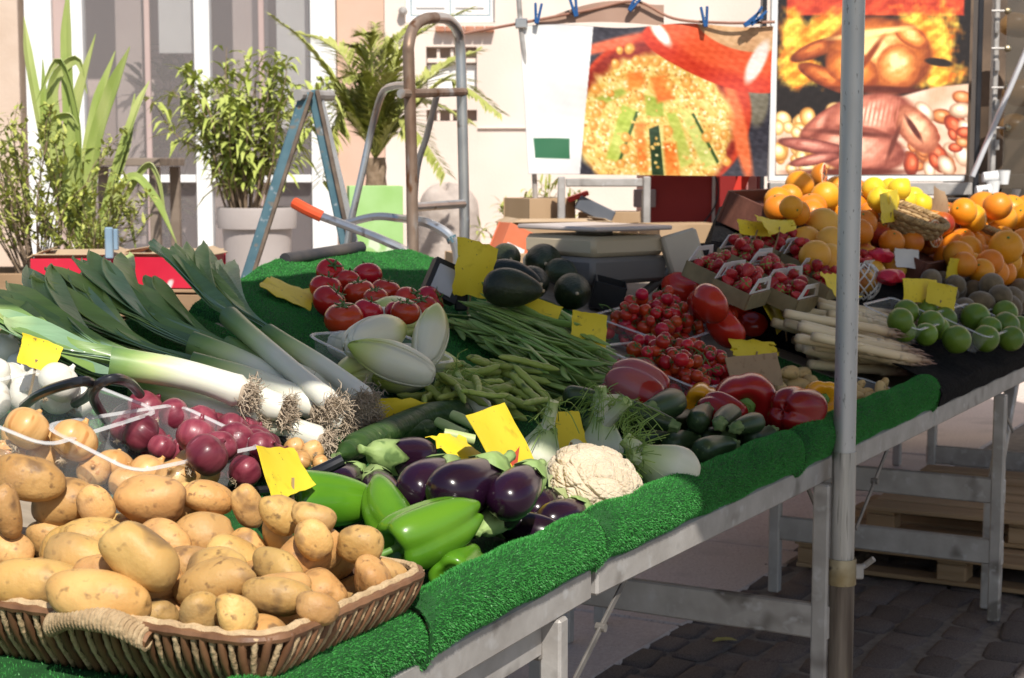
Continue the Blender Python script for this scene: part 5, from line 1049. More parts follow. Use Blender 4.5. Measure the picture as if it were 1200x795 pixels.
def crate(F, s0, s1, w0, w1, h, label, m=M_crate, base=0., name='fruit_crate', t=.009, floor=True):
    o = empty(name, F.M @ Matrix.Translation(((s0 + s1) / 2, (w0 + w1) / 2, base))); tag(o, label, 'crate'); a, c = (s1 - s0) / 2, (w1 - w0) / 2
    for nm, p, q in (('side', (0, -c, h / 2), (2 * a, t, h)), ('side', (0, c, h / 2), (2 * a, t, h)), ('end', (a - t / 2, 0, h / 2), (t, 2 * c - t - .001, h)), ('end', (-a + t / 2, 0, h / 2), (t, 2 * c - t - .001, h)), ('floor', (0, 0, h * (.62 if floor else .1)), (2 * a - 2 * t - .002, 2 * c - t - .002, .006))):
        b = MB(); b.box(p, q, b=.0015); b.build(nm, m, o, smooth=False)
    return o
upz = lambda F, a=.8: tilt(F, a)
def many(F, K, lst, label, group, base=0., gap=.94, hmax=.5):
    for it in lst: place(F, K, it[0], it[1], it[2], label, group, Rm=upz(F), base=base, gap=gap, hmax=hmax)
# --- orange crate behind the strawberries
a = F3.loc(F3.tp(950, 252, .10)); crate(F3, a[0] - .20, a[0] + .42, a[1] - .15, a[1] + .20, .10, 'dark brown crate of oranges behind the strawberry punnets')
many(F3, K_or, [(912, 244, 34), (950, 252, 36), (985, 248, 34), (1000, 244, 34), (935, 250, 30), (970, 236, 34), (925, 232, 32), (990, 232, 32), (912, 236, 34), (927, 243, 28), (951, 244, 36), (967, 231, 36), (937, 217, 34), (982, 222, 32), (1000, 222, 30)], 'bright orange piled in the brown crate behind the strawberries', 'oranges piled in the brown crate', base=.066)
Kt = lambda F, px, py, lean: frame3(np.cross(nrm(CC - F.tp(px, py) + lean), [.3, 0, 1]), nrm(CC - F.tp(px, py) + lean))
place(F3, K_half, 966, 207, 32, 'halved blood orange on top of the orange pile', 'halved blood oranges', Rm=frame3(UP, nrm(RT * .85 - FW * .35 + UP * .2)), base=.066)
# --- grapefruit, mangoes in front
many(F3, K_gf, [(964, 264, 42), (943, 286, 44), (1018, 288, 34), (975, 285, 40), (972, 305, 40), (985, 300, 38), (1003, 290, 36), (955, 300, 38)], 'yellow-orange grapefruit beside the strawberry punnets', 'grapefruits beside the strawberries', base=.01)
for px, py, sz, an in [(1022, 320, 44, 60), (1048, 316, 40, 70), (1010, 300, 42, 20)]: place(F3, K_man, px, py, sz, 'red and yellow mango beside the black cloth edge', 'mangoes on the cloth', ang=an, base=0)
for px, py, sz in [(980, 272, 34), (1045, 325, 30), (1030, 300, 30)]:
    P = F3.tp(px, py, .09); s = sz * depth(P) / FPX; b = blob(s, s * .5, int(px), .13, 2.2, 16, 20, .7, .6); o = b.build('foil_wrap', M_foil); o.location = P; tag(o, 'crumpled red foil tucked around the mangoes', 'foil', 'red foil around the mangoes')
b = MB(); P = F3.tp(1012, 330, .045); g = np.random.default_rng(3)   # white foam net
for k in range(9):
    for sgn in (1, -1):
        t = np.linspace(-1.2, 1.2, 12); ph = k * .70 + sgn * t * .9; rr = .047; b.tube(np.stack([rr * np.cos(t) * np.cos(ph), rr * np.cos(t) * np.sin(ph), rr * 1.15 * np.sin(t)], 1), .0022, 4, cap=False)
o = b.build('foam_net', mat('white_foam', (.72, .70, .66), None, 5, .8), fix=False); o.location = P; tag(o, 'white foam net sleeve around a fruit on the black cloth', 'net')
place(F3, K_man, 1012, 331, 38, 'mango inside the white foam net', None, ang=80, base=0)
# --- blood orange crate with white label
a = F3.loc(F3.tp(1062, 285, .08)); crate(F3, a[0] - .26, a[0] + .30, a[1] - .15, a[1] + .2, .09, 'brown crate of blood oranges with a white paper label'); 
many(F3, K_bl, [(1030, 275, 30), (1056, 276, 30), (1075, 272, 28), (1040, 262, 28), (1098, 268, 30), (1030, 268, 30), (1053, 270, 30), (1070, 268, 28), (1095, 256, 32), (1085, 262, 28), (1129, 266, 32), (1115, 272, 28), (1012, 262, 32), (1020, 252, 30), (1045, 284, 30), (1068, 284, 30), (1090, 284, 30), (1105, 262, 28), (1008, 272, 32), (1128, 282, 30), (1145, 270, 28), (1110, 250, 26)], 'reddish blood orange piled in the labelled crate', 'blood oranges in the labelled crate', base=.06)
place(F3, K_half, 1020, 232, 34, 'halved blood orange propped beside the lemons', 'halved blood oranges', Rm=frame3(UP, nrm(RT * .6 - FW * .8 + UP * .5)), base=.10)
place(F3, K_half, 1096, 274, 34, 'halved blood orange at the corner of the labelled crate', 'halved blood oranges', Rm=frame3(UP, nrm(RT * .7 - FW * .6 + UP * .4)), base=.06)
pricetag([(1048, 291), (1079, 293), (1079, 316), (1049, 313)], F3, .06, 'white paper label on the front of the brown crate', m=mat('white_paper', (.62, .60, .58), (.68, .66, .63), 9, .7), stick=False, cat='label')
# --- lemon basket, orange basket
def flat_basket(F, px, py, h, ra, rb, hh, label, base=.08):
    P = F.tp(px, py, h); o = empty('fruit_basket', m4(np.stack([F.U, F.V, F.N], 1), P)); tag(o, label, 'basket', 'shallow wicker baskets of citrus')
    for k in range(6):
        z = -hh + hh * k / 5; f = .82 + .18 * k / 5; t = np.linspace(0, 2 * np.pi, 72, endpoint=False); b = MB(); wv = .004 * np.sin(t * 18 + k * math.pi)
        b.tube(np.stack([(ra * f + wv) * np.cos(t), (rb * f + wv) * np.sin(t), np.full(72, z)], 1), .0068, 6, closed=True); b.build('weave', M_wick if k % 2 else M_wick2, o)
    for k in range(36):
        t = k * 2 * math.pi / 36; b = MB(); b.tube([(ra * .8 * math.cos(t), rb * .8 * math.sin(t), -hh), (ra * math.cos(t), rb * math.sin(t), 0)], .0035, 5); b.build('stake', M_wick2, o)
    t = np.linspace(0, 2 * np.pi, 120, endpoint=False)
    for ph in (0, 2.1, 4.2): b = MB(); b.tube(np.stack([(ra + .006 * np.cos(t * 20 + ph)) * np.cos(t), (rb + .006 * np.cos(t * 20 + ph)) * np.sin(t), .004 + .006 * np.sin(t * 20 + ph)], 1), .005, 5, closed=True); b.build('rim_braid', M_wick, o)
    b = MB(); b.lathe([(-hh - .004, .01), (-hh - .004, 1), (-hh + .004, 1), (-hh + .004, .01)], 30, ax=2); V = b.v[0]; V[:, 0] *= ra * .8; V[:, 1] *= rb * .8; b.build('bottom', M_wick2, o)
    for q in np.linspace(0, 6.28, 30): occupy(P + F.U * ra * math.cos(q) + F.V * rb * math.sin(q), .01)
    return F.loc(P)[2] - hh
hb = flat_basket(F3, 1066, 250, .18, .15, .12, .045, 'pale wicker basket of lemons in sunlight'); 
many(F3, K_lem, [(1040, 236, 28), (1060, 236, 28), (1078, 240, 28), (1050, 228, 28), (1024, 222, 28), (1043, 222, 26), (1054, 222, 27), (1070, 232, 26), (1030, 234, 28)], 'bright yellow lemon in the pale wicker basket', 'lemons in the wicker basket', base=hb + .005)
hb = flat_basket(F3, 1180, 263, .15, .34, .17, .06, 'wide wicker basket of oranges beside the rotisserie')
many(F3, K_or, [(1140, 256, 34), (1175, 256, 34), (1200, 256, 34), (1129, 248, 32), (1185, 246, 36), (1153, 244, 40), (1169, 242, 34), (1205, 246, 36), (1215, 252, 34)], 'large orange in the wide wicker basket', 'oranges in the wide wicker basket', base=hb + .005)
# --- tangerines, kiwis, limes
LTg = 'tangerine heaped between the kiwis and the wide orange basket'
many(F3, K_tan, [(1110, 305, 34), (1140, 312, 32), (1175, 320, 32), (1195, 312, 34), (1195, 290, 32), (1160, 290, 32), (1123, 300, 36), (1153, 302, 30), (1165, 319, 34), (1179, 306, 36), (1195, 275, 30), (1175, 280, 30), (1119, 288, 30), (1179, 290, 40), (1150, 280, 28), (1205, 300, 34), (1135, 292, 32), (1160, 308, 32), (1140, 285, 30), (1190, 265, 30), (1165, 268, 30), (1200, 284, 34), (1150, 318, 30), (1130, 310, 30)], LTg, 'tangerines heaped on the cloth', base=.03)
b = MB(); P = F3.tp(1160, 285, .13); 
for k in range(7):
    d = nrm(rng.normal(size=3) + [0, -.3, .5]); s = nrm(np.cross(d, [0, 0, 1])); L_ = .05; G = [[d * L_ * t + s * v * .012 * math.sin(t * 3.1 + .05) - np.array([0, 0, .02 * t * t]) for v in (-1, 0, 1)] for t in np.linspace(0, 1, 6)]; b.slab(np.array(G), .001)
o = b.build('leaf_sprig', M_frond); o.location = P; tag(o, 'sprig of green leaves among the tangerines', 'leaves')
a = F3.loc(F3.tp(1150, 352, .03)); tray(F3, a[0] - .35, a[0] + .30, a[1] - .07, a[1] + .12, .05, 'clear plastic tray of brown kiwis behind the limes')
for px, py, sz in [(1091, 332, 28), (1120, 340, 28), (1141, 342, 30), (1165, 345, 32), (1185, 350, 32), (1130, 362, 30), (1091, 328, 28), (1105, 330, 26), (1120, 334, 26), (1141, 336, 30), (1162, 334, 32), (1172, 348, 32), (1181, 361, 36), (1195, 340, 30), (1195, 355, 32), (1112, 345, 26), (1150, 355, 30)]: place(F3, K_kiwi, px, py, sz, 'brown fuzzy kiwi in the clear tray behind the limes', 'kiwis in the tray', ang=rng.uniform(0, 180), base=.005, hmax=.14)
a = F3.loc(F3.tp(1078, 393, .02)); c = F3.loc(F3.tp(1155, 402, .02))
tray(F3, a[0] - .15, a[0] + .11, a[1] - .02, a[1] + .13, .06, 'clear plastic tray of limes beside the asparagus tips'); tray(F3, c[0] - .13, c[0] + .22, c[1] - .02, c[1] + .13, .06, 'clear plastic tray of limes at the outer end of the black cloth')
for px, py, sz in [(1085, 392, 28), (1060, 388, 28), (1121, 398, 34), (1155, 397, 32), (1185, 397, 30), (1100, 385, 26), (1062, 366, 30), (1055, 376, 31), (1087, 363, 26), (1091, 379, 31), (1107, 374, 29), (1178, 367, 30), (1143, 372, 34), (1178, 382, 33), (1195, 385, 30), (1160, 385, 28)]:
    place(F3, K_lime, px, py, sz, 'green lime in the clear tray beside the asparagus tips' if px < 1115 else 'green lime in the clear tray at the outer end of the black cloth', 'limes in the trays', Rm=upz(F3), base=.005, hmax=.13)
# --- strawberry punnets
M_straw = mat('strawberry', (.36, .012, .02), (.48, .03, .03), 20, .25, coat=.35, rnd=.2, bump=.6, bsc=260, speck=((.55, .33, .10), 320, .68, .72), dist=.002)
def strawberry(s):
    b = MB(); L = .034; b.lathe(catmull([(-.45 * L, .02 * L), (-.4 * L, .25 * L), (-.2 * L, .42 * L), (.05 * L, .38 * L), (.3 * L, .24 * L), (.48 * L, .08 * L), (.5 * L, .01 * L)], 14), 14, lambda V, t, ph: V * (1 + .05 * np.sin(ph * 2 + s))[..., None])
    c = MB()
    for k in range(6):
        a = k * 1.05; d = np.array([.12, math.cos(a), math.sin(a)]); n = np.array([0, -math.sin(a), math.cos(a)]); c.slab(np.array([[np.array([-.43 * L, 0, 0]) + d * L * u * .42 + n * v * L * .09 * (1.1 - u) for v in (-1, 1)] for u in (0, .5, 1)]), .0006)
    return [('berry', b.mesh('berry', M_straw), []), ('calyx', c.mesh('calyx', M_frond), [])]
K_str = Kind('strawberry', 'strawberry', [strawberry(s) for s in (1, 2, 3)], [(-.004, 0, 0, .0125), (.007, 0, 0, .009)], .034)
M_pun = mat('white_punnet_card', (.66, .62, .60), (.72, .69, .66), 8, .6); M_punb = mat('brown_punnet_side', (.22, .17, .09), (.28, .22, .12), 30, .8, stretch=(8, 1, 1))
PN = [(838, 318), (872, 303), (905, 290), (868, 338), (906, 324), (944, 308), (925, 345), (962, 330), (995, 316)]
for i, (px, py) in enumerate(PN):
    c = F3.loc(F3.tp(px, py, .03)); o = empty('strawberry_punnet', F3.M @ Matrix.Translation((c[0], c[1], 0)) @ Matrix.Rotation(rng.normal() * .05, 4, 'Z')); tag(o, 'small card punnet of strawberries with a white handle', 'punnet', 'strawberry punnets'); a, w, h = .075, .052, .042
    for nm, p, q, mm in (('side', (0, -w, h / 2), (2 * a, .003, h), M_punb), ('side', (0, w, h / 2), (2 * a, .003, h), M_punb), ('end', (a, 0, h / 2), (.003, 2 * w - .004, h), M_punb), ('end', (-a, 0, h / 2), (.003, 2 * w - .004, h), M_punb), ('floor', (0, 0, .006), (2 * a - .004, 2 * w - .004, .003), M_punb)):
        b = MB(); b.box(p, q, b=.0008); b.build(nm, mm, o, smooth=False)
    for sgn in (-1, 1):                        # card handle: a frame with a slot
        b = MB(); y = sgn * w * .1; ctr = [(-a, h), (-a * .62, h + .038), (a * .62, h + .038), (a, h)]; inn = [(-a * .62, h + .004), (-a * .46, h + .026), (a * .46, h + .026), (a * .62, h + .004)]
        V = [(x, y + sgn * .001 * s, z) for s in (-1, 1) for x, z in ctr + inn]; q = [(0, 1, 5, 4), (1, 2, 6, 5), (2, 3, 7, 6), (0, 4, 7, 3)]; F_ = q + [tuple(k + 8 for k in f[::-1]) for f in q] + [(0, 1, 9, 8), (1, 2, 10, 9), (2, 3, 11, 10), (4, 5, 13, 12), (5, 6, 14, 13), (6, 7, 15, 14), (7, 4, 12, 15)]
        b.add(V, F_); hd = b.build('handle', M_pun, o, smooth=False)
        if sgn < 0: hd.location = (0, -w * .82, 0)
        else: hd.location = (0, w * .82, 0)
    reg = lambda c=c: (c[0] + rng.uniform(-.058, .058), c[1] + rng.uniform(-.036, .036))
    drop(F3, K_str, 24, reg, 'red strawberry in a small punnet with white handle', 'strawberries in the punnets', (.85, 1.25), base=.008, cand=4, hmax=.085)
# --- tags among the fruit
pricetag([(862, 258), (908, 262), (905, 276), (868, 274)], F3, .09, 'yellow price tag lying across the strawberry handles', lean=.02)
pricetag([(885, 252), (925, 258), (930, 270), (900, 274)], F3, .11, 'curled faded tag behind the strawberry punnets', worn=True, curl=.01)
pricetag([(963, 318), (985, 322), (1008, 350), (985, 352)], F3, .07, 'yellow price tag hanging beside the pole over the punnets', worn=True, lean=.02)
pricetag([(1031, 228), (1050, 221), (1052, 258), (1036, 262)], F3, .16, 'yellow tag standing between the blood oranges and the lemon basket')
pricetag([(1057, 326), (1097, 328), (1094, 356), (1058, 354)], F3, .05, 'yellow price tag behind another tag at the limes')
pricetag([(1088, 329), (1123, 337), (1118, 366), (1084, 354)], F3, .06, 'yellow price tag in front of another tag at the limes')
pricetag([(1112, 302), (1148, 306), (1145, 324), (1108, 326)], F3, .07, 'yellow price tag with a dark mark among the tangerines')
pricetag([(1094, 218), (1106, 225), (1112, 250), (1090, 246)], F3, .17, 'folded brown paper standing behind the lemon basket', m=M_kraft, stick=False, curl=.008)
# ================================================================ behind the stall
g0 = np.random.default_rng(21)
def px_tube(o, name, m, pts, r, Y, seg=10, n=24, smooth=True):   # pts: (px, py[, Y])
    P = np.array([at_y(q[0], q[1], q[2] if len(q) > 2 else Y) for q in pts]) - np.array(o.location)
    b = MB(); b.tube(catmull(P, n) if smooth and len(P) > 2 else P, r, seg); return b.build(name, m, o)
# ---- plants
M_leafA = mat('shrub_leaf', (.32, .38, .08), (.44, .48, .13), 15, .5, rnd=.1, trans=0); M_leafB = mat('small_leaf', (.34, .38, .07), (.46, .48, .13), 9, .5); M_leafC = mat('palm_leaf', (.30, .33, .07), (.44, .45, .14), 9, .5)
M_leafD = mat('strap_leaf', (.26, .34, .08), (.42, .46, .17), 12, .45, stretch=(1, 1, .2)); M_bark = mat('bark', (.20, .14, .09), (.30, .22, .15), 25, .9, bump=.6)
def leafm(b, p, d, L, w, droop=.25, up=np.array([0, 0, 1.])):
    d = nrm(d); s = nrm(np.cross(d, up) + 1e-4); n = np.cross(s, d); V = []
    for t, k in ((0, .12), (.3, 1), (.65, .8), (1, .04)): c = p + d * L * t - np.array([0, 0, droop * L * t * t]); V += [c - s * w * k / 2 + n * w * .12 * k, c, c + s * w * k / 2 + n * w * .12 * k]
    b.add(V, [(i * 3 + j, i * 3 + j + 1, i * 3 + j + 4, i * 3 + j + 3) for i in range(3) for j in range(2)])
def shrub(name, label, base, stems, spread, height, nleaf, L, w, m, seed, droop=.5, group=None, lean=(0, 0), cat='shrub', thick=.006):
    g = np.random.default_rng(seed); o = empty(name, base); tag(o, label, cat, group); b = MB(); c = MB(); P = []
    for i in range(stems):
        a = g.uniform(0, 6.28); rr = spread * math.sqrt(g.uniform(.02, 1)); hh = height * g.uniform(.6, 1.0) * (1 - .25 * rr / spread); e = np.array([math.cos(a) * rr + lean[0], math.sin(a) * rr * .8 + lean[1], hh]); s0 = np.array([math.cos(a) * rr * .2, math.sin(a) * rr * .2, 0])
        C = catmull([s0, s0 * .6 + e * [.35, .35, .45] + g.normal(size=3) * .02, e * [.8, .8, .8] + g.normal(size=3) * .03, e], 14); b.tube(C, np.linspace(thick, thick * .3, 14), 5, cap=False)
        P += [(C[k], C[min(k + 1, 13)] - C[k - 1]) for k in range(3, 14)]
    for _ in range(nleaf):
        p, d = P[g.integers(len(P))]; q = nrm(nrm(d) * .5 + g.normal(size=3) * [1, 1, .5] * .7 + [0, 0, .15]); leafm(c, p + g.normal(size=3) * .012, q, L * g.uniform(.6, 1.2), w * g.uniform(.7, 1.2), droop * g.uniform(.3, 1.4))
    b.build('stems', M_bark, o, fix=False); q = c.build('crown', m, o, fix=False); return o
# potted willow-leaved shrub
M_pot2 = mat('grey_planter', (.40, .35, .33), (.45, .40, .38), 4, .6, bump=.06)
pc = at_y(301, 243, 8.0); o = empty('planter', (pc[0], 8.0, TZ)); tag(o, 'tall grey plastic planter holding the bushy shrub', 'planter'); hp = pc[2] - TZ
b = MB(); R0 = .186; b.lathe(catmull([(0, .12), (.01, .132), (hp * .5, .152), (hp - .105, R0 - .02), (hp - .10, R0 - .008)], 20), 36, ax=2); b.build('body', M_pot2, o, sharp=40)
b = MB(); b.lathe([(hp - .10, R0 - .02), (hp - .10, R0), (hp - .01, R0 + .006), (hp, R0 + .002), (hp, R0 - .014), (hp - .03, R0 - .018)], 36, ax=2); b.build('rim', M_pot2, o, sharp=40)
b = MB(); b.lathe([(hp - .05, .01), (hp - .05, R0 - .02), (hp - .06, R0 - .02)], 24, ax=2); b.build('soil', mat('soil', (.05, .035, .025), (.09, .06, .04), 30, .95, bump=.6), o)
shrub('potted_shrub', 'bushy light green shrub with narrow hanging leaves in the grey planter', (pc[0] - .05, 8.0, pc[2] - .04), 46, .44, .90, 1500, .125, .028, M_leafA, 3, .75)
# palm
pb = at_y(445, 262, 8.8); pal = empty('palm', (pb[0], 8.8, TZ)); tag(pal, 'small date palm with arching feathery fronds against the pink wall', 'palm'); L = np.array(pal.location); top = at_y(440, 185, 8.8) - L
b = MB(); t = np.linspace(0, 1, 20); b.tube(np.stack([t * top[0], 0 * t, t * top[2]], 1), .055 + .012 * np.sin(t * 60), 14); b.build('trunk', M_bark, pal)
for i, (mx_, my_, tx, ty, dy) in enumerate([(385, 85, 322, 22, -.3), (405, 70, 352, 40, .2), (430, 80, 412, 55, -.1), (455, 75, 478, 35, .3), (470, 60, 548, 12, -.2), (520, 95, 582, 130, -.3), (495, 100, 560, 60, .4), (400, 130, 378, 210, -.4), (470, 140, 520, 200, -.4), (420, 110, 395, 120, .5), (480, 120, 545, 140, .3), (440, 70, 440, 30, .5), (412, 120, 385, 170, .1), (450, 110, 470, 80, -.5), (395, 105, 345, 130, -.1), (428, 100, 405, 92, -.3), (462, 105, 490, 110, -.3), (435, 60, 425, 42, -.2), (448, 90, 455, 52, .0)]):
    A, B, C = np.array([0, 0, top[2]]) + [top[0], 0, 0], at_y(mx_, my_, 8.8 + dy * .4) - L, at_y(tx, ty, 8.8 + dy * .8) - L; S = catmull([A, (A + B) / 2 + [0, 0, .03], B, (B + C) / 2 + [0, 0, .03], C], 30); b = MB(); b.tube(S, np.linspace(.009, .002, 30), 5, cap=False); g = np.random.default_rng(i)
    for k in range(3, 30):
        tg = nrm(S[min(k + 1, 29)] - S[k - 1]); sd = nrm(np.cross(tg, [0, -.25, 1])); 
        for sg in (-1, 1):
            for rep in range(2): leafm(b, S[k] + tg * .012 * rep, tg * .75 + sd * sg * .8 + np.array([0, 0, .15]) + g.normal(size=3) * .1, .19 * math.sin(min(1, (k + 2) / 24) * 2.4 + .35), .02, .25)
    b.build('frond', M_leafC, pal, fix=False)
# planter trough on the left with strap-leaved plant and fine shrub
tr_ = at_y(60, 318, 6.4); o = empty('wooden_planter', (tr_[0] - .15, 6.4, 0)); tag(o, 'weathered wooden planter box under the strap-leaved plant', 'planter'); M_wood = mat('weathered_wood', (.28, .17, .09), (.40, .26, .15), 12, .8, stretch=(.15, 1, 1), bump=.3, rnd=.12)
for k in range(5):
    for y in (-.2, .2): b = MB(); b.box((0, y, .09 + k * .178), (1.1, .025, .170)); b.build('plank', M_wood, o, smooth=False)
    for x in (-.56, .56): b = MB(); b.box((x, 0, .09 + k * .178), (.025, .42, .170)); b.build('plank', M_wood, o, smooth=False)
b = MB(); b.box((0, 0, .84), (1.08, .37, .03)); b.build('soil', bpy.data.materials['soil'], o, smooth=False)
sp = empty('strap_leaf_plant', (at_y(105, 300, 6.35)[0], 6.35, .86)); tag(sp, 'spiky plant with long variegated strap leaves at the shop window', 'plant'); L = np.array(sp.location)
for i, (q, w) in enumerate([([(100, 300), (85, 180), (78, 60), (80, -20)], .05), ([(95, 300), (60, 200), (35, 80), (28, 20)], .045), ([(105, 295), (110, 180), (130, 110), (152, 55)], .06), ([(110, 295), (140, 190), (160, 130), (175, 95)], .05), ([(100, 290), (70, 170), (62, 100), (90, 70), (102, 110)], .045), ([(104, 295), (66, 220), (60, 150), (80, 135), (92, 148)], .04), ([(115, 295), (130, 230), (150, 170), (158, 110)], .05), ([(112, 290), (150, 210), (180, 230), (207, 285)], .035), ([(108, 300), (125, 240), (150, 250), (160, 295)], .035), ([(96, 300), (75, 240), (55, 160), (50, 70)], .045), ([(100, 300), (95, 220), (92, 140), (70, 70), (42, 120)], .04), ([(105, 300), (100, 220), (112, 130), (135, 60)], .05), ([(110, 300), (165, 200), (185, 205), (195, 260)], .03), ([(98, 300), (82, 230), (88, 130), (112, 40)], .05), ([(90, 300), (40, 240), (18, 180), (5, 150)], .04)]):
    C = catmull(np.array([at_y(x, y, 6.35 + .12 * math.sin(i * 2.4) * (k / len(q))) for k, (x, y) in enumerate(q)]) - L, 20); G = []; a0 = .8 * math.sin(i * 1.7)
    for k in range(20):
        tg = nrm(C[min(k + 1, 19)] - C[max(k - 1, 0)]); s = nrm(np.cross(tg, [0, -1, 0])); s = nrm(s * math.cos(a0) + np.array([0, 1, 0]) * math.sin(a0)); n = np.cross(s, tg); ww = w * float(np.interp(k / 19, [0, .3, .75, 1], [.6, 1, .8, .05])) / 2; G.append([C[k] - s * ww + n * ww * .4, C[k], C[k] + s * ww + n * ww * .4])
    b = MB(); b.slab(np.array(G), .003); b.build('leaf', M_leafD, sp)
shrub('small_leaved_shrub', 'twiggy shrub with small bright leaves beside the strap leaves', (at_y(45, 310, 6.3)[0], 6.30, .86), 34, .36, .80, 1300, .052, .015, M_leafB, 8, .2, thick=.004)
shrub('small_leaved_shrub', 'loose twiggy shrub with fine leaves in front of the strap leaves', (at_y(105, 300, 6.2)[0], 6.2, .86), 26, .28, .46, 700, .05, .014, M_leafB, 9, .2, thick=.003)
shrub('wall_bush', 'spiky green bush growing by the wall behind the cardboard boxes', (at_y(625, 260, 9.0)[0], 9.0, TZ + .3), 26, .30, .62, 800, .11, .014, M_leafB, 12, .4, thick=.005)
shrub('reflected_palm', 'dark leafy plant added behind the shop window as a palm reflection', (at_y(175, 200, 11.6)[0], 11.6, TZ), 14, .4, 1.9, 300, .3, .05, mat('dark_leaf', (.05, .06, .03), (.08, .09, .05), 9, .6), 14, .5, thick=.012)  # added behind the panes to imitate a palm mirrored in the glass
# ---- tall terrace table
P = at_y(150, 190, 8.6); o = empty('terrace_table', (P[0], 8.6, TZ)); tag(o, 'tall dark wood table in front of the shop window', 'table'); M_dwood = mat('grey_brown_wood', (.17, .13, .10), (.24, .19, .15), 12, .7, stretch=(.2, 1, 1)); zt = P[2] - TZ
for k in range(4): b = MB(); b.box((0, -.24 + k * .16, zt), (.46, .155, .04)); b.build('top_plank', M_dwood, o, smooth=False)
for x in (-.19, .19):
    for y in (-.25, .25): b = MB(); b.box((x, y, zt / 2 - .012), (.05, .05, zt - .025)); b.build('leg', M_dwood, o, smooth=False)
# ---- red fruit boxes on crates
M_red = mat('red_printed_card', (.55, .012, .04), (.62, .02, .05), 6, .5, speck=((.70, .66, .64), 5, .60, .61)); M_inner = mat('plain_card', (.46, .33, .20), (.52, .38, .25), 8, .8)
def carton(label, P, rz, sx, sy, h, m, flaps=True, m2=M_inner, cat='box', group=None, name='cardboard_box', lift=0., tilt_=0., white=None):
    o = empty(name, Matrix.Translation(Vector(P)) @ Matrix.Rotation(rz, 4, 'Z') @ Matrix.Rotation(tilt_, 4, 'Y')); tag(o, label, cat, group); t = .005
    for nm, c_, s_, mm in (('side', (0, -sy / 2, h / 2), (sx, t, h), m), ('side', (0, sy / 2, h / 2), (sx, t, h), m), ('end', (sx / 2 - t, 0, h / 2), (t, sy - t * 1.2, h), m), ('end', (-sx / 2 + t, 0, h / 2), (t, sy - t * 1.2, h), m), ('bottom', (0, 0, t), (sx - .012, sy - .012, t), m2)):
        b = MB(); b.box(c_, s_, b=.001); b.build(nm, mm, o, smooth=False)
    if flaps:
        for sg in (-1, 1):
            b = MB(); b.box((0, sg * (sy / 2 - .02), h + .006), (sx * .96, .05, t * .7), np.array(rotx(sg * .25))); b.build('flap', m2, o, smooth=False)
            b = MB(); b.box((sg * (sx / 2 - .012), 0, h + .012), (.05, sy * .9, t * .7), np.array(roty(sg * .4))); b.build('flap', m2, o, smooth=False)
    else: b = MB(); b.box((0, 0, h - t), (sx - .012, sy - .012, t), b=.001); b.build('lid', m, o, smooth=False)
    if white: b = MB(); b.box((white[0], -sy / 2 - t, h * .5), (white[1], .002, white[2])); b.build('label', M_white, o, smooth=False)
    return o
def pile(px, py, Y, rz, sx, sy, label, m=M_wood):
    top = at_y(px, py, Y); n = max(1, int((top[2]) / .22)); hh = top[2] / n
    for k in range(n):
        o = empty('wooden_crate', Matrix.Translation((top[0], Y, k * hh)) @ Matrix.Rotation(rz, 4, 'Z')); tag(o, label, 'crate', 'stacked wooden crates behind the stall')
        for j in range(3):
            for y in (-sy / 2, sy / 2): b = MB(); b.box((0, y, hh * (.17 + j * .31)), (sx, .01, hh * .27)); b.build('slat', m, o, smooth=False)
            for x in (-sx / 2 + .006, sx / 2 - .006): b = MB(); b.box((x, 0, hh * (.17 + j * .31)), (.01, sy - .012, hh * .27)); b.build('slat', m, o, smooth=False)
        b = MB(); b.box((0, 0, .012), (sx - .03, sy - .03, .01)); b.build('floor', m, o, smooth=False)
        b = MB(); b.box((0, 0, hh - .008), (sx - .026, sy - .026, .01)); b.build('top', m, o, smooth=False)
    return top
tp_ = pile(97, 334, 4.9, .1, .34, .3, 'wooden crate stacked under the open red fruit boxes'); carton('red printed fruit box open behind the leek leaves, left of its twin' if False else 'red printed fruit box behind the leek leaves, nearest the strap-leaved plant', tp_, .1, .25, .26, .085, M_red)
tp_ = pile(203, 334, 5.0, -.12, .34, .3, 'wooden crate stacked under the open red fruit boxes'); carton('red and white printed fruit box behind the leeks, beside the grey planter', tp_, -.12, .25, .26, .09, M_red)
P = at_y(128, 285, 4.75); o = empty('blue_clip', P); tag(o, 'pale blue plastic clip standing above the leek leaves', 'clip'); b = MB(); b.box((0, 0, 0), (.022, .02, .09)); b.box((.02, 0, .01), (.012, .02, .06)); b.build('jaw', mat('pale_blue_plastic', (.20, .30, .40), (.28, .38, .47), 8, .4), o); b = MB(); b.tube([(0, .0, -.05), (0, .02, -.3)], .004, 6); b.build('rod', M_steel, o)
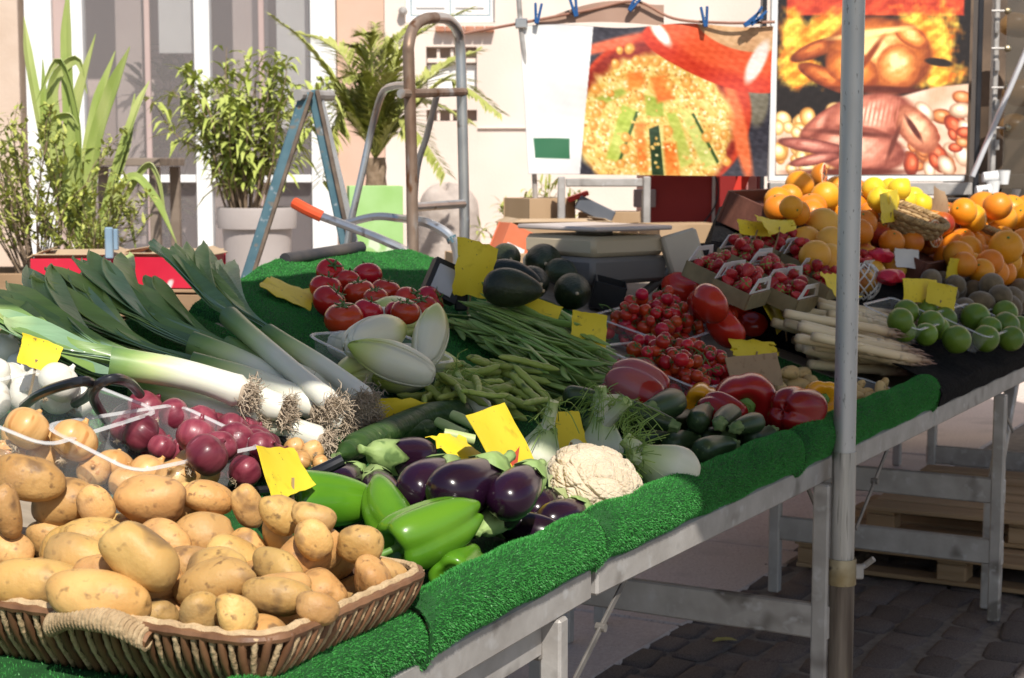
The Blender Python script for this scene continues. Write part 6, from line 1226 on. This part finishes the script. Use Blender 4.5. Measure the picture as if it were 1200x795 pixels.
# ---- blue trestle
M_blue = mat('blue_paint', (.07, .15, .19), (.11, .20, .24), 14, .5, metal=.2, speck=[((.25, .19, .14), 22, .62, .70), ((.30, .35, .38), 40, .62, .7)]); YL = 5.2
ap = at_y(362, 108, YL); o = empty('trestle', (ap[0], YL, 0)); tag(o, 'blue painted steel trestle standing open like an A', 'trestle')
def footx(px0, py0, px1, py1, Y): A, B = at_y(px0, py0, Y), at_y(px1, py1, Y); t = A[2] / (A[2] - B[2]); return A + (B - A) * t
for nm, m, a, c, Y, wd, th in (('leg', M_blue, (360, 108), (284, 345), YL, .04, .022), ('leg', M_blue, (366, 106), (400, 265), YL + .03, .032, .022), ('leg', M_alu, (371, 108), (408, 262), YL + .10, .034, .02)):
    A, B = at_y(*a, Y), footx(*a, *c, Y); bar(o, nm, m, A, B, wd, th, (0, 1, 0))
    if m is M_blue: bar(o, 'leg_lip', mat('rusty_edge', (.10, .075, .06), (.2, .15, .11), 20, .7), A + [.016, -.012, 0], B + [.016, -.012, 0], .012, .02, (0, 1, 0))
b = MB(); b.tube([(-.03, -.03, ap[2] - .01), (.05, .16, ap[2] - .005)], .018, 10); b.build('hinge', M_steel, o)
A, B = footx(360, 108, 284, 345, YL), footx(366, 106, 400, 265, YL); bar(o, 'spreader', M_blue, A * .7 + ap * .3, B * .7 + ap * .3 , .025, .006, (0, 1, 0))
# ---- hand truck
M_rust = mat('rusty_tube', (.19, .11, .07), (.34, .25, .19), 12, .5, metal=.5, stretch=(1, 1, .4), bump=.2, speck=[((.42, .40, .38), 18, .58, .68), ((.16, .07, .03), 30, .6, .7)]); M_chrome = mat('scuffed_chrome', (.48, .48, .49), (.60, .60, .60), 12, .3, metal=.85, speck=((.25, .2, .17), 24, .62, .72))
ya, yb = 4.7, 5.05; q = at_y(510, 300, 4.87); o = empty('hand_truck', (q[0], 4.87, 0)); tag(o, 'tall rusty tubular hand truck standing behind the tomatoes', 'hand truck'); L = np.array(o.location)
fl = footx(480, 60, 484, 300, ya); fr = footx(541, 60, 541, 300, yb); fl[2] = .06; fr[2] = .06
left = [fl, at_y(484, 300, ya), at_y(482, 180, ya), at_y(479, 75, ya), at_y(479, 52, ya), at_y(485, 32, ya + .05), at_y(497, 23, ya + .1), at_y(510, 21, ya + .17)]
right = [at_y(510, 21, ya + .17), at_y(524, 23, yb - .1), at_y(535, 34, yb - .04), at_y(539, 52, yb), at_y(541, 110, yb), at_y(544, 245, yb), at_y(544, 300, yb), fr]
for nm, m, pts in (('left_tube', M_rust, left), ('right_tube', M_chrome, right)):
    b = MB(); b.tube(catmull(np.array(pts) - L, 50), .0165, 12); b.build(nm, m, o)
for y0, y1, m in ((110, 108, M_rust), (243, 239, M_chrome)):
    b = MB(); A, B = at_y(470 if y0 == 110 else 484, y0, ya - .05 if y0 == 110 else ya), at_y(544, y1, yb); b.tube([A - L, B - L], .0135, 10); b.build('crossbar', m, o)
px_tube(o, 'side_loop', M_chrome, [(480, 100, 4.75), (462, 101, 4.9), (448, 110, 5.0), (436, 150, 5.1), (424, 205, 5.1), (411, 262, 5.1), (405, 300, 5.1)], .011, 5)
px_tube(o, 'side_strut', M_chrome, [(512, 112, 5.0), (500, 160, 5.1), (488, 205, 5.15), (484, 300, 5.2)], .010, 5)
px_tube(o, 'skid_tube', M_chrome, [(405, 262, 5.0), (440, 254, 4.95), (468, 256, 4.9), (482, 258, 4.8)], .012, 5)
px_tube(o, 'skid_tube', M_chrome, [(486, 258, 4.75), (505, 263, 4.72), (525, 275, 4.7), (535, 292, 4.7), (537, 330, 4.7)], .014, 5)
b = MB(); b.tube([at_y(528, 277, 4.7) - L, at_y(531, 284, 4.7) - L], .0155, 12); b.build('collar', M_blue, o)
b = MB(); b.box(((fl + fr) / 2 - L) + [.0, -.1, -.045], (.3, .24, .008), np.array(rotz(1.1))); b.build('toe_plate', M_steel, o, smooth=False)
for P_ in (fl, fr): b = MB(); b.lathe([(-.02, .05), (-.02, .09), (-.012, .1), (.012, .1), (.02, .09), (.02, .05)], 22); w = b.build('wheel', M_dark, o); w.matrix_local = m4(rotz(1.2), P_ - L + [.02, .12, .04])
# ---- long handle with orange grip
o = empty('long_handle', at_y(350, 238, 4.8)); tag(o, 'silver tube handle with orange grip sloping behind the planter', 'handle'); L = np.array(o.location)
px_tube(o, 'tube', M_chrome, [(375, 253, 4.8), (420, 270, 4.75), (452, 283, 4.7), (478, 297, 4.7), (486, 320, 4.7)], .0125, 4.8); px_tube(o, 'grip', mat('orange_rubber', (.62, .07, .02), (.68, .09, .025), 10, .5), [(345, 238, 4.82), (360, 246, 4.8), (377, 254, 4.8)], .017, 4.8); 
# ---- stone, boxes
P = at_y(524, 218, 10.2); o = empty('boundary_stone', (P[0], 10.2, TZ)); tag(o, 'rounded grey stone standing against the pink wall', 'stone'); b = MB(); hh = P[2] - TZ
b.lathe(catmull([(0, .19), (.2, .2), (hh - .2, .19), (hh - .08, .165), (hh - .02, .1), (hh, .01)], 18), 24, lambda V, t, ph: V * (1 + .03 * np.sin(3 * ph + 4 * t))[..., None], ax=2); b.build('block', mat('rough_stone', (.40, .34, .30), (.5, .43, .38), 9, .9, bump=.5, speck=((.30, .25, .22), 6, .5, .7)), o); b = MB(); b.lathe([(0, .24), (.05, .24), (.07, .2)], 20, ax=2); b.build('foot', bpy.data.materials['rough_stone'], o)
M_card = mat('cardboard', (.42, .28, .16), (.48, .33, .20), 6, .85, stretch=(1, 1, .3), rnd=.08)
def onbox(px, py, Y): return at_y(px, py, Y)
def stackbox(label, px, ytop, Y, sx, sy, rz, m=M_card, h=None, flaps=False, white=None, base=0.):
    top = at_y(px, ytop, Y); h = h or (top[2] - base); return carton(label, (top[0], Y, top[2] - h), rz, sx, sy, h, m, flaps, white=white)
stackbox('tall light green printed carton behind the hand truck', 439, 218, 6.6, .21, .16, .15, mat('green_print', (.30, .52, .16), (.38, .60, .24), 7, .6, speck=((.62, .72, .5), 9, .6, .64)), base=TZ)
stackbox('brown cardboard box with open flaps under the banner edge', 650, 262, 6.5, .40, .30, .2, flaps=True)
stackbox('brown cardboard box with a white sticker behind the scale', 632, 232, 7.0, .22, .22, .5, white=(.0, .07, .06))
stackbox('flat brown cardboard box beside the metal trestle', 715, 248, 7.1, .26, .2, -.1)
stackbox('plain brown carton leaning beside the red cabinet', 800, 262, 6.4, .28, .22, .3)
P = at_y(582, 275, 5.6); carton('orange box with a white label leaning against the cardboard boxes', (P[0] - .02, 5.6, .86), .45, .10, .09, .24, mat('orange_print', (.62, .16, .07), (.68, .2, .1), 9, .6), False, tilt_=.42, white=(0, .07, .11)); stackbox('brown cardboard box under the leaning orange box', 580, 296, 5.6, .3, .26, .2)
P = at_y(697, 246, 6.9); o = empty('grey_case', (P[0], 6.9, P[2])); tag(o, 'dark grey slanted case with a red corner under the banner', 'case'); b = MB(); b.box((0, 0, 0), (.16, .12, .06), np.array(roty(.45))); b.build('body', mat('slate_plastic', (.10, .11, .13), (.15, .16, .18), 7, .5), o, smooth=False); b = MB(); b.box((-.07, 0, .055), (.09, .1, .02), np.array(roty(-.35))); b.build('lid', mat('red_plastic', (.5, .03, .02), None, 7, .5), o, smooth=False); b = MB(); b.box((0, 0, -P[2] / 2 - .04), (.2, .2, P[2] - .04)); b.build('stand', M_card, o, smooth=False)
# ---- trestle frame under the banner
YT = 6.8; P = at_y(706, 215, YT); o = empty('metal_trestle', (P[0], YT, 0)); tag(o, 'grey square-tube trestle standing under the banner', 'trestle')
for px in (658, 758): A = at_y(px, 207, YT); bar(o, 'leg', M_steel, [A[0], YT, 0], A, .03, .03, (0, 1, 0))
A, B = at_y(663, 214, YT), at_y(753, 214, YT); bar(o, 'top_bar', M_steel, A, B, .028, .034, (0, 0, 1)); bar(o, 'low_bar', M_steel, A * [1, 1, 0] + [0, 0, .3], B * [1, 1, 0] + [0, 0, .3], .028, .034, (0, 0, 1))
for px in (658, 758): A = at_y(px, 207, YT); bar(o, 'leg', M_steel, [A[0], YT + .4, 0], A + [0, .05, -.06], .03, .03, (0, 1, 0))
# ---- printed panels: flat prints painted dot by dot
def lin(c): c = np.asarray(c, float); return np.where(c <= .04045, c / 12.92, ((c + .055) / 1.055) ** 2.4)
class Print:
    def __init__(s, nx, ny, x0, y0, x1, y1, bg): s.nx, s.ny = nx, ny; s.X, s.Y = np.meshgrid(np.linspace(x0, x1, nx), np.linspace(y0, y1, ny)); s.C = np.ones((ny, nx, 3)) * np.array(bg)
    def noise(s, f, seed, oct=3):
        g = np.random.default_rng(seed); out = np.zeros_like(s.X)
        for o_ in range(oct):
            for _ in range(6): a = g.normal(size=2) * f * 2 ** o_; out += np.sin(s.X * a[0] + s.Y * a[1] + g.uniform(0, 6)) / 2 ** o_
        return out / 4.5
    def mix(s, m, c, c2=None, n=None):
        c = np.array(c) if c2 is None else np.array(c)[None, None] * (1 - n[..., None]) + np.array(c2) * n[..., None]; m = np.clip(m, 0, 1)[..., None]; s.C = s.C * (1 - m) + c * m
    def ell(s, cx, cy, rx, ry, c, rot=0, soft=.12, c2=None, n=None, wob=0):
        a = R(rot); dx, dy = s.X - cx, s.Y - cy; u = (dx * math.cos(a) + dy * math.sin(a)) / rx; v = (-dx * math.sin(a) + dy * math.cos(a)) / ry; d = np.sqrt(u * u + v * v) + wob; s.mix((1 - d) / soft + .5, c, c2, n)
    def poly(s, pts, c, soft=3, c2=None, n=None):
        P = np.array(pts, float); d = np.full_like(s.X, 1e9); ar = sum(P[i][0] * P[(i + 1) % len(P)][1] - P[(i + 1) % len(P)][0] * P[i][1] for i in range(len(P)))
        for i in range(len(P)): A, B = P[i], P[(i + 1) % len(P)]; e = B - A; ln = np.linalg.norm(e); k = (e[0] * (s.Y - A[1]) - e[1] * (s.X - A[0])) / ln * (1 if ar > 0 else -1); d = np.minimum(d, k)
        s.mix(d / soft + .5, c, c2, n)
    def build(s, name, fn, thick, m, parent):
        U, V = np.meshgrid(np.linspace(0, 1, s.nx), np.linspace(0, 1, s.ny)); P = fn(U, V); L = np.array(parent.location); b = MB(); b.grid(P - L); me = b.mesh(name, m, True, fix=False); at = me.color_attributes.new('print', 'FLOAT_COLOR', 'POINT'); c = np.concatenate([lin(np.clip(s.C, 0, 1)), np.ones((s.ny, s.nx, 1))], 2); at.data.foreach_set('color', c.ravel().astype(np.float32)); return obj(name, me, parent)
M_print = mat_vcol('printed_vinyl', .5)
pr = Print(300, 180, 25, 88, 865, 588, (.20, .19, .23)); g = np.random.default_rng(9)
N1, N2 = np.clip(pr.noise(.05, 1) * .5 + .5, 0, 1), np.clip(pr.noise(.16, 2) * .6 + .5, 0, 1)
pr.ell(820, 330, 40, 90, (.45, .42, .35), soft=.3); pr.ell(500, 380, 300, 280, (.78, .22, .08), 0, .03); pr.ell(480, 405, 285, 272, (.55, .12, .05), 0, .05); pr.ell(500, 380, 292, 272, (.92, .42, .22), 0, .0) if False else None
pr.ell(760, 430, 26, 190, (.93, .45, .25), -14, .5); pr.ell(310, 150, 120, 18, (.9, .42, .28), -18, .6)
pr.ell(470, 435, 268, 262, (.96, .86, .55), 0, .12, (.88, .68, .30), N2, wob=pr.noise(.04, 4) * .06)
for k in range(1500):
    a, r_ = g.uniform(0, 6.28), math.sqrt(g.uniform(0, 1)); x, y = 470 + 255 * r_ * math.cos(a), 435 + 245 * r_ * math.sin(a); c = [(.98, .92, .70), (.90, .72, .36), (.80, .56, .24), (.97, .85, .5)][k % 4]; pr.ell(x, y, g.uniform(3, 6.5), g.uniform(3, 6.5), c, 0, .6)
for pts, c, c2 in [([(358, 345), (415, 372), (345, 545), (298, 532)], (.62, .70, .20), (.80, .82, .42)), ([(545, 355), (592, 380), (688, 545), (640, 565)], (.66, .72, .28), (.85, .84, .5)), ([(508, 380), (546, 378), (604, 545), (560, 565)], (.60, .68, .2), (.82, .8, .42)), ([(438, 318), (496, 330), (502, 392), (438, 392)], (.55, .62, .16), (.72, .74, .3)), ([(270, 330), (360, 290), (375, 310), (300, 345)], (.60, .66, .25), (.7, .72, .3))]: pr.poly(pts, c, 12, c2, N1)
for pts, c in [([(448, 432), (482, 420), (502, 588), (458, 588)], (.12, .22, .10)), ([(596, 385), (604, 380), (694, 540), (686, 548)], (.20, .32, .1)), ([(405, 372), (417, 373), (348, 546), (338, 544)], (.22, .34, .1)), ([(484, 425), (494, 425), (512, 588), (500, 588)], (.85, .82, .5))]: pr.poly(pts, c, 4)
for pts in [[(455, 262), (510, 250), (534, 335), (480, 345)], [(400, 410), (432, 412), (442, 575), (408, 575)], [(498, 478), (542, 478), (556, 588), (508, 588)], [(375, 240), (430, 236), (440, 290), (380, 300)]]: pr.poly(pts, (.90, .44, .14), 14, (.97, .62, .26), N1)
for k in range(120):
    a, r_ = g.uniform(0, 6.28), math.sqrt(g.uniform(0, 1)); pr.ell(470 + 240 * r_ * math.cos(a), 440 + 225 * r_ * math.sin(a), g.uniform(3, 7), g.uniform(3, 6), [(.97, .90, .66), (.86, .66, .32), (.93, .78, .44)][k % 3], 0, .7)
for k, (x, y) in enumerate([(355, 165), (388, 160), (440, 205), (475, 210), (420, 320), (290, 350), (270, 380), (320, 310), (370, 460), (365, 500), (392, 535), (350, 550), (515, 440), (625, 320), (600, 300), (580, 280), (520, 290), (300, 430), (260, 420), (690, 490), (720, 540), (650, 460), (340, 210), (410, 200), (500, 240), (270, 300), (250, 470), (710, 450)]):
    a_ = g.uniform(.75, 1.1); pr.ell(x, y, 15 * a_, 18 * a_, (.80, .52, .20), k * 40, .5); pr.ell(x - 2, y - 2, 12 * a_, 14 * a_, (.94, .66, .30), 0, .8); pr.ell(x - 4, y - 5, 5, 6, (.98, .82, .55), 0, .9)
pr.ell(690, 190, 270, 90, (.80, .20, .07), 18, .03); pr.ell(700, 150, 240, 80, (.90, .34, .16), 18, .3); pr.ell(760, 110, 150, 55, (.86, .70, .52), 12, .06, (.8, .6, .42), N1); pr.ell(490, 115, 18, 55, (.97, .92, .88), -35, .5); pr.ell(815, 205, 26, 75, (.97, .9, .86), 25, .4)
pr.C = .96 * pr.C + .06 * pr.noise(.25, 7)[..., None]
pr.poly([(25, 88), (268, 88), (205, 588), (25, 588)], (.90, .90, .89), 2, (.84, .84, .84), np.clip(N1 * 1.2 - .3, 0, 1)); pr.poly([(50, 466), (174, 468), (172, 536), (52, 534)], (.15, .40, .26), 2)
YB = 7.0; ban = empty('banner', at_y(760, 120, YB)); tag(ban, 'vinyl banner printed with couscous and vegetables, hung by blue clips', 'banner')
TL, TR, BR, BL = at_y(609, 31, YB), at_y(905, 30, YB + .05), at_y(899, 207, YB + .05), at_y(619, 204, YB)
def bfn(U, V): u, v = U[..., None], V[..., None]; P = (TL * (1 - u) + TR * u) * (1 - v) + (BL * (1 - u) + BR * u) * v; P[..., 1] += .012 * np.sin(U * 17 + V * 3) * (1 - .4 * V) + .006 * np.sin(V * 11 + U * 5) - .01; P[..., 2] += .008 * np.sin(U * 12) * (1 - V); return P
pr.build('print', bfn, .002, M_print, ban); U, V = np.meshgrid(np.linspace(0, 1, 40), np.linspace(0, 1, 20)); Gb = bfn(U, V) - np.array(ban.location); Gb[..., 1] += .006; b = MB(); b.slab(Gb, .003); b.build('backing', mat('vinyl_back', (.5, .5, .5), None, 5, .6), ban)
M_rod = mat('brown_rod', (.26, .11, .07), (.36, .18, .12), 10, .6); b = MB(); Lb = np.array(ban.location); b.tube(catmull(np.array([at_y(540, 40, YB), at_y(612, 27, YB), at_y(690, 12, YB), at_y(745, 2, YB), at_y(790, 22, YB), at_y(850, 27, YB), at_y(908, 26, YB)]) - Lb, 40), .006, 8); b.build('hanging_cord', M_rod, ban)
b = MB(); Gc = np.array([[at_y(628 + 150 * u, (27 - 26 * math.sin(min(1, u * 1.1) * 2.2)) * (1 - v) + (31 - 5 * math.sin(u * 3.1)) * v, YB + .015 + .01 * math.sin(u * 9)) for v in np.linspace(0, 1, 6)] for u in np.linspace(0, 1, 20)]) - Lb; b.slab(Gc, .002); b.build('folded_edge', mat('brown_vinyl', (.36, .22, .16), (.42, .27, .2), 6, .6), ban)
for px in (612,):
    A = at_y(px, -60, YB); b = MB(); b.tube([at_y(604, -60, YB) - Lb, at_y(610, 30, YB) - Lb, at_y(624, 150, YB + .03) - Lb, np.array([at_y(640, 262, YB + .03)[0], YB + .03, 0]) - Lb], .011, 10); b.build('side_pole', M_steel, ban); b = MB(); b.box(at_y(611, 28, YB) - Lb, (.05, .05, .04)); b.build('clamp', M_chrome, ban)
M_clip = mat('blue_plastic', (.012, .07, .22), (.02, .1, .28), 8, .4)
for i, (px, py, a) in enumerate([(630, 16, .1), (673, 8, -.2), (744, 3, .6), (826, 20, -.1), (882, 24, 1.0), (888, 20, .7)]):
    o = empty('clothes_peg', m4(roty(a), at_y(px, py, YB - .02))); tag(o, 'blue plastic clothes peg gripping the banner cord', 'peg', 'blue pegs on the banner cord')
    for sg in (-1, 1): b = MB(); b.box((sg * .008, 0, 0), (.011, .018, .085), np.array(roty(sg * .12))); b.build('jaw', M_clip, o, smooth=False)
    b = MB(); b.tube([(-.012, 0, .0), (.012, 0, .0)], .006, 8); b.build('spring', M_steel, o)
# chicken print on the rotisserie panel
pr = Print(220, 230, 82, -70, 712, 575, (.05, .02, .02)); N1 = np.clip(pr.noise(.03, 5) * .5 + .5, 0, 1); N2 = np.clip(pr.noise(.09, 6) * .6 + .5, 0, 1); g = np.random.default_rng(4)
pr.poly([(110, -80), (690, -80), (690, 62), (110, 62)], (.62, .14, .07), 6, (.82, .28, .14), N2)
for x, y, rx, ry, rot in [(150, 230, 60, 60, 0), (180, 140, 90, 40, -40), (600, 150, 60, 90, 0), (620, 260, 70, 40, 0), (250, 100, 90, 40, -20), (130, 110, 40, 50, 0), (540, 100, 60, 50, 20)]: pr.ell(x, y, rx, ry, (.93, .45, .08), rot, .8, (.99, .85, .30), N2, wob=pr.noise(.05, int(x)) * .5)
def vol(p, cx, cy, rx, ry, rot, dark, mid, light, n=N2, hx=-.15, hy=-.3):
    a = R(rot); p.ell(cx, cy, rx, ry, dark, rot, .12, wob=p.noise(.02, int(cx + cy)) * .05)
    for k, c, c2 in ((.86, dark, mid), (.72, mid, mid), (.52, mid, light), (.26, light, light)):
        ox, oy = hx * (1 - k) * rx, hy * (1 - k) * ry; p.ell(cx + ox * math.cos(a) - oy * math.sin(a), cy + ox * math.sin(a) + oy * math.cos(a), rx * k, ry * k, c, rot, .55, c2, n)
# roast bird in the flames
vol(pr, 205, 172, 85, 26, -22, (.30, .10, .04), (.58, .24, .09), (.82, .46, .2)); vol(pr, 250, 265, 110, 30, 24, (.32, .10, .04), (.62, .26, .09), (.86, .5, .22))
vol(pr, 420, 190, 180, 122, 6, (.42, .15, .05), (.80, .42, .15), (.97, .80, .52)); vol(pr, 330, 235, 90, 56, 20, (.52, .20, .07), (.84, .46, .17), (.96, .72, .40)); vol(pr, 480, 225, 70, 70, -10, (.62, .28, .10), (.88, .56, .26), (.98, .84, .6)); vol(pr, 520, 130, 60, 30, 30, (.55, .22, .08), (.86, .5, .2), (.97, .8, .5))
pr.ell(390, 118, 120, 10, (.98, .86, .55), -8, .8); pr.ell(430, 300, 150, 12, (.30, .08, .03), 2, .7); pr.ell(612, 212, 46, 13, (.10, .05, .04), 8, .3); pr.ell(385, 190, 10, 70, (.48, .18, .06), 35, .8)
pr.poly([(82, 400), (200, 345), (400, 312), (600, 292), (712, 262), (712, 575), (82, 575)], (.90, .80, .72), 6, (.80, .62, .50), N1); pr.poly([(82, 395), (220, 340), (420, 305), (620, 283), (712, 258), (712, 268), (600, 297), (400, 318), (200, 351), (82, 408)], (.86, .34, .12), 4)
for k in range(46):
    x, y = g.uniform(85, 290), g.uniform(365, 565); r_ = g.uniform(14, 28); vol(pr, x, y, r_ * 1.2, r_, g.uniform(0, 90), [(.62, .38, .14), (.66, .46, .22)][k % 2], [(.88, .68, .36), (.92, .78, .52)][k % 2], (.97, .92, .78), N1)
for k in range(44):
    x, y = g.uniform(500, 708), g.uniform(325, 565); r_ = g.uniform(12, 26); c = [((.40, .10, .05), (.72, .26, .13), (.9, .5, .34)), ((.60, .44, .34), (.88, .76, .64), (.97, .92, .86)), ((.45, .2, .1), (.80, .46, .24), (.93, .7, .5))][k % 3]; vol(pr, x, y, r_ * 1.6, r_, g.uniform(0, 90), *c, N1)
# raw-looking bird on the plate
vol(pr, 250, 395, 105, 30, -34, (.40, .16, .12), (.70, .38, .30), (.88, .62, .52)); vol(pr, 390, 395, 150, 82, -10, (.48, .20, .15), (.80, .48, .38), (.95, .76, .66)); vol(pr, 350, 495, 160, 76, 8, (.44, .18, .14), (.76, .44, .35), (.94, .74, .64)); vol(pr, 545, 430, 95, 52, 48, (.50, .22, .14), (.82, .52, .38), (.95, .78, .62)); vol(pr, 205, 482, 115, 22, 8, (.34, .13, .11), (.62, .32, .27), (.84, .58, .5)); vol(pr, 215, 525, 90, 18, -10, (.34, .13, .11), (.62, .32, .27), (.84, .58, .5))
pr.ell(470, 470, 8, 60, (.36, .14, .10), 20, .8); pr.ell(330, 440, 130, 9, (.36, .14, .10), 4, .9); pr.ell(535, 425, 9, 48, (.30, .10, .07), -35, .6); pr.ell(330, 566, 190, 12, (.34, .12, .08), 0, .7)
for k in range(9): pr.ell(360 + k * 15, 375, 3, 42, (.70, .38, .30), 10, .9)
pr.C = np.clip(pr.C * 1.06 + .05, 0, 1) + .03 * pr.noise(.3, 3)[..., None]
YR = 7.35; rot_ = empty('rotisserie', at_y(1020, 210, YR) * [1, 1, 0]); tag(rot_, 'black rotisserie cabinet with a printed roast chicken panel and glass side', 'rotisserie'); Lr = np.array(rot_.location)
c0, c1 = at_y(908, 205, YR), at_y(1131, 204, YR); zt = at_y(1000, -30, YR)[2]
def rfn(U, V): x = c0[0] + (c1[0] - c0[0]) * U; z = zt + (c0[2] - zt) * V; return np.stack([x, np.full_like(x, YR - .016), z], 2)
pr.build('print', rfn, .002, M_print, rot_)
def rb(nm, m, x0, x1, z0, z1, y0, y1, parent=None):
    A, B = at_y(x0, z0, YR), at_y(x1, z1, YR); b = MB(); b.box(np.array([(A[0] + B[0]) / 2, (y0 + y1) / 2, (A[2] + B[2]) / 2]) - Lr, (B[0] - A[0], y1 - y0, abs(A[2] - B[2]))); return b.build(nm, m, rot_, smooth=False)
rb('panel', M_white, 900, 1137, 213, -40, YR - .012, YR + .02); rb('frame_strip', mat('black_frame', (.015, .016, .02), (.03, .03, .035), 6, .4), 1138, 1153, 232, -60, YR - .03, YR + .05); rb('frame_strip', bpy.data.materials['black_frame'], 889, 899, 262, -60, YR - .03, YR + .05); rb('ledge', M_steel, 900, 1137, 229, 214, YR - .04, YR + .03); rb('lower_cabinet', bpy.data.materials['black_frame'], 900, 1400, 405, 236, YR + .02, YR + .7); rb('support', M_steel, 925, 940, 533, 406, YR + .1, YR + .15); rb('support', M_steel, 1385, 1398, 533, 406, YR + .1, YR + .15); rb('glass', mat('oven_glass', (.10, .085, .07), None, 5, .06, alpha=.4, spec=.7), 1174, 1400, 235, -60, YR + .0, YR + .01); rb('inner_back', mat('oven_inside', (.10, .07, .05), (.22, .15, .10), 5, .6), 1140, 1400, 235, -60, YR + .5, YR + .52); rb('spit_post', M_steel, 1158, 1173, 235, -60, YR - .02, YR + .03); rb('inner_shelf', M_dwood, 1160, 1400, 222, 205, YR + .06, YR + .45)
for py in (13, 57, 103, 150):
    A = at_y(1162, py, YR - .05) - Lr; b = MB(); b.tube([A, A + [.055, 0, 0]], .005, 8); s = b.build('spit_rod', M_steel, rot_); b = MB(); b.lathe([(.055, .006), (.06, .014), (.072, .016), (.082, .01), (.083, .002)], 12); k_ = b.build('knob', M_brass, s); k_.location = A
    b = MB(); b.tube([at_y(1168, py + 14, YR - .03) - Lr, at_y(1168, py + 26, YR - .03) - Lr], .012, 8); b.build('bracket', M_steel, rot_)
bp_ = at_y(1195, 30, YR + .25) - Lr
for k, (px, py) in enumerate([(1192, 30), (1196, 110), (1190, 150)]): b = blob(.16, .06, k, .1, 1, 14, 16); q_ = b.build('roast', mat('roast_skin_%d' % k, (.36, .18, .06), (.5, .28, .1), 8, .4, coat=.2), rot_); q_.location = at_y(px, py, YR + .25) - Lr
A, B = at_y(1139, 208, YR - .25), at_y(1215, 30, YR - .25); bar(rot_, 'strut', mat('white_strut', (.50, .50, .52), (.58, .58, .6), 8, .45), A, B, .018, .03, (0, 1, 0))
for k, (px, py) in enumerate([(1152, 216), (1164, 212), (1160, 200), (1176, 200)]):
    P = at_y(px, py, YR - .12 + .02 * k); o = empty('paper_cup', P - [0, 0, .03]); tag(o, 'small white paper cup lying on the rotisserie ledge', 'cup', 'paper cups on the rotisserie ledge'); b = MB(); b.lathe([(-.03, .001), (-.03, .022), (.03, .03), (.032, .032), (.03, .028), (-.024, .02)], 16, ax=[0, 2][k % 2]); b.build('body', M_white, o)
P = at_y(1172, 230, YR - .16); o = empty('steel_tray', P); tag(o, 'small stainless steel tray on the rotisserie ledge', 'tray'); b = MB(); b.slab(np.array([[(-.07 * k, y * k, z) for k, z in ((1, .03), (.8, -.03))] + [(.07 * k, y * k, z) for k, z in ((.8, -.03), (1, .03))] for y in (-.06, .06)]), .003); b.build('pan', M_chrome, o, smooth=False); b = MB(); b.box((0, 0, -.06), (.2, .16, .03)); b.build('shelf', M_steel, o, smooth=False)
# ---- red cabinet
YC = 7.6; P = at_y(825, 240, YC); rc = empty('red_cabinet', (P[0], YC, 0)); tag(rc, 'dark red cabinet with pale posts under the banner', 'cabinet'); M_dred = mat('dark_red_paint', (.22, .012, .012), (.27, .018, .016), 5, .5); Lc = np.array(rc.location)
def cb(nm, m, x0, x1, z0, z1, y0, y1): A, B = at_y(x0, z0, YC), at_y(x1, z1, YC); b = MB(); b.box(np.array([(A[0] + B[0]) / 2, YC + (y0 + y1) / 2, (max(0, A[2]) + B[2]) / 2]) - Lc, (B[0] - A[0], y1 - y0, B[2] - max(0, A[2]))); return b.build(nm, m, rc, smooth=False)
cb('body', M_dred, 752, 893, 640, 190, 0, .5); cb('post', mat('pale_post', (.42, .36, .33), (.5, .44, .4), 6, .7), 829, 838, 640, 190, -.03, -.002); cb('pink_panel', mat('pink_panel', (.55, .22, .2), (.6, .26, .24), 5, .6), 872, 886, 320, 206, -.03, -.002); cb('notice', mat('grey_notice', (.3, .24, .23), None, 5, .6), 742, 768, 243, 222, -.035, -.004)
bar(rc, 'strap', mat('bright_red_strap', (.60, .03, .02), (.66, .05, .03), 6, .5), at_y(852, 262, YC - .06), at_y(876, 195, YC - .06), .05, .006, (0, 1, 0))
px_tube(rc, 'cable', M_dark, [(838, 205, YC - .06), (842, 225, YC - .06), (836, 245, YC - .06), (824, 262, YC - .06)], .004, YC, 6)
# ---- pallets on the ground under the tables
M_pal = mat('pallet_wood', (.30, .20, .11), (.40, .28, .17), 8, .85, stretch=(.12, 2, 2), bump=.3, rnd=.2)
base = FG.loc(at_z(1175, 692, 0.))
for k, (ds, dw, dr) in enumerate([(.12, .10, 0), (.30, -.06, .03)]):
    c = FG.w(base[0] + .25 + ds, base[1] + .05 + dw); o = empty('pallet', m4(np.stack([FG.Vh, -FG.U, [0, 0, 1]], 1) @ rotz(dr) @ np.diag([1, 1, .8]), [c[0], c[1], k * .098 + .002])); tag(o, ['lower wooden pallet lying on the ground under the fruit table', 'upper wooden pallet lying on another under the fruit table'][k], 'pallet', 'stacked pallets')
    for j in range(6): b = MB(); b.box((0, -.36 + j * .145, .108), (1.0, .115, .018)); b.build('deck_board', M_pal, o, smooth=False)
    for j in range(3): b = MB(); b.box((0, -.36 + j * .36, .010), (1.0, .09, .018)); b.build('bottom_board', M_pal, o, smooth=False)
    for x in (-.45, 0, .45):
        b = MB(); b.box((x, 0, .090), (.09, .80, .016)); b.build('stringer', M_pal, o, smooth=False)
        for j in range(3): b = MB(); b.box((x, -.36 + j * .36, .050), (.09, .09, .062)); b.build('block', M_pal, o, smooth=False)
P = at_z(835, 752, .003); b = MB(); leafm(b, np.zeros(3), [.9, .3, .08], .07, .035, .1); leafm(b, np.array([.02, .01, .002]), [.7, -.2, .1], .05, .03, .1); o = b.build('fallen_leaf', mat('yellow_leaf', (.28, .26, .06), (.36, .33, .1), 9, .6), fix=False); o.location = P; tag(o, 'yellow-green fallen leaf on the cobbles under the table', 'leaf')
